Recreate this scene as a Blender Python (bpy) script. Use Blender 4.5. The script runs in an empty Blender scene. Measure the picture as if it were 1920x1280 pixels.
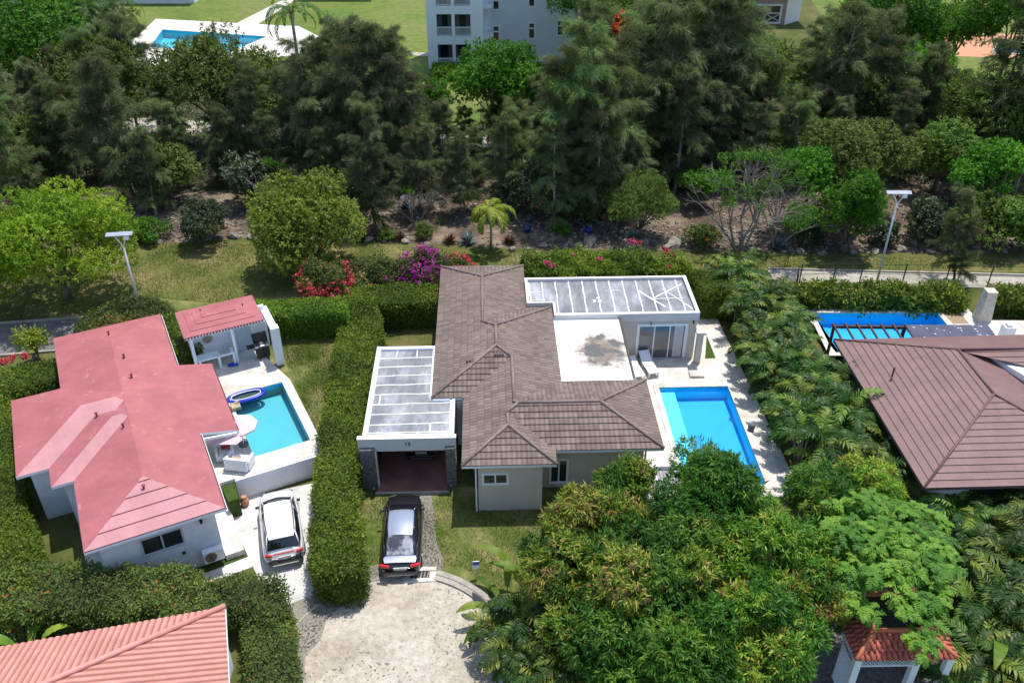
import bpy, math, random
import numpy as np
from mathutils import Vector, Matrix
from mathutils.geometry import tessellate_polygon
S = bpy.context.scene
C = S.collection
R = math.radians
# ---------------- camera, world, sun, exposure
FPX, TH, CH = 1669., R(33.6), 31.
cam = bpy.data.cameras.new('camera'); cam.sensor_width = 36; cam.lens = FPX/1920*36
cam.clip_end = 2000
co = bpy.data.objects.new('camera', cam); C.objects.link(co)
co.location = (0, 0, CH); co.rotation_euler = (R(90)-TH, 0, 0); S.camera = co
SUNV = Vector((.17, .28, 1.)).normalized()
w = bpy.data.worlds.new('World'); S.world = w; w.use_nodes = True
nt = w.node_tree; sky = nt.nodes.new('ShaderNodeTexSky'); sky.sky_type = 'NISHITA'
sky.sun_disc = False
sky.sun_elevation = math.asin(SUNV.z); sky.sun_rotation = math.atan2(SUNV.x, SUNV.y)
nt.links.new(sky.outputs[0], nt.nodes['Background'].inputs[0]); nt.nodes['Background'].inputs[1].default_value = .15
sl = bpy.data.lights.new('sun', 'SUN'); sl.energy = 3.5; sl.angle = R(.55); sl.color = (1, .96, .9)
so = bpy.data.objects.new('sun', sl); C.objects.link(so)
so.rotation_euler = SUNV.to_track_quat('Z', 'Y').to_euler()
S.view_settings.view_transform = 'Standard'; S.view_settings.look = 'None'
S.view_settings.exposure = 0.42; S.view_settings.gamma = 1

# ---------------- helpers
def P(x, y, h=0.):
    u = (x-960)/FPX; v = (y-640)/FPX
    dy = math.cos(TH)-v*math.sin(TH); dz = -math.sin(TH)-v*math.cos(TH)
    t = (h-CH)/dz
    return (u*t, dy*t)
class Frame:
    def __init__(s, deg): s.a = R(deg); s.c = math.cos(s.a); s.s = math.sin(s.a)
    def w(s, x, y): return (x*s.c-y*s.s, x*s.s+y*s.c)
    def l(s, x, y): return (x*s.c+y*s.s, -x*s.s+y*s.c)
    def px(s, x, y, h=0.): return s.l(*P(x, y, h))
    def py(s, x, y, yl):           # point of the wall plane y=yl (local) seen at a pixel -> (xl, z)
        a = s.l(*P(x, y, 0)); t = yl/a[1]
        return (a[0]*t, CH*(1-t))
def tag(o, label=None, cat=None, group=None, kind=None):
    if label: o['label'] = label
    if cat: o['category'] = cat
    if group: o['group'] = group
    if kind: o['kind'] = kind
    return o
def thing(name, label, cat, loc=(0, 0, 0), rz=0., group=None):
    o = bpy.data.objects.new(name, None); C.objects.link(o); o.empty_display_size = .3
    o.location = loc; o.rotation_euler = (0, 0, rz)
    return tag(o, label, cat, group)
def copy_tree(o, parent=None):
    c = o.copy(); C.objects.link(c); c.parent = parent
    for ch in list(o.children): copy_tree(ch, c)
    return c
class MB:
    def __init__(s): s.v = []; s.f = []; s.uv = []
    def add(s, vs, fs, uvs=None):
        n = len(s.v); s.v += [tuple(p) for p in vs]
        for i, f in enumerate(fs):
            s.f.append(tuple(k+n for k in f)); s.uv.append(uvs[i] if uvs else None)
        return s
    def quad(s, *p): return s.add(p, [tuple(range(len(p)))])
    def box(s, x0, x1, y0, y1, z0, z1):
        return s.add([(x0,y0,z0),(x1,y0,z0),(x1,y1,z0),(x0,y1,z0),(x0,y0,z1),(x1,y0,z1),(x1,y1,z1),(x0,y1,z1)],
              [(0,3,2,1),(4,5,6,7),(0,1,5,4),(1,2,6,5),(2,3,7,6),(3,0,4,7)])
    def obox(s, c, ax, ay, az):    # oriented box: centre and three half axes
        c, ax, ay, az = map(Vector, (c, ax, ay, az))
        vs = [c+i*ax+j*ay+k*az for k in (-1,1) for (i, j) in ((-1,-1),(1,-1),(1,1),(-1,1))]
        return s.add(vs, [(0,3,2,1),(4,5,6,7),(0,1,5,4),(1,2,6,5),(2,3,7,6),(3,0,4,7)])
    def bar(s, a, b, wd, th=None):
        a = Vector(a); b = Vector(b); d = (b-a); L = d.length/2; d.normalize()
        up = Vector((0,0,1)) if abs(d.z) < .95 else Vector((0,1,0))
        x = d.cross(up).normalized(); z = x.cross(d)
        return s.obox((a+b)/2, x*wd/2, d*L, z*(th or wd)/2)
    def prism(s, poly, z0, z1):
        n = len(poly); vs = [(x,y,z0) for x,y in poly]+[(x,y,z1) for x,y in poly]
        A = sum(poly[i][0]*poly[(i+1)%n][1]-poly[(i+1)%n][0]*poly[i][1] for i in range(n))
        top = tuple(range(n,2*n)); bot = tuple(range(n-1,-1,-1))
        fs = [top, bot]+[(i,(i+1)%n,n+(i+1)%n,n+i) for i in range(n)]
        if A < 0: fs = [tuple(reversed(f)) for f in fs]
        return s.add(vs, fs)
    def tube(s, pts, rad, n=7, cap=True):
        pts = [Vector(p) for p in pts]
        if not hasattr(rad, '__len__'): rad = [rad]*len(pts)
        vs = []; x = None
        for i, p in enumerate(pts):
            d = (pts[min(i+1,len(pts)-1)]-pts[max(i-1,0)])
            d = d.normalized() if d.length > 1e-6 else Vector((0,0,1))
            if x is None: x = d.orthogonal().normalized()
            else: x = (x-d*x.dot(d)).normalized() if (x-d*x.dot(d)).length > 1e-5 else d.orthogonal().normalized()
            y = d.cross(x)
            vs += [p+(x*math.cos(2*math.pi*k/n)+y*math.sin(2*math.pi*k/n))*rad[i] for k in range(n)]
        fs = [(i*n+k, i*n+(k+1)%n, (i+1)*n+(k+1)%n, (i+1)*n+k) for i in range(len(pts)-1) for k in range(n)]
        if cap: fs += [tuple(range(n-1,-1,-1)), tuple((len(pts)-1)*n+k for k in range(n))]
        return s.add(vs, fs)
    def cyl(s, x, y, z0, z1, r, n=16, r2=None): return s.tube([(x,y,z0),(x,y,z1)], [r, r if r2 is None else r2], n)
    def lathe(s, x, y, prof, n=18):      # prof: [(r,z)]
        vs = [(x+r*math.cos(2*math.pi*k/n), y+r*math.sin(2*math.pi*k/n), z) for r, z in prof for k in range(n)]
        fs = [(i*n+k, i*n+(k+1)%n, (i+1)*n+(k+1)%n, (i+1)*n+k) for i in range(len(prof)-1) for k in range(n)]
        fs += [tuple(range(n-1,-1,-1)), tuple((len(prof)-1)*n+k for k in range(n))]
        return s.add(vs, fs)
    def build(s, name, m, parent=None, smooth=False, bevel=0, sub=0):
        me = bpy.data.meshes.new(name); me.from_pydata([tuple(p) for p in s.v], [], s.f)
        if any(u for u in s.uv):
            l = me.uv_layers.new(name='UVMap').data; k = 0
            for i, f in enumerate(s.f):
                for j in range(len(f)):
                    if s.uv[i]: l[k].uv = s.uv[i][j]
                    k += 1
        me.validate(); me.update()
        if smooth: me.polygons.foreach_set('use_smooth', [True]*len(me.polygons))
        o = bpy.data.objects.new(name, me); C.objects.link(o); me.materials.append(m)
        if parent: o.parent = parent
        if bevel:
            b = o.modifiers.new('bevel', 'BEVEL'); b.width = bevel; b.segments = 2; b.limit_method = 'ANGLE'
        if sub:
            b = o.modifiers.new('sub', 'SUBSURF'); b.levels = sub; b.render_levels = sub
        return o
def sheet(name, poly, z, m, holes=(), kind='structure', label=None, cat=None):
    loops = [[Vector((x, y, 0)) for x, y in poly]]+[[Vector((x, y, 0)) for x, y in h] for h in holes]
    tris = tessellate_polygon(loops); vs = [p for l in loops for p in l]
    fs = []
    for t in tris:
        a, b, c = (vs[i] for i in t)
        fs.append(tuple(t) if (b-a).cross(c-a).z > 0 else tuple(reversed(t)))
    mb = MB(); mb.add([(p.x, p.y, z) for p in vs], fs)
    o = mb.build(name, m); return tag(o, label, cat, kind=kind)
def smooth_loop(pts, n=6):       # closed Catmull-Rom
    out = []; N = len(pts)
    for i in range(N):
        p0, p1, p2, p3 = (np.array(pts[(i+k-1) % N], float) for k in range(4))
        for t in np.linspace(0, 1, n, endpoint=False):
            out.append(tuple(.5*((2*p1)+(-p0+p2)*t+(2*p0-5*p1+4*p2-p3)*t*t+(-p0+3*p1-3*p2+p3)*t**3)))
    return out

# ---------------- materials
MATS = {}
def newmat(name):
    m = bpy.data.materials.new(name); m.use_nodes = True; MATS[name] = m
    return m, m.node_tree, m.node_tree.nodes['Principled BSDF']
def N_(nt, typ, **kw):
    n = nt.nodes.new(typ)
    for k, v in kw.items():
        if k.startswith('i_'):
            key = k[2:]; n.inputs[int(key) if key.isdigit() else key].default_value = v
        else: setattr(n, k, v)
    return n
def ramp(nt, stops, fac):
    n = nt.nodes.new('ShaderNodeValToRGB'); e = n.color_ramp.elements
    while len(e) < len(stops): e.new(.5)
    for i, (p, c) in enumerate(stops): e[i].position = p; e[i].color = (*c, 1)
    nt.links.new(fac, n.inputs[0]); return n.outputs[0]
def mixc(nt, a, b, f, mode='MIX'):
    n = nt.nodes.new('ShaderNodeMix'); n.data_type = 'RGBA'; n.blend_type = mode
    for s, v in ((n.inputs[0], f), (n.inputs[6], a), (n.inputs[7], b)):
        if isinstance(v, bpy.types.NodeSocket): nt.links.new(v, s)
        elif isinstance(v, (int, float)): s.default_value = v
        else: s.default_value = (*v, 1)
    return n.outputs[2]
def noise(nt, scale, detail=4, rough=.6, coord='Object', vec=None, stretch=None):
    n = nt.nodes.new('ShaderNodeTexNoise'); n.inputs['Scale'].default_value = scale
    n.inputs['Detail'].default_value = detail; n.inputs['Roughness'].default_value = rough
    tc = nt.nodes.new('ShaderNodeTexCoord'); o = tc.outputs[coord]
    if stretch:
        mp = nt.nodes.new('ShaderNodeMapping'); mp.inputs['Scale'].default_value = stretch
        nt.links.new(o, mp.inputs[0]); o = mp.outputs[0]
    nt.links.new(o, n.inputs['Vector']); return n.outputs['Fac']
def bump(nt, bsdf, h, strength=.4, dist=.05):
    b = nt.nodes.new('ShaderNodeBump'); b.inputs['Strength'].default_value = strength; b.inputs['Distance'].default_value = dist
    nt.links.new(h, b.inputs['Height']); nt.links.new(b.outputs[0], bsdf.inputs['Normal']); return b
def simple(name, col, rough=.6, metal=0., var=.12, scale=3., bmp=0., spec=.5, coat=0.):
    m, t, b = newmat(name)
    n = noise(t, scale)
    lo = tuple(c*(1-var) for c in col); hi = tuple(min(1, c*(1+var)) for c in col)
    t.links.new(ramp(t, [(.3, lo), (.7, hi)], n), b.inputs['Base Color'])
    b.inputs['Roughness'].default_value = rough; b.inputs['Metallic'].default_value = metal
    b.inputs['Specular IOR Level'].default_value = spec; b.inputs['Coat Weight'].default_value = coat
    if bmp: bump(t, b, noise(t, scale*8), bmp, .03)
    return m
def ground_mat(name, cols, s1=.25, s2=3., s3=40, bmp=.5, rough=.95, speck=None):
    m, t, b = newmat(name)
    n1 = noise(t, s1, 5, .62); n2 = noise(t, s2, 6, .7); n3 = noise(t, s3, 3, .7)
    a = ramp(t, [(.33+.34*i/(len(cols)-1), c) for i, c in enumerate(cols)], n1)
    n2r = ramp(t, [(.3, (.62,)*3), (.7, (1.25,)*3)], n2)
    c = mixc(t, a, n2r, .75, 'MULTIPLY')
    n3r = ramp(t, [(.3, (.7,)*3), (.7, (1.2,)*3)], n3)
    c = mixc(t, c, n3r, .6, 'MULTIPLY')
    if speck:
        sc, lim, colr = speck
        n4 = noise(t, sc, 2, .5); f = ramp(t, [(lim, (0,)*3), (lim+.04, (1,)*3)], n4)
        n5 = noise(t, .5, 3, .6); f2 = ramp(t, [(.42, (0,)*3), (.62, (1,)*3)], n5)
        f3 = mixc(t, f, f2, 1., 'MULTIPLY')
        c = mixc(t, c, colr, f3)
    t.links.new(c, b.inputs['Base Color']); b.inputs['Roughness'].default_value = rough
    b.inputs['Specular IOR Level'].default_value = .2
    bump(t, b, n3, bmp, .04)
    return m
def leafmat(name, stops, transl=.3, rough=.55, tcol=None):
    m, t, b = newmat(name)
    at = N_(t, 'ShaderNodeAttribute', attribute_name='tint')
    oi = t.nodes.new('ShaderNodeObjectInfo')
    c = ramp(t, stops, at.outputs['Fac'])
    v = ramp(t, [(0, (.86,.84,.78)), (.5, (1.,1.,1.)), (1, (1.12,1.30,1.02))], oi.outputs['Random'])
    c = mixc(t, c, v, 1., 'MULTIPLY')
    t.links.new(c, b.inputs['Base Color']); b.inputs['Roughness'].default_value = rough
    b.inputs['Specular IOR Level'].default_value = .22
    tr = t.nodes.new('ShaderNodeBsdfTranslucent')
    tc = mixc(t, c, tcol or (1.15, 1.25, .5), 1., 'MULTIPLY'); t.links.new(tc, tr.inputs['Color'])
    ms = t.nodes.new('ShaderNodeMixShader'); ms.inputs[0].default_value = transl
    t.links.new(b.outputs[0], ms.inputs[1]); t.links.new(tr.outputs[0], ms.inputs[2])
    t.links.new(ms.outputs[0], t.nodes['Material Output'].inputs[0])
    return m
def tilemat(name, c0, c1, pitch, row, bs=.6, amp=.035, stain=None, rough=.75):
    m, t, b = newmat(name)
    uv = t.nodes.new('ShaderNodeUVMap'); sp = t.nodes.new('ShaderNodeSeparateXYZ'); t.links.new(uv.outputs[0], sp.inputs[0])
    def mt(op, a, bb=None):
        n = t.nodes.new('ShaderNodeMath'); n.operation = op
        for i, x in enumerate((a, bb)):
            if x is None: continue
            if isinstance(x, (int, float)): n.inputs[i].default_value = x
            else: t.links.new(x, n.inputs[i])
        return n.outputs[0]
    u = mt('DIVIDE', sp.outputs[0], pitch); v = mt('DIVIDE', sp.outputs[1], row)
    cmb = t.nodes.new('ShaderNodeCombineXYZ'); t.links.new(mt('FLOOR', u), cmb.inputs[0]); t.links.new(mt('FLOOR', v), cmb.inputs[1])
    wn = t.nodes.new('ShaderNodeTexWhiteNoise'); wn.noise_dimensions = '2D'; t.links.new(cmb.outputs[0], wn.inputs['Vector'])
    c = ramp(t, [(0, c0), (1, c1)], wn.outputs['Value'])
    n1 = noise(t, .6, 6, .65); c = mixc(t, c, ramp(t, [(.3, (.8,)*3), (.7, (1.15,)*3)], n1), .8, 'MULTIPLY')
    if stain: 
        n2 = noise(t, stain[0], 5, .7); c = mixc(t, c, stain[1], ramp(t, [(.60, (0,)*3), (.75, (.6,)*3)], n2))
    t.links.new(c, b.inputs['Base Color']); b.inputs['Roughness'].default_value = rough; b.inputs['Specular IOR Level'].default_value = .3
    h = mt('ABSOLUTE', mt('SINE', mt('MULTIPLY', u, math.pi)))
    bump(t, b, h, bs, amp)
    return m
M = MATS
ground_mat('grass', [(.055,.085,.018), (.10,.115,.03), (.17,.145,.055)], .22, 2.2, 30, .5)
ground_mat('lawn_dry', [(.10,.13,.03), (.155,.155,.045), (.27,.22,.10)], .3, 1.6, 26, .5)
ground_mat('lawn_yard', [(.07,.125,.018), (.15,.17,.045), (.27,.235,.10)], .55, 2.4, 30, .5)
ground_mat('lawn_far', [(.10,.16,.03), (.15,.20,.04), (.18,.2,.06)], .1, 1., 12, .3)
ground_mat('lawn_green', [(.045,.085,.014), (.06,.10,.02)], .5, 3, 30, .5)
ground_mat('forest_floor', [(.035,.032,.018), (.06,.06,.028), (.10,.085,.05)], .3, 2, 12, .8)
ground_mat('mulch', [(.07,.05,.038), (.15,.11,.08), (.30,.24,.17)], .35, 2.4, 18, .8)
ground_mat('soil', [(.06,.055,.025), (.11,.09,.05)], .5, 3, 25, .7)
ground_mat('sandy_concrete', [(.38,.33,.26), (.50,.445,.36), (.56,.51,.43)], .35, 3., 22, .5, speck=(7., .60, (.16,.14,.12)))
ground_mat('gravel', [(.26,.24,.2), (.36,.33,.28)], .8, 9., 16, 1., speck=(10., .52, (.10,.09,.08)))
ground_mat('asphalt', [(.15,.145,.145), (.22,.21,.2)], .3, 2, 30, .3)
ground_mat('path_concrete', [(.36,.33,.27), (.46,.42,.36)], .3, 2, 30, .3)
ground_mat('driveway', [(.62,.60,.57), (.65,.63,.60)], .3, .5, 20, .05, .8)
ground_mat('coral_stone', [(.58,.53,.45), (.67,.63,.56), (.71,.67,.61)], .5, 1.1, 14, .12, .7)
simple('white_paint', (.80,.81,.83), .55, var=.03, scale=1.5)
simple('blue_white', (.86,.92,.98), .7, var=.03, scale=.5)
simple('plaster_white', (.76,.77,.80), .85, var=.08, scale=1.6, bmp=.15)
simple('plaster_beige', (.56,.51,.44), .85, var=.05, scale=1., bmp=.12)
simple('plaster_grey', (.52,.50,.48), .85, var=.06, scale=.9, bmp=.12)
simple('fascia_grey', (.62,.60,.58), .8, var=.05)
simple('dark', (.012,.012,.014), .6, var=.2)
simple('dark_metal', (.02,.025,.025), .45, var=.2)
simple('black_plastic', (.015,.015,.017), .4, var=.2)
simple('steel', (.55,.56,.58), .35, 1., var=.08)
simple('galvanised', (.62,.65,.70), .45, .3, var=.06)
simple('gutter', (.10,.07,.06), .6, var=.3, scale=8)
simple('red_gutter', (.18,.04,.04), .6, var=.4, scale=9)
simple('pink_canopy', (.72,.50,.54), .8, var=.04)
simple('terracotta', (.52,.25,.13), .8, var=.15)
simple('wood_deck', (.32,.21,.13), .7, var=.3, scale=14)
simple('wood_dark', (.045,.022,.015), .5, var=.3)
simple('bark', (.16,.125,.10), .9, var=.35, scale=5, bmp=.5)
simple('bark_pale', (.34,.30,.26), .9, var=.25, scale=5, bmp=.4)
simple('bark_dark', (.07,.055,.045), .9, var=.35, scale=5, bmp=.5)
simple('boulder', (.27,.235,.195), .95, var=.45, scale=2.5, bmp=.7)
simple('rubble', (.24,.20,.17), .95, var=.6, scale=1.3, bmp=.5)
simple('blue_glaze', (.012,.05,.13), .18, var=.3)
simple('teal_glaze', (.015,.09,.14), .18, var=.3)
simple('royal_glaze', (.01,.03,.25), .18, var=.3)
simple('orange_clay', (.42,.15,.05), .6, var=.2)
simple('tail_red', (.55,.01,.012), .15, var=.1, coat=1)
simple('curtain', (.62,.62,.64), .9, var=.12, scale=9)
simple('interior', (.05,.05,.055), .9, var=.4, scale=2)
simple('float_blue', (.01,.035,.42), .3, var=.1)
simple('mesh_navy', (.015,.05,.055), .6, var=.1)
simple('cushion', (.42,.33,.22), .9, var=.35, scale=6)
simple('red_cloth', (.42,.03,.02), .9, var=.3)
simple('fabric_white', (.80,.80,.80), .9, var=.03)
simple('bark_grey', (.25,.22,.19), .9, var=.25, scale=5, bmp=.4)
simple('stone_grey', (.17,.165,.16), .95, var=.55, scale=6, bmp=.8)
simple('coral_block', (.60,.54,.46), .95, var=.2, scale=5, bmp=.9)
simple('solar', (.35,.38,.45), .2, var=.1)
simple('plate', (.55,.57,.56), .5, var=.1)
simple('sign_blue', (.05,.12,.5), .5, var=.1)
simple('shade_dark', (.06,.065,.11), .5, var=.3, scale=1.2)
simple('flat_dark', (.05,.047,.045), .95, var=.5, scale=2, bmp=.5)
simple('pale_door', (.52,.62,.70), .5, var=.04)
simple('pool_white', (.75,.78,.8), .5, var=.05)
def paint(name, col, metal=0.):
    m, t, b = newmat(name); b.inputs['Base Color'].default_value = (*col, 1)
    b.inputs['Roughness'].default_value = .35; b.inputs['Metallic'].default_value = metal
    b.inputs['Coat Weight'].default_value = 1; b.inputs['Coat Roughness'].default_value = .06
paint('car_white', (.78,.78,.80)); paint('car_black', (.018,.017,.022), .3); paint('car_sky_sheen', (.34,.38,.46), .5)  # last one paints the sky's reflection on the black saloon's roof and boot
m, t, b = newmat('car_glass'); b.inputs['Base Color'].default_value = (.012,.014,.018,1); b.inputs['Roughness'].default_value = .04
b.inputs['Coat Weight'].default_value = 1
m, t, b = newmat('window_glass'); b.inputs['Base Color'].default_value = (.022,.028,.036,1); b.inputs['Roughness'].default_value = .06
b.inputs['Specular IOR Level'].default_value = .8
m, t, b = newmat('grey_glass'); b.inputs['Base Color'].default_value = (.10,.105,.115,1); b.inputs['Roughness'].default_value = .1
b.inputs['Specular IOR Level'].default_value = .8
def watermat(name, tint):
    m, t, b = newmat(name); t.nodes.remove(b)
    tr = t.nodes.new('ShaderNodeBsdfTransparent'); tr.inputs[0].default_value = (*tint, 1)
    gl = t.nodes.new('ShaderNodeBsdfGlossy'); gl.inputs['Roughness'].default_value = .05
    fr = t.nodes.new('ShaderNodeFresnel'); fr.inputs[0].default_value = 1.33
    nn = noise(t, 5, 3, .5); bp = t.nodes.new('ShaderNodeBump'); bp.inputs['Strength'].default_value = .25; bp.inputs['Distance'].default_value = .02
    t.links.new(nn, bp.inputs['Height']); t.links.new(bp.outputs[0], gl.inputs['Normal']); t.links.new(bp.outputs[0], fr.inputs['Normal'])
    ms = t.nodes.new('ShaderNodeMixShader')
    t.links.new(fr.outputs[0], ms.inputs[0]); t.links.new(tr.outputs[0], ms.inputs[1]); t.links.new(gl.outputs[0], ms.inputs[2])
    t.links.new(ms.outputs[0], t.nodes['Material Output'].inputs[0])
watermat('water_blue', (.80,.97,1.)); watermat('water_teal', (.85,.97,.98))
simple('pool_cyan', (.004,.385,.76), .6, var=.05, scale=1.)
simple('pool_pale', (.14,.62,.82), .6, var=.04, scale=1.)
simple('pool_teal', (.095,.46,.54), .6, var=.05, scale=1.)
simple('pool_deep', (.012,.40,.76), .6, var=.05, scale=1.)
simple('pool_far', (.04,.50,.62), .6, var=.12, scale=.6)
# bitumen sheets with cloudy weathering
m, t, b = newmat('bitumen')
n1 = noise(t, 1.1, 7, .68, stretch=(1, .35, 1)); n2 = noise(t, .35, 3, .5)
c = ramp(t, [(.28, (.12,.125,.14)), (.5, (.24,.245,.26)), (.68, (.42,.43,.45))], n1)
c = mixc(t, c, ramp(t, [(.35, (.75,)*3), (.65, (1.2,)*3)], n2), .8, 'MULTIPLY')
t.links.new(c, b.inputs['Base Color']); b.inputs['Roughness'].default_value = .42
# white membrane with a dark round stain (object space, local frame of the house)
def stainmat(cx, cy, rad):
    m, t, b = newmat('white_membrane')
    tc = t.nodes.new('ShaderNodeTexCoord')
    mp = t.nodes.new('ShaderNodeMapping'); mp.inputs['Location'].default_value = (-cx, -cy, 0)
    t.links.new(tc.outputs['Object'], mp.inputs[0])
    ln = t.nodes.new('ShaderNodeVectorMath'); ln.operation = 'LENGTH'
    s2 = t.nodes.new('ShaderNodeVectorMath'); s2.operation = 'MULTIPLY'; s2.inputs[1].default_value = (1, .8, 0)
    t.links.new(mp.outputs[0], s2.inputs[0]); t.links.new(s2.outputs[0], ln.inputs[0])
    d = N_(t, 'ShaderNodeMath', operation='DIVIDE'); t.links.new(ln.outputs['Value'], d.inputs[0]); d.inputs[1].default_value = rad
    n1 = noise(t, 1.6, 6, .6); n2 = noise(t, .9, 7, .72)
    ad = N_(t, 'ShaderNodeMath', operation='ADD'); t.links.new(d.outputs[0], ad.inputs[0])
    nm = N_(t, 'ShaderNodeMath', operation='MULTIPLY_ADD'); t.links.new(n1, nm.inputs[0]); nm.inputs[1].default_value = 1.1; nm.inputs[2].default_value = -.55
    t.links.new(nm.outputs[0], ad.inputs[1])
    ring = ramp(t, [(.35, (.22,.17,.13)), (.60, (.50,.44,.38)), (.9, (.85,.86,.87))], ad.outputs[0])
    inner = ramp(t, [(.45, (0,)*3), (.62, (1,)*3)], ad.outputs[0])
    blot = ramp(t, [(.50, (0,)*3), (.56, (1,)*3)], n2)
    f = N_(t, 'ShaderNodeMath', operation='MAXIMUM'); t.links.new(inner, f.inputs[0]); t.links.new(blot, f.inputs[1])
    c = mixc(t, (.10,.10,.095), ring, f.outputs[0])
    t.links.new(c, b.inputs['Base Color']); b.inputs['Roughness'].default_value = .6
tilemat('tile_brown', (.155,.112,.094), (.235,.178,.15), .24, .37, 1., .06, stain=(1.3, (.14,.12,.11)))
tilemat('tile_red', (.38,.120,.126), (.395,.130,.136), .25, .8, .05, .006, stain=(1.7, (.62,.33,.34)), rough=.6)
tilemat('tile_red_lit', (.48,.225,.23), (.50,.24,.245), .25, .8, .12, .012, rough=.55)
tilemat('tile_pink', (.62,.265,.21), (.67,.30,.24), .245, .42, 1., .07, rough=.7)
tilemat('tile_choc', (.20,.118,.106), (.22,.132,.12), .25, .6, .15, .01, rough=.5)
tilemat('tile_clay', (.42,.10,.065), (.56,.17,.11), .2, .4, .2, .02)
# brick paving
m, t, b = newmat('brick_paving')
br = t.nodes.new('ShaderNodeTexBrick'); br.inputs['Scale'].default_value = 5
br.inputs['Color1'].default_value = (.42,.17,.12,1); br.inputs['Color2'].default_value = (.32,.14,.11,1); br.inputs['Mortar'].default_value = (.12,.09,.08,1)
tc = t.nodes.new('ShaderNodeTexCoord'); t.links.new(tc.outputs['Object'], br.inputs['Vector'])
t.links.new(mixc(t, br.outputs[0], ramp(t, [(.3, (.55,)*3), (.7, (1.2,)*3)], noise(t, .8, 5)), .9, 'MULTIPLY'), b.inputs['Base Color']); b.inputs['Roughness'].default_value = .7
def sm(name, *a, **k):
    if name not in M: simple(name, *a, **k)
    return M[name]
leafmat('leaf_casuarina', [(0, (.10,.10,.06)), (.35, (.135,.17,.08)), (.7, (.20,.27,.12)), (1, (.33,.34,.21))], .46, .8, (1.1, 1.15, .75))
leafmat('leaf_hedge', [(0, (.055,.085,.012)), (.4, (.10,.165,.018)), (.8, (.19,.27,.03)), (1, (.32,.35,.06))], .32, .55)
leafmat('leaf_hedge_olive', [(0, (.07,.065,.035)), (.35, (.085,.11,.035)), (.75, (.13,.18,.04)), (.97, (.20,.23,.06)), (1, (.5,.09,.03))], .3, .6)
leafmat('leaf_lime', [(0, (.09,.15,.012)), (.5, (.20,.29,.02)), (1, (.36,.42,.05))], .4, .55)
leafmat('leaf_round', [(0, (.12,.16,.022)), (.5, (.20,.26,.035)), (1, (.32,.36,.07))], .3, .5)
leafmat('leaf_dark', [(0, (.03,.055,.022)), (.6, (.06,.09,.038)), (1, (.22,.25,.17))], .2, .45)
leafmat('leaf_mango', [(0, (.026,.070,.012)), (.35, (.05,.135,.017)), (.64, (.12,.225,.026)), (.82, (.26,.35,.04)), (.93, (.40,.34,.06)), (1, (.24,.14,.07))], .28, .48)
leafmat('leaf_green', [(0, (.035,.10,.012)), (.5, (.07,.19,.016)), (1, (.16,.33,.03))], .35, .55)
leafmat('leaf_olive', [(0, (.075,.105,.025)), (.5, (.12,.17,.042)), (1, (.22,.27,.075))], .35, .6)
leafmat('leaf_palm', [(0, (.022,.055,.014)), (.45, (.05,.105,.018)), (.8, (.105,.18,.03)), (.96, (.21,.27,.045)), (1, (.36,.27,.06))], .32, .42)
leafmat('leaf_coconut', [(0, (.14,.20,.02)), (.6, (.28,.36,.035)), (1, (.42,.42,.08))], .35, .5)
leafmat('leaf_feather', [(0, (.04,.13,.018)), (.5, (.095,.24,.025)), (1, (.22,.38,.04))], .32, .5)
leafmat('leaf_banana', [(0, (.06,.13,.015)), (.5, (.13,.22,.025)), (1, (.27,.34,.05))], .35, .45)
leafmat('leaf_agave', [(0, (.08,.13,.14)), (1, (.17,.25,.26))], .05, .5)
leafmat('leaf_bronze', [(0, (.06,.025,.022)), (1, (.14,.055,.045))], .2, .5)
leafmat('flower_red', [(0, (.50,.03,.07)), (.5, (.68,.07,.12)), (1, (.78,.15,.18))], .3, .6, (1, .6, .6))
leafmat('flower_magenta', [(0, (.28,.01,.22)), (1, (.60,.05,.45))], .3, .6, (1, .6, 1))
leafmat('flower_pink', [(0, (.75,.05,.28)), (1, (.85,.16,.35))], .3, .6, (1, .6, .8))
leafmat('flower_orange', [(0, (.65,.05,.02)), (1, (.8,.14,.03))], .3, .6, (1, .7, .5))

# ---------------- foliage builders (numpy)
def unit(a): return a/np.maximum(np.linalg.norm(a, axis=-1, keepdims=True), 1e-9)
def leafquads(c, d, n, L, W):
    # rhombic leaf: base c, along d, side = d x n
    d = unit(d); s = unit(np.cross(d, n)); L = np.asarray(L).reshape(-1, 1); W = np.asarray(W).reshape(-1, 1)
    mid = c+d*L*.45
    return np.stack([c, mid-s*W*.5, c+d*L, mid+s*W*.5], 1)      # N,4,3
def quadmesh(name, q, tint, m, parent=None):
    n = len(q); me = bpy.data.meshes.new(name)
    me.vertices.add(n*4); me.vertices.foreach_set('co', q.reshape(-1).astype(np.float32))
    me.loops.add(n*4); me.loops.foreach_set('vertex_index', np.arange(n*4, dtype=np.int32))
    me.polygons.add(n); me.polygons.foreach_set('loop_start', np.arange(0, n*4, 4, dtype=np.int32))
    me.update(calc_edges=True)
    a = me.attributes.new('tint', 'FLOAT', 'FACE'); a.data.foreach_set('value', np.clip(tint, 0, 1).astype(np.float32))
    o = bpy.data.objects.new(name, me); C.objects.link(o); me.materials.append(m)
    if parent: o.parent = parent
    return o
def sph(rng, n, zmin=-1.):
    z = rng.uniform(zmin, 1, n); a = rng.uniform(0, 2*np.pi, n); r = np.sqrt(1-z*z)
    return np.stack([r*np.cos(a), r*np.sin(a), z], 1)
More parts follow.
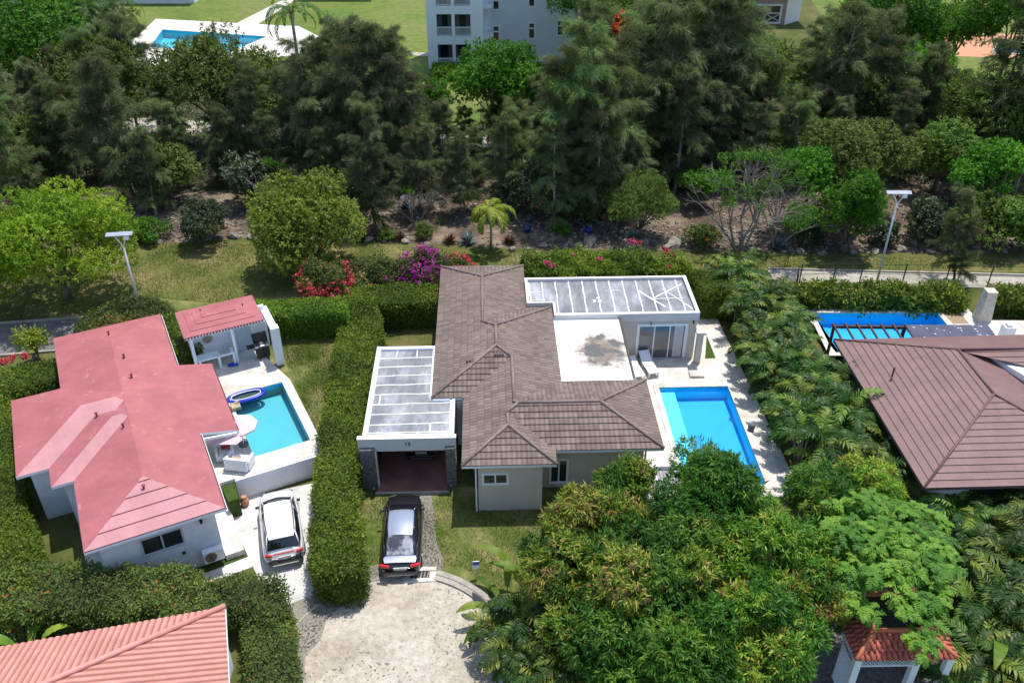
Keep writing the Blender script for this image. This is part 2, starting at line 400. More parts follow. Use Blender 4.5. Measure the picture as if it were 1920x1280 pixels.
def whorls(rng, cen, nor, per, L, W, spread=.8, droop=.2, jit=.06, tint=None, tvar=.12):
    k = len(cen); c = np.repeat(cen, per, 0)+rng.normal(0, jit, (k*per, 3)); n = np.repeat(nor, per, 0)
    d = unit(n*.55+sph(rng, k*per)*spread+np.array([0, 0, -droop]))
    up = unit(n+rng.normal(0, .5, (k*per, 3))+np.array([0, 0, .5]))
    if tint is None: tint = rng.uniform(0, 1, k)
    tt = np.repeat(tint, per)+rng.normal(0, tvar, k*per)
    return leafquads(c, d, up, L*rng.uniform(.7, 1.25, k*per), W*rng.uniform(.8, 1.2, k*per)), tt
def clump_crown(rng, rx, ry, rz, nclump, cr, nwh, per, L, W, spread=.8, droop=.2, tintf=None, zmin=-.45, jit=.06, inner=.25):
    """clumps spread over an ellipsoid; whorls of leaves over the clumps' surfaces. centred on 0"""
    cc = unit(sph(rng, nclump, zmin))*rng.uniform(.5, .94, (nclump, 1)); cc = cc*np.array([rx, ry, rz])
    rr = cr*rng.uniform(.55, 1.45, nclump)
    which = rng.choice(nclump, nwh, p=rr**2/np.sum(rr**2)); s = sph(rng, nwh, -.75)
    rad = np.where(rng.uniform(0, 1, nwh) < inner, rng.uniform(.4, .9, nwh), rng.uniform(.88, 1.08, nwh))
    pts = cc[which]+s*(rr[which]*rad)[:, None]*np.array([1, 1, .8])
    ct = rng.uniform(0, 1, nclump)
    tint = tintf(rng, ct[which], pts) if tintf else np.clip(ct[which]*.6+rng.uniform(0, .4, nwh), 0, 1)
    return whorls(rng, pts, s, per, L, W, spread, droop, jit, tint)+(cc,)
def limbs(mb, base, targets, r0, rng, n=7, fork=.35):
    base = Vector(base)
    for i, t in enumerate(targets):
        t = Vector(t); mid = base.lerp(t, .5)+Vector(rng.normal(0, .12*(t-base).length, 3)); mid.z = max(mid.z, base.z+.3)
        mb.tube([base, base.lerp(mid, .5)+Vector((0, 0, .1)), mid, t], [r0, r0*.75, r0*.5, r0*.15], n)
def tree(name, label, cat, x, y, z0, hc, rx, ry, rz, mat, seed, nclump=16, cr=None, nwh=1500, per=9, L=.25, W=.09, bark='bark',
         spread=.8, droop=.2, tintf=None, group=None, tr=.2, ntr=5, inner=.25, rz_=0., zmin=-.45):
    rng = np.random.default_rng(seed); cr = cr or .36*(rx+ry+rz)/3
    root = thing(name, label, cat, (x, y, z0), rz_, group)
    q, tt, cc = clump_crown(rng, rx, ry, rz, nclump, cr, nwh, per, L, W, spread, droop, tintf, zmin, inner=inner)
    q = q+np.array([0, 0, hc]); quadmesh('crown', q, tt, M[mat], root)
    mb = MB(); zb = max(.5, hc-rz*.9)
    mb.tube([(0, 0, -.1), (rng.normal(0, .08), rng.normal(0, .08), zb*.6), (0, 0, zb)], [tr*1.2, tr, tr*.85], 9)
    idx = rng.choice(len(cc), min(ntr*2, len(cc)), replace=False)
    limbs(mb, (0, 0, zb*.95), [cc[i]+np.array([0, 0, hc]) for i in idx], tr*.6, rng, 6)
    mb.build('trunk', M[bark], root, True)
    return root
def casuarina(seed, h, lean=0., spread=1., fill=1.):
    rng = np.random.default_rng(seed)
    root = bpy.data.objects.new('casuarina_tree', None); C.objects.link(root)
    mb = MB(); k = 9
    ax, ay = rng.normal(0, .035, 2)
    ctr = lambda t: np.array([ax*h*t+.25*math.sin(2.3*t+seed)+lean*t*t*h, ay*h*t+.2*math.cos(2.9*t+seed), h*t])
    mb.tube([ctr(i/k) for i in range(k+1)], [h*.014*(1-i/k*.93) for i in range(k+1)], 7)
    cs = []; ds = []; ts = []
    nb = int(64*fill)
    def run(f, n, tn, tl):
        s = np.linspace(.12, 1.0, n); pp = np.array([f(a) for a in s]); tg = unit(np.gradient(pp, axis=0)) if n > 2 else np.tile([0, 0, 1.], (n, 1))
        cs.append(pp); ds.append(tg); ts.append(np.full(n, tn)+rng.normal(0, .05, n))
    for b in range(nb):
        t = .14+.84*(b+rng.uniform(0, 1))/nb
        az = rng.uniform(0, 2*np.pi)
        ln = spread*h*.30*(1.13-t)**.45*rng.uniform(.4, 1.2)*(1 if t > .28 else .8)
        el = rng.uniform(.05, .65)+.45*t
        dr = np.array([math.cos(az)*math.cos(el), math.sin(az)*math.cos(el), math.sin(el)])
        p0 = ctr(t); droop = rng.uniform(.15, .42)*ln
        f = lambda s, p0=p0, dr=dr, ln=ln, droop=droop: p0+dr*ln*s+np.array([0, 0, -droop*s*s])
        mb.tube([f(0), f(.35), f(.7), f(1)], [.045*(1.2-t), .035*(1.2-t), .022*(1.2-t), .01], 4, False)
        bt = rng.uniform(0, .75); run(f, int(4+ln*7), bt, 1)
        for k2 in range(6):
            s0 = rng.uniform(.2, .92); l2 = ln*.5*(1.1-s0*.6)*rng.uniform(.6, 1.2); a2 = az+rng.choice([-1, 1])*rng.uniform(.4, 1.3); e2 = el*.6+rng.uniform(-.25, .35)
            d2 = np.array([math.cos(a2)*math.cos(e2), math.sin(a2)*math.cos(e2), math.sin(e2)]); q0 = f(s0)
            g_ = lambda s, q0=q0, d2=d2, l2=l2: q0+d2*l2*s+np.array([0, 0, -.45*l2*s*s])
            run(g_, int(3+l2*8), bt+rng.uniform(-.1, .25), .7)
    cs = np.concatenate(cs); ds = np.concatenate(ds); ts = np.concatenate(ts)
    per = 8; c = np.repeat(cs, per, 0)+rng.normal(0, .07, (len(cs)*per, 3)); d = np.repeat(ds, per, 0)
    d = unit(d*.75+rng.normal(0, .42, d.shape)+np.array([0, 0, -.42]))
    q = leafquads(c, d, rng.normal(0, 1, d.shape), rng.uniform(.3, .7, len(c)), rng.uniform(.022, .045, len(c)))
    quadmesh('crown', q, np.repeat(ts, per)+rng.normal(0, .10, len(c)), M['leaf_casuarina'], root)
    mb.build('trunk', M['bark_pale' if seed % 2 else 'bark'], root)
    return root
def frond(rng, L, az, el, curl, npair, ll, lw, base=(0, 0, 0), vee=.35, tint=.5, bend=.55):
    """pinnate frond -> quads, tints, rachis points"""
    k = 10; pts = []; p = np.array(base, float); a = el; dh = np.array([math.cos(az), math.sin(az), 0])
    for i in range(k+1):
        pts.append(p.copy()); p = p+(dh*math.cos(a)+np.array([0, 0, math.sin(a)]))*L/k; a -= curl/k*(1+.8*i/k)
    pts = np.array(pts); s = np.repeat(np.linspace(.14, .98, npair), 2); sg = np.tile([1., -1.], npair)
    f = s*k; i0 = np.minimum(f.astype(int), k-1); fr = (f-i0)[:, None]
    pos = pts[i0]*(1-fr)+pts[i0+1]*fr; tan = unit(pts[i0+1]-pts[i0])
    side = np.cross(tan, [0, 0, 1]); side = unit(side)*sg[:, None]; up = np.cross(unit(np.cross(tan, [0, 0, 1.])), tan)
    d = unit(side*.75+tan*.6+up*vee+rng.normal(0, .10, pos.shape)+np.array([0, 0, -.15]))
    le = ll*np.sin(np.pi*(.18+.80*s))**.6*rng.uniform(.85, 1.1, len(s))
    # two-piece leaflet: straight then drooping
    up2 = up+rng.normal(0, .15, pos.shape)
    sd = unit(np.cross(d, up2)); w_ = lw
    mid = pos+d*le[:, None]*.5; d2 = unit(d+np.array([0, 0, -bend])); tip = mid+d2*le[:, None]*.5
    q1 = np.stack([pos-sd*w_*.3, mid-sd*w_*.5, mid+sd*w_*.5, pos+sd*w_*.3], 1)
    q2 = np.stack([mid-sd*w_*.5, tip-sd*w_*.08, tip+sd*w_*.08, mid+sd*w_*.5], 1)
    q = np.concatenate([q1, q2]); tt = np.full(len(q), tint)+rng.normal(0, .05, len(q))
    return q, tt, pts
def areca(seed, h=3.2, n=15, L=2.0, mat='leaf_palm', stems=6, name='areca_palm', fl=.46, curl=1.7):
    rng = np.random.default_rng(seed)
    root = bpy.data.objects.new(name, None); C.objects.link(root)
    Q = []; T = []; mb = MB(); rb = MB()
    for s in range(stems):
        a = rng.uniform(0, 6.28); r = rng.uniform(.05, .45); hh = h*rng.uniform(.35, .62)
        top = np.array([math.cos(a)*r*1.5, math.sin(a)*r*1.5, hh])
        mb.tube([(math.cos(a)*r*.5, math.sin(a)*r*.5, -.05), tuple(top*np.array([.8, .8, .5])), tuple(top)], [.045, .04, .05], 6)
        m = max(3, n//stems+1)
        for i in range(m):
            az = a+rng.uniform(-1.9, 1.9) if stems > 1 else 6.28*i/m+rng.normal(0, .2)
            q, t, pts = frond(rng, L*rng.uniform(.75, 1.15), az, rng.uniform(.55, 1.35), rng.uniform(.8, 1.25)*curl, 19, fl, .085,
                              top, .3, rng.uniform(.1, .95)**1.2)
            Q.append(q); T.append(t); rb.tube([tuple(p) for p in pts[::3]]+[tuple(pts[-1])], [.018, .014, .010, .006, .004][:len(pts[::3])+1], 4, False)
    quadmesh('fronds', np.concatenate(Q), np.concatenate(T), M[mat], root)
    mb.v and mb.build('stems', M['bark_pale'], root, True)
    o = rb.build('frond_ribs', M['stem_green'], root)
    return root
simple('stem_green', (.16,.17,.05), .6, var=.2)
simple('pole_bark', (.30,.27,.22), .85, var=.2)
def paddle_plant(seed, n=11, L=1.7, W=.42, stem=1.3, mat='leaf_banana'):
    """banana / bird of paradise: broad torn blades on upright stalks"""
    rng = np.random.default_rng(seed)
    root = bpy.data.objects.new('banana_plant', None); C.objects.link(root)
    Q = []; T = []; mb = MB()
    for i in range(n):
        az = 6.28*i/n+rng.normal(0, .3); el = rng.uniform(.6, 1.35); ln = L*rng.uniform(.75, 1.2); st = stem*rng.uniform(.6, 1.3)
        dh = np.array([math.cos(az), math.sin(az), 0]); p = np.array([0, 0, 0.])+dh*.1
        pts = [p.copy()]; a = el
        for k in range(4): p = p+(dh*math.cos(a)+np.array([0, 0, math.sin(a)]))*st/4; pts.append(p.copy()); a -= .06
        mb.tube([tuple(x) for x in pts], [.05, .045, .035, .028, .022], 5, False)
        K = 14; pl = [p.copy()]
        for k in range(K): p = p+(dh*math.cos(a)+np.array([0, 0, math.sin(a)]))*ln/K; pl.append(p.copy()); a -= 1.5/K*rng.uniform(.6, 1.4)
        side = np.cross(dh, [0, 0, 1.]); tn = rng.uniform(.1, .95)
        for k in range(K):
            t0, t1 = k/K, (k+1)/K; w0 = W*math.sin(math.pi*min(1, .12+t0*.88))**.7; w1 = W*math.sin(math.pi*min(.985, .12+t1*.88))**.7
            for sg in (1, -1):
                g = rng.uniform(-.18, .02)
                lift = np.array([0, 0, .22+g])
                q = np.array([pl[k], pl[k]+(side*sg+lift)*w0*.5, pl[k+1]+(side*sg*(1-.05)+lift)*w1*.5, pl[k+1]])
                Q.append(q); T.append(tn+rng.normal(0, .06))
    quadmesh('blades', np.array(Q), np.array(T), M[mat], root); mb.build('stalks', M['stem_green'], root, True)
    return root
def poly_area_pts(rng, poly, n):
    poly = np.array(poly); lo = poly.min(0); hi = poly.max(0); out = []
    while sum(len(o) for o in out) < n:
        p = rng.uniform(lo, hi, (n*2, 2)); out.append(p[inpoly(p, poly)])
    return np.concatenate(out)[:n]
def inpoly(p, poly):
    x, y = p[:, 0], p[:, 1]; r = np.zeros(len(p), bool); n = len(poly)
    for i in range(n):
        x0, y0 = poly[i]; x1, y1 = poly[(i+1) % n]
        c = ((y0 > y) != (y1 > y)) & (x < (x1-x0)*(y-y0)/(y1-y0+1e-12)+x0); r ^= c
    return r
def hedge(label, poly, z0, z1, mat, seed, dens=95, L=.13, W=.07, rough=.07, name='clipped_hedge', tf=None, flowers=None, cat='hedge', group=None, bow=.0):
    """poly = footprint (metres). clipped hedge: leaf shell over a dark twig core"""
    rng = np.random.default_rng(seed); poly = np.array(poly, float)
    A = .5*np.sum(poly[:, 0]*np.roll(poly[:, 1], -1)-np.roll(poly[:, 0], -1)*poly[:, 1])
    if A < 0: poly = poly[::-1]; A = -A
    nx = np.roll(poly, -1, 0)-poly; le = np.linalg.norm(nx, axis=1); per = le.sum(); H = z1-z0
    nt_ = int(A*dens); ns = int(per*H*dens)
    tp = poly_area_pts(rng, poly, nt_)
    # distance to the outline for rounding the shoulders
    def edged(p):
        d = np.full(len(p), 9.)
        for i in range(len(poly)):
            a = poly[i]; e = nx[i]; t = np.clip(((p-a)@e)/(e@e+1e-12), 0, 1); d = np.minimum(d, np.linalg.norm(p-a-t[:, None]*e, axis=1))
        return d
    lowf = lambda p: (np.sin(p[:, 0]*1.7+seed)+np.sin(p[:, 1]*2.1+seed*2)+np.sin((p[:, 0]+p[:, 1])*3.3))*rough*.6
    de = edged(tp); drop = np.maximum(0, .35-de)**2*1.6
    top = np.column_stack([tp, z1-drop+lowf(tp)+rng.normal(0, rough*.6, nt_)]); tn = np.tile([0, 0, 1.], (nt_, 1))
    i = rng.choice(len(poly), ns, p=le/per); t = rng.uniform(0, 1, ns)[:, None]
    sp_ = poly[i]+nx[i]*t; outn = np.column_stack([nx[i, 1], -nx[i, 0]])/le[i][:, None]
    zz = rng.uniform(0, 1, ns)**.8*H+z0; tuck = np.maximum(0, zz-(z1-.35))**2*1.5
    sp2 = sp_+outn*(lowf(np.column_stack([sp_.sum(1), zz]))+rng.normal(0, rough*.6, ns)-tuck-.0)[:, None]
    side = np.column_stack([sp2, zz]); sn = np.column_stack([outn, np.full(ns, .25)])
    cen = np.concatenate([top, side]); nor = np.concatenate([tn, sn])
    base = .5+.28*np.sin(cen[:, 0]*.9+seed)*np.sin(cen[:, 1]*1.1+seed*.7)
    tint = np.clip(base+rng.normal(0, .2, len(cen)), 0, .96)
    if tf: tint = tf(rng, tint, cen)
    q, tt = whorls(rng, cen, nor, 3, L, W, .75, .05, .05, tint, .06)
    o = quadmesh(name, q, tt, M[mat]); tag(o, label, cat, group)
    # core joined into the same mesh
    me = o.data; mb = MB(); ins = []
    cx = poly.mean(0)
    n = len(poly)
    for k in range(n):
        a = poly[k]-poly[k-1]; b = poly[(k+1) % n]-poly[k]
        na = np.array([a[1], -a[0]])/(np.linalg.norm(a)+1e-9); nb = np.array([b[1], -b[0]])/(np.linalg.norm(b)+1e-9)
        m_ = na+nb; m_ = m_/max(.5, np.linalg.norm(m_)); ins.append(tuple(poly[k]-m_*.13))
    import bmesh
    bm = bmesh.new(); bm.from_mesh(me); lay = bm.faces.layers.float.get('tint')
    lo = [bm.verts.new((*p, z0)) for p in ins]; hi = [bm.verts.new((*p, z1-.28)) for p in ins]
    ci = [tuple(np.array(p)*.0+np.array(p)) for p in ins]
    fs = [bm.faces.new((lo[k], lo[(k+1) % n], hi[(k+1) % n], hi[k])) for k in range(n)]
    tris = tessellate_polygon([[Vector((*p, 0)) for p in ins]])
    for tr_ in tris: fs.append(bm.faces.new([hi[k] for k in tr_]))
    for f in fs: f[lay] = .1
    bm.to_mesh(me); bm.free()
    if flowers:
        for (fm, pts, nfl, fs_) in flowers:      # pts: [(x,y,z,r)]
            Q = []; T = []
            for (x, y, z, r) in pts:
                c = np.array([x, y, z])+sph(rng, nfl)*r*rng.uniform(.3, 1, (nfl, 1))*np.array([1, 1, .8]); 
                q, tt = whorls(rng, c, unit(c-np.array([x, y, z-r*.5])), 4, fs_, fs_*.8, .9, 0, .03); Q.append(q); T.append(tt)
            quadmesh('flowers', np.concatenate(Q), np.concatenate(T), M[fm], o)
    return o
def pxpoly(pts, h): return [P(x, y, h) for x, y in pts]

# ---------------- roofs: union of hipped wings
def clip(poly, a, b, c):      # keep a*x+b*y+c >= 0 ; poly of (x,y)
    out = []
    for i in range(len(poly)):
        p, q = poly[i], poly[(i+1) % len(poly)]
        dp, dq = a*p[0]+b*p[1]+c, a*q[0]+b*q[1]+c
        if dp >= -1e-9: out.append(p)
        if (dp > 1e-9 and dq < -1e-9) or (dp < -1e-9 and dq > 1e-9):
            t = dp/(dp-dq); out.append((p[0]+(q[0]-p[0])*t, p[1]+(q[1]-p[1])*t))
    return out
def area(p): return abs(sum(p[i][0]*p[(i+1)%len(p)][1]-p[(i+1)%len(p)][0]*p[i][1] for i in range(len(p))))/2 if len(p) > 2 else 0
def wing_planes(wg):           # wg = (x0,x1,y0,y1,ze,s): planes z=a x+b y+c, with eave dir
    x0, x1, y0, y1, ze, s = wg
    return [(s, 0, ze-s*x0, 'L', (x0,)), (-s, 0, ze+s*x1, 'R', (x1,)), (0, s, ze-s*y0, 'F', (y0,)), (0, -s, ze+s*y1, 'B', (y1,))]
def hip_faces(wings):
    out = []; PL = [wing_planes(w_) for w_ in wings]
    for i, wg in enumerate(wings):
        x0, x1, y0, y1, ze, s = wg; rect = [(x0, y0), (x1, y0), (x1, y1), (x0, y1)]
        for f in PL[i]:
            poly = rect
            for g in PL[i]:
                if g is not f and poly: poly = clip(poly, g[0]-f[0], g[1]-f[1], g[2]-f[2])
            pieces = [poly] if area(poly) > 1e-4 else []
            for j, wj in enumerate(wings):
                if j == i: continue
                eps = -1e-5 if j < i else 1e-5
                nxt = []
                X0, X1, Y0, Y1 = wj[:4]
                cons = [(g[0]-f[0], g[1]-f[1], g[2]-f[2]-eps) for g in PL[j]]+[(1, 0, -X0), (-1, 0, X1), (0, 1, -Y0), (0, -1, Y1)]
                for pc in pieces:      # subtract region where all cons >= 0
                    rest = pc
                    for (a, b, c) in cons:
                        if not rest: break
                        o_ = clip(rest, -a, -b, -c) if (abs(a)+abs(b) > 1e-9) else (rest if c < 0 else [])
                        if area(o_) > 1e-4: nxt.append(o_)
                        rest = clip(rest, a, b, c) if (abs(a)+abs(b) > 1e-9) else (rest if c >= 0 else [])
                        if area(rest) < 1e-4: rest = []
                pieces = nxt
            for pc in pieces: out.append((pc, f, ze, s))
    return out
def roof_face(mb, poly, f, s, dv, lift, ze, under=None):
    a, b, c, side, (e,) = f
    if side == 'L': D = lambda p: p[0]-e; U = lambda p: p[1]; da = (1, 0, -e)
    elif side == 'R': D = lambda p: e-p[0]; U = lambda p: p[1]; da = (-1, 0, e)
    elif side == 'F': D = lambda p: p[1]-e; U = lambda p: p[0]; da = (0, 1, -e)
    else: D = lambda p: e-p[1]; U = lambda p: p[0]; da = (0, -1, e)
    Z = lambda p: a*p[0]+b*p[1]+c
    ds = [D(p) for p in poly]; k0 = math.floor((min(ds)+1e-6)/dv); k1 = math.ceil(max(ds)/dv-1e-6)
    for k in range(k0, k1):
        d0, d1 = k*dv, (k+1)*dv
        pc = clip(clip(poly, da[0], da[1], da[2]-d0), -da[0], -da[1], -(da[2]-d1))
        if area(pc) < 1e-4: continue
        L_ = lambda p: lift*(1-(D(p)-d0)/dv)
        vs = [(p[0], p[1], Z(p)+L_(p)) for p in pc]
        A = sum(pc[i][0]*pc[(i+1)%len(pc)][1]-pc[(i+1)%len(pc)][0]*pc[i][1] for i in range(len(pc)))
        o = list(range(len(pc)));
        if A < 0: o.reverse()
        mb.add(vs, [tuple(o)], [[(U(pc[i]), D(pc[i])*math.sqrt(1+s*s)) for i in o]])
        for i in range(len(pc)):
            p, q = pc[i], pc[(i+1) % len(pc)]
            if abs(D(p)-d0) < 1e-5 and abs(D(q)-d0) < 1e-5:
                mb.add([(p[0], p[1], Z(p)-.005), (q[0], q[1], Z(q)-.005), (q[0], q[1], Z(q)+lift), (p[0], p[1], Z(p)+lift)], [(0, 1, 2, 3)],
                       [[(U(p), d0), (U(q), d0), (U(q), d0), (U(p), d0)]])
    if under is not None:
        vs = [(p[0], p[1], Z(p)-.14) for p in poly]; under.add(vs, [tuple(range(len(vs)))])
        for i in range(len(poly)):
            p, q = poly[i], poly[(i+1) % len(poly)]
            if abs(D(p)) < 1e-4 and abs(D(q)) < 1e-4 and math.dist(p, q) > .02:
                under.add([(p[0], p[1], Z(p)-.14), (q[0], q[1], Z(q)-.14), (q[0], q[1], Z(q)-.002), (p[0], p[1], Z(p)-.002)], [(0, 1, 2, 3)])
def uheight(wings, x, y):
    b = -9
    for (x0, x1, y0, y1, ze, s) in wings:
        if x0-1e-6 <= x <= x1+1e-6 and y0-1e-6 <= y <= y1+1e-6: b = max(b, ze+s*min(x-x0, x1-x, y-y0, y1-y))
    return b
def hip_caps(mb, wings, r=.09, lift=.03):
    for (x0, x1, y0, y1, ze, s) in wings:
        hw = min(x1-x0, y1-y0)/2
        if (x1-x0) < (y1-y0): A = ((x0+x1)/2, y0+hw); B = ((x0+x1)/2, y1-hw)
        else: A = (x0+hw, (y0+y1)/2); B = (x1-hw, (y0+y1)/2)
        zt = ze+s*hw
        lines = [((*A, zt), (*B, zt)), ((x0, y0, ze), (*A, zt)), ((x1, y1, ze), (*B, zt))]
        lines += [((x1, y0, ze), (*A, zt)), ((x0, y1, ze), (*B, zt))] if (x1-x0) < (y1-y0) else [((x0, y1, ze), (*A, zt)), ((x1, y0, ze), (*B, zt))]
        for a, b in lines:
            a = Vector(a); b = Vector(b); n = 60; run = []
            if (b-a).length < .1: continue
            for k in range(n+1):
                p = a.lerp(b, k/n)
                dn = Vector((b.y-a.y, a.x-b.x)).normalized()*.12; z0_ = uheight(wings, p.x, p.y)
                if z0_ <= p.z+.02 and uheight(wings, p.x+dn.x, p.y+dn.y)+uheight(wings, p.x-dn.x, p.y-dn.y) < 2*z0_-.008: run.append(p)
                else:
                    if len(run) > 2: mb.tube([run[0]+Vector((0,0,lift)), run[-1]+Vector((0,0,lift))], r, 8)
                    run = []
            if len(run) > 2: mb.tube([run[0]+Vector((0,0,lift)), run[-1]+Vector((0,0,lift))], r, 8)

# ============================================================ SETTING
F0 = Frame(1.8); FR = Frame(26.9)
K = .9929
# main pool (local coords of the tiled house)
MPx0, MPx1, MPy0, MPy1 = 9.83, 13.85, 32.95, 41.28
mp = [F0.w(x, y) for x, y in ((MPx0, MPy0), (MPx1, MPy0), (MPx1, MPy1), (MPx0, MPy1))]
rp0 = P(1525, 587, .3); rp1 = P(1757, 587, .3)
rpool = [(rp0[0]-.1, rp0[1]-4.6), (rp1[0]+.2, rp1[1]-4.6), (rp1[0], rp1[1]), (rp0[0], rp0[1])]
fpool = [P(*p) for p in ((281, 90), (305, 57), (500, 70), (428, 101))]
frp = [P(*p) for p in ((1870, 82), (1990, 82), (2000, 105), (1865, 100))]
BIG = [(-400, -60), (400, -60), (400, 700), (-400, 700)]
sheet('ground', BIG, 0, M['grass'], [mp, rpool, fpool, frp])
sheet('garden_bed', pxpoly([(-200, 372), (300, 365), (700, 340), (1100, 330), (1500, 345), (2200, 330), (2200, 478), (1700, 474), (1420, 472), (1000, 468), (690, 452), (450, 446), (250, 462), (-200, 470)], 0), .012, M['mulch'])
sheet('forest_floor', pxpoly([(-300, 248), (110, 250), (700, 272), (1290, 296), (1600, 316), (2200, 345), (2200, 345), (1500, 352), (1100, 338), (700, 348), (300, 372), (-300, 380)], 0), .006, M['forest_floor'])
sheet('forest_floor', pxpoly([(-300, 120), (180, 124), (600, 165), (760, 236), (900, 236), (1560, 150), (1700, 232), (1600, 285), (1290, 258), (700, 240), (110, 210), (-300, 206)], 0), .004, M['forest_floor'])
sheet('lawn_strip', smooth_loop(pxpoly([(180, 470), (330, 452), (480, 455), (700, 458), (1000, 474), (1300, 480), (1500, 482), (1900, 485), (2100, 490), (2100, 512), (1500, 506), (1000, 540), (700, 560), (330, 585), (100, 600)], 0)), .008, M['lawn_dry'])
sheet('far_lawn', pxpoly([(560, -40), (820, -60), (860, 130), (800, 160), (860, 200), (700, 190), (590, 110)], 0), .02, M['lawn_far'])
sheet('far_lawn', pxpoly([(250, -30), (560, -40), (600, 160), (180, 120)], 0), .015, M['lawn_far'], [fpool])
sheet('far_lawn', pxpoly([(1480, -60), (2100, -60), (2100, 240), (1750, 230), (1560, 60)], 0), .015, M['lawn_far'], [frp])
sheet('lawn_by_apartment', pxpoly([(800, 130), (900, 130), (900, 235), (760, 235)], 0), .018, M['lawn_far'])
pool_deck = pxpoly([(225, 100), (292, 36), (560, 50), (600, 70), (560, 105), (250, 125)], 0)
sheet('pool_paving', pool_deck, .03, M['coral_stone'], [fpool])
sheet('footpath', pxpoly([(440, 46), (540, -4), (560, -4), (478, 50)], 0), .034, M['coral_stone'])
sheet('footpath', pxpoly([(545, 92), (570, 88), (1200, 120), (1200, 128)], 0), .032, M['path_concrete'])
# service path behind the trees
sheet('service_path', pxpoly([(-100, 212), (110, 214), (700, 245), (1290, 262), (1600, 290), (2100, 318), (2100, 338), (1600, 312), (1290, 292), (700, 268), (110, 246), (-100, 244)], 0), .03, M['path_concrete'])
sheet('terracotta_paving', pxpoly([(1770, 66), (1830, 62), (1990, 70), (1990, 112), (1850, 108), (1780, 106)], 0), .03, M['terracotta'], [frp])
sheet('terracotta_path', pxpoly([(1826, 6), (1850, -4), (1880, 16), (1862, 24)], 0), .03, M['terracotta'])
# cart roads
rl = pxpoly([(-300, 612), (0, 607), (150, 597), (330, 582), (420, 590), (340, 640), (150, 655), (0, 668), (-300, 690)], 0)
sheet('asphalt_road', rl, .02, M['asphalt'])
mb = MB()
for a, b in (((-300, 612), (0, 607)), ((0, 607), (150, 597)), ((150, 597), (330, 582)), ((330,582),(420,574)), ((-300, 690), (0, 668)), ((0, 668), (150, 655))):
    a, b = P(*a), P(*b); mb.bar((*a, .06), (*b, .06), .14, .14)
tag(mb.build('road_kerb', M['path_concrete']), kind='structure')
rr = pxpoly([(1440, 505), (1920, 517), (2200, 525), (2200, 552), (1920, 542), (1440, 528)], 0)
sheet('asphalt_road', rr, .02, M['path_concrete'])
mb = MB(); mb.bar((*P(1440, 505), .06), (*P(1920, 517), .06), .14, .14); mb.bar((*P(1920, 517), .06), (*P(2200, 525), .06), .14, .14)
tag(mb.build('road_kerb', M['path_concrete']), kind='structure')
# cul-de-sac
cc, cr = (-4.9, 22.75), 4.75
circ = [(cc[0]+cr*math.cos(a), cc[1]+cr*math.sin(a)) for a in np.linspace(0, 2*math.pi, 60, endpoint=False)]
sheet('gravel_apron', smooth_loop(pxpoly([(470, 1290), (530, 1140), (600, 1085), (700, 1060), (760, 1050), (700, 1130), (600, 1200), (560, 1330)], 0)), .010, M['gravel'])
sheet('turning_circle', circ, .022, M['sandy_concrete'])
mb = MB(); an = list(np.linspace(R(28), R(73), 20))+[None]+list(np.linspace(R(91), R(101), 5))
for a0, a1 in zip(an[:-1], an[1:]):
    if a0 is None or a1 is None: continue
    for r0, z in ((cr+.14, .05), (cr+.41, .08)):
        mb.bar((cc[0]+r0*math.cos(a0), cc[1]+r0*math.sin(a0), z), (cc[0]+r0*math.cos(a1), cc[1]+r0*math.sin(a1), z), .26, .12)
tag(mb.build('circle_kerb', M['path_concrete']), kind='structure')
mb = MB(); an = np.linspace(R(100), R(165), 24)
for a0, a1 in zip(an[:-1], an[1:]):
    mb.bar((cc[0]+cr*math.cos(a0), cc[1]+cr*math.sin(a0), .03), (cc[0]+cr*math.cos(a1), cc[1]+cr*math.sin(a1), .03), .12, .06)
tag(mb.build('circle_edging', M['path_concrete']), kind='structure')
sheet('driveway', pxpoly([(425, 940), (470, 930), (590, 905), (612, 900), (625, 1085), (612, 1105), (536, 1135), (490, 1095), (464, 1040), (440, 985)], 0), .016, M['driveway'])
sheet('footpath', pxpoly([(365, 1082), (470, 1042), (480, 1060), (385, 1096)], 0), .020, M['driveway'])
sheet('side_path', pxpoly([(134, 915), (165, 905), (215, 1085), (168, 1090)], 0), .05, M['coral_stone'])
sheet('lawn_patch', pxpoly([(290, 1100), (360, 1050), (450, 1012), (470, 1040), (365, 1082)], 0), .014, M['lawn_green'])
sheet('gravel_patch', smooth_loop(pxpoly([(550, 1175), (600, 1128), (665, 1098), (700, 1098), (650, 1130), (615, 1160), (600, 1200), (572, 1235), (575, 1300), (540, 1310), (538, 1220)], 0)), .0265, M['gravel'])
sheet('front_lawn', pxpoly([(665, 925), (1010, 905), (1090, 960), (1080, 1080), (940, 1150), (850, 1078), (700, 1085), (640, 1120), (640, 1000)], 0), .008, M['lawn_yard'])
sheet('gravel_strip', smooth_loop(pxpoly([(783, 918), (806, 918), (814, 960), (818, 1010), (832, 1062), (800, 1070), (760, 1070), (780, 1000)], 0)), .012, M['gravel'])
# raised garden and pool deck of the red-roofed house (its plot lies higher than the driveway)
YZ = 1.18
yard = pxpoly([(430, 900), (606, 850), (640, 780), (662, 640), (640, 590), (300, 560), (320, 700), (380, 820)], YZ)
mb = MB()
for i in range(len(yard)):
    a_, b_ = yard[i], yard[(i+1) % len(yard)]; mb.quad((*a_, 0), (*b_, 0), (*b_, YZ), (*a_, YZ))
tag(mb.build('terrace_base', M['plaster_white']), kind='structure')
ZP = 1.3
def fr(x, y): return FR.w(x, y)
lp = [fr(*p) for p in ((3.85, 36.4), (6.77, 36.4), (6.77, 42.06), (3.85, 42.06))]
sheet('yard_lawn', yard, YZ+.012, M['lawn_yard'], [lp])
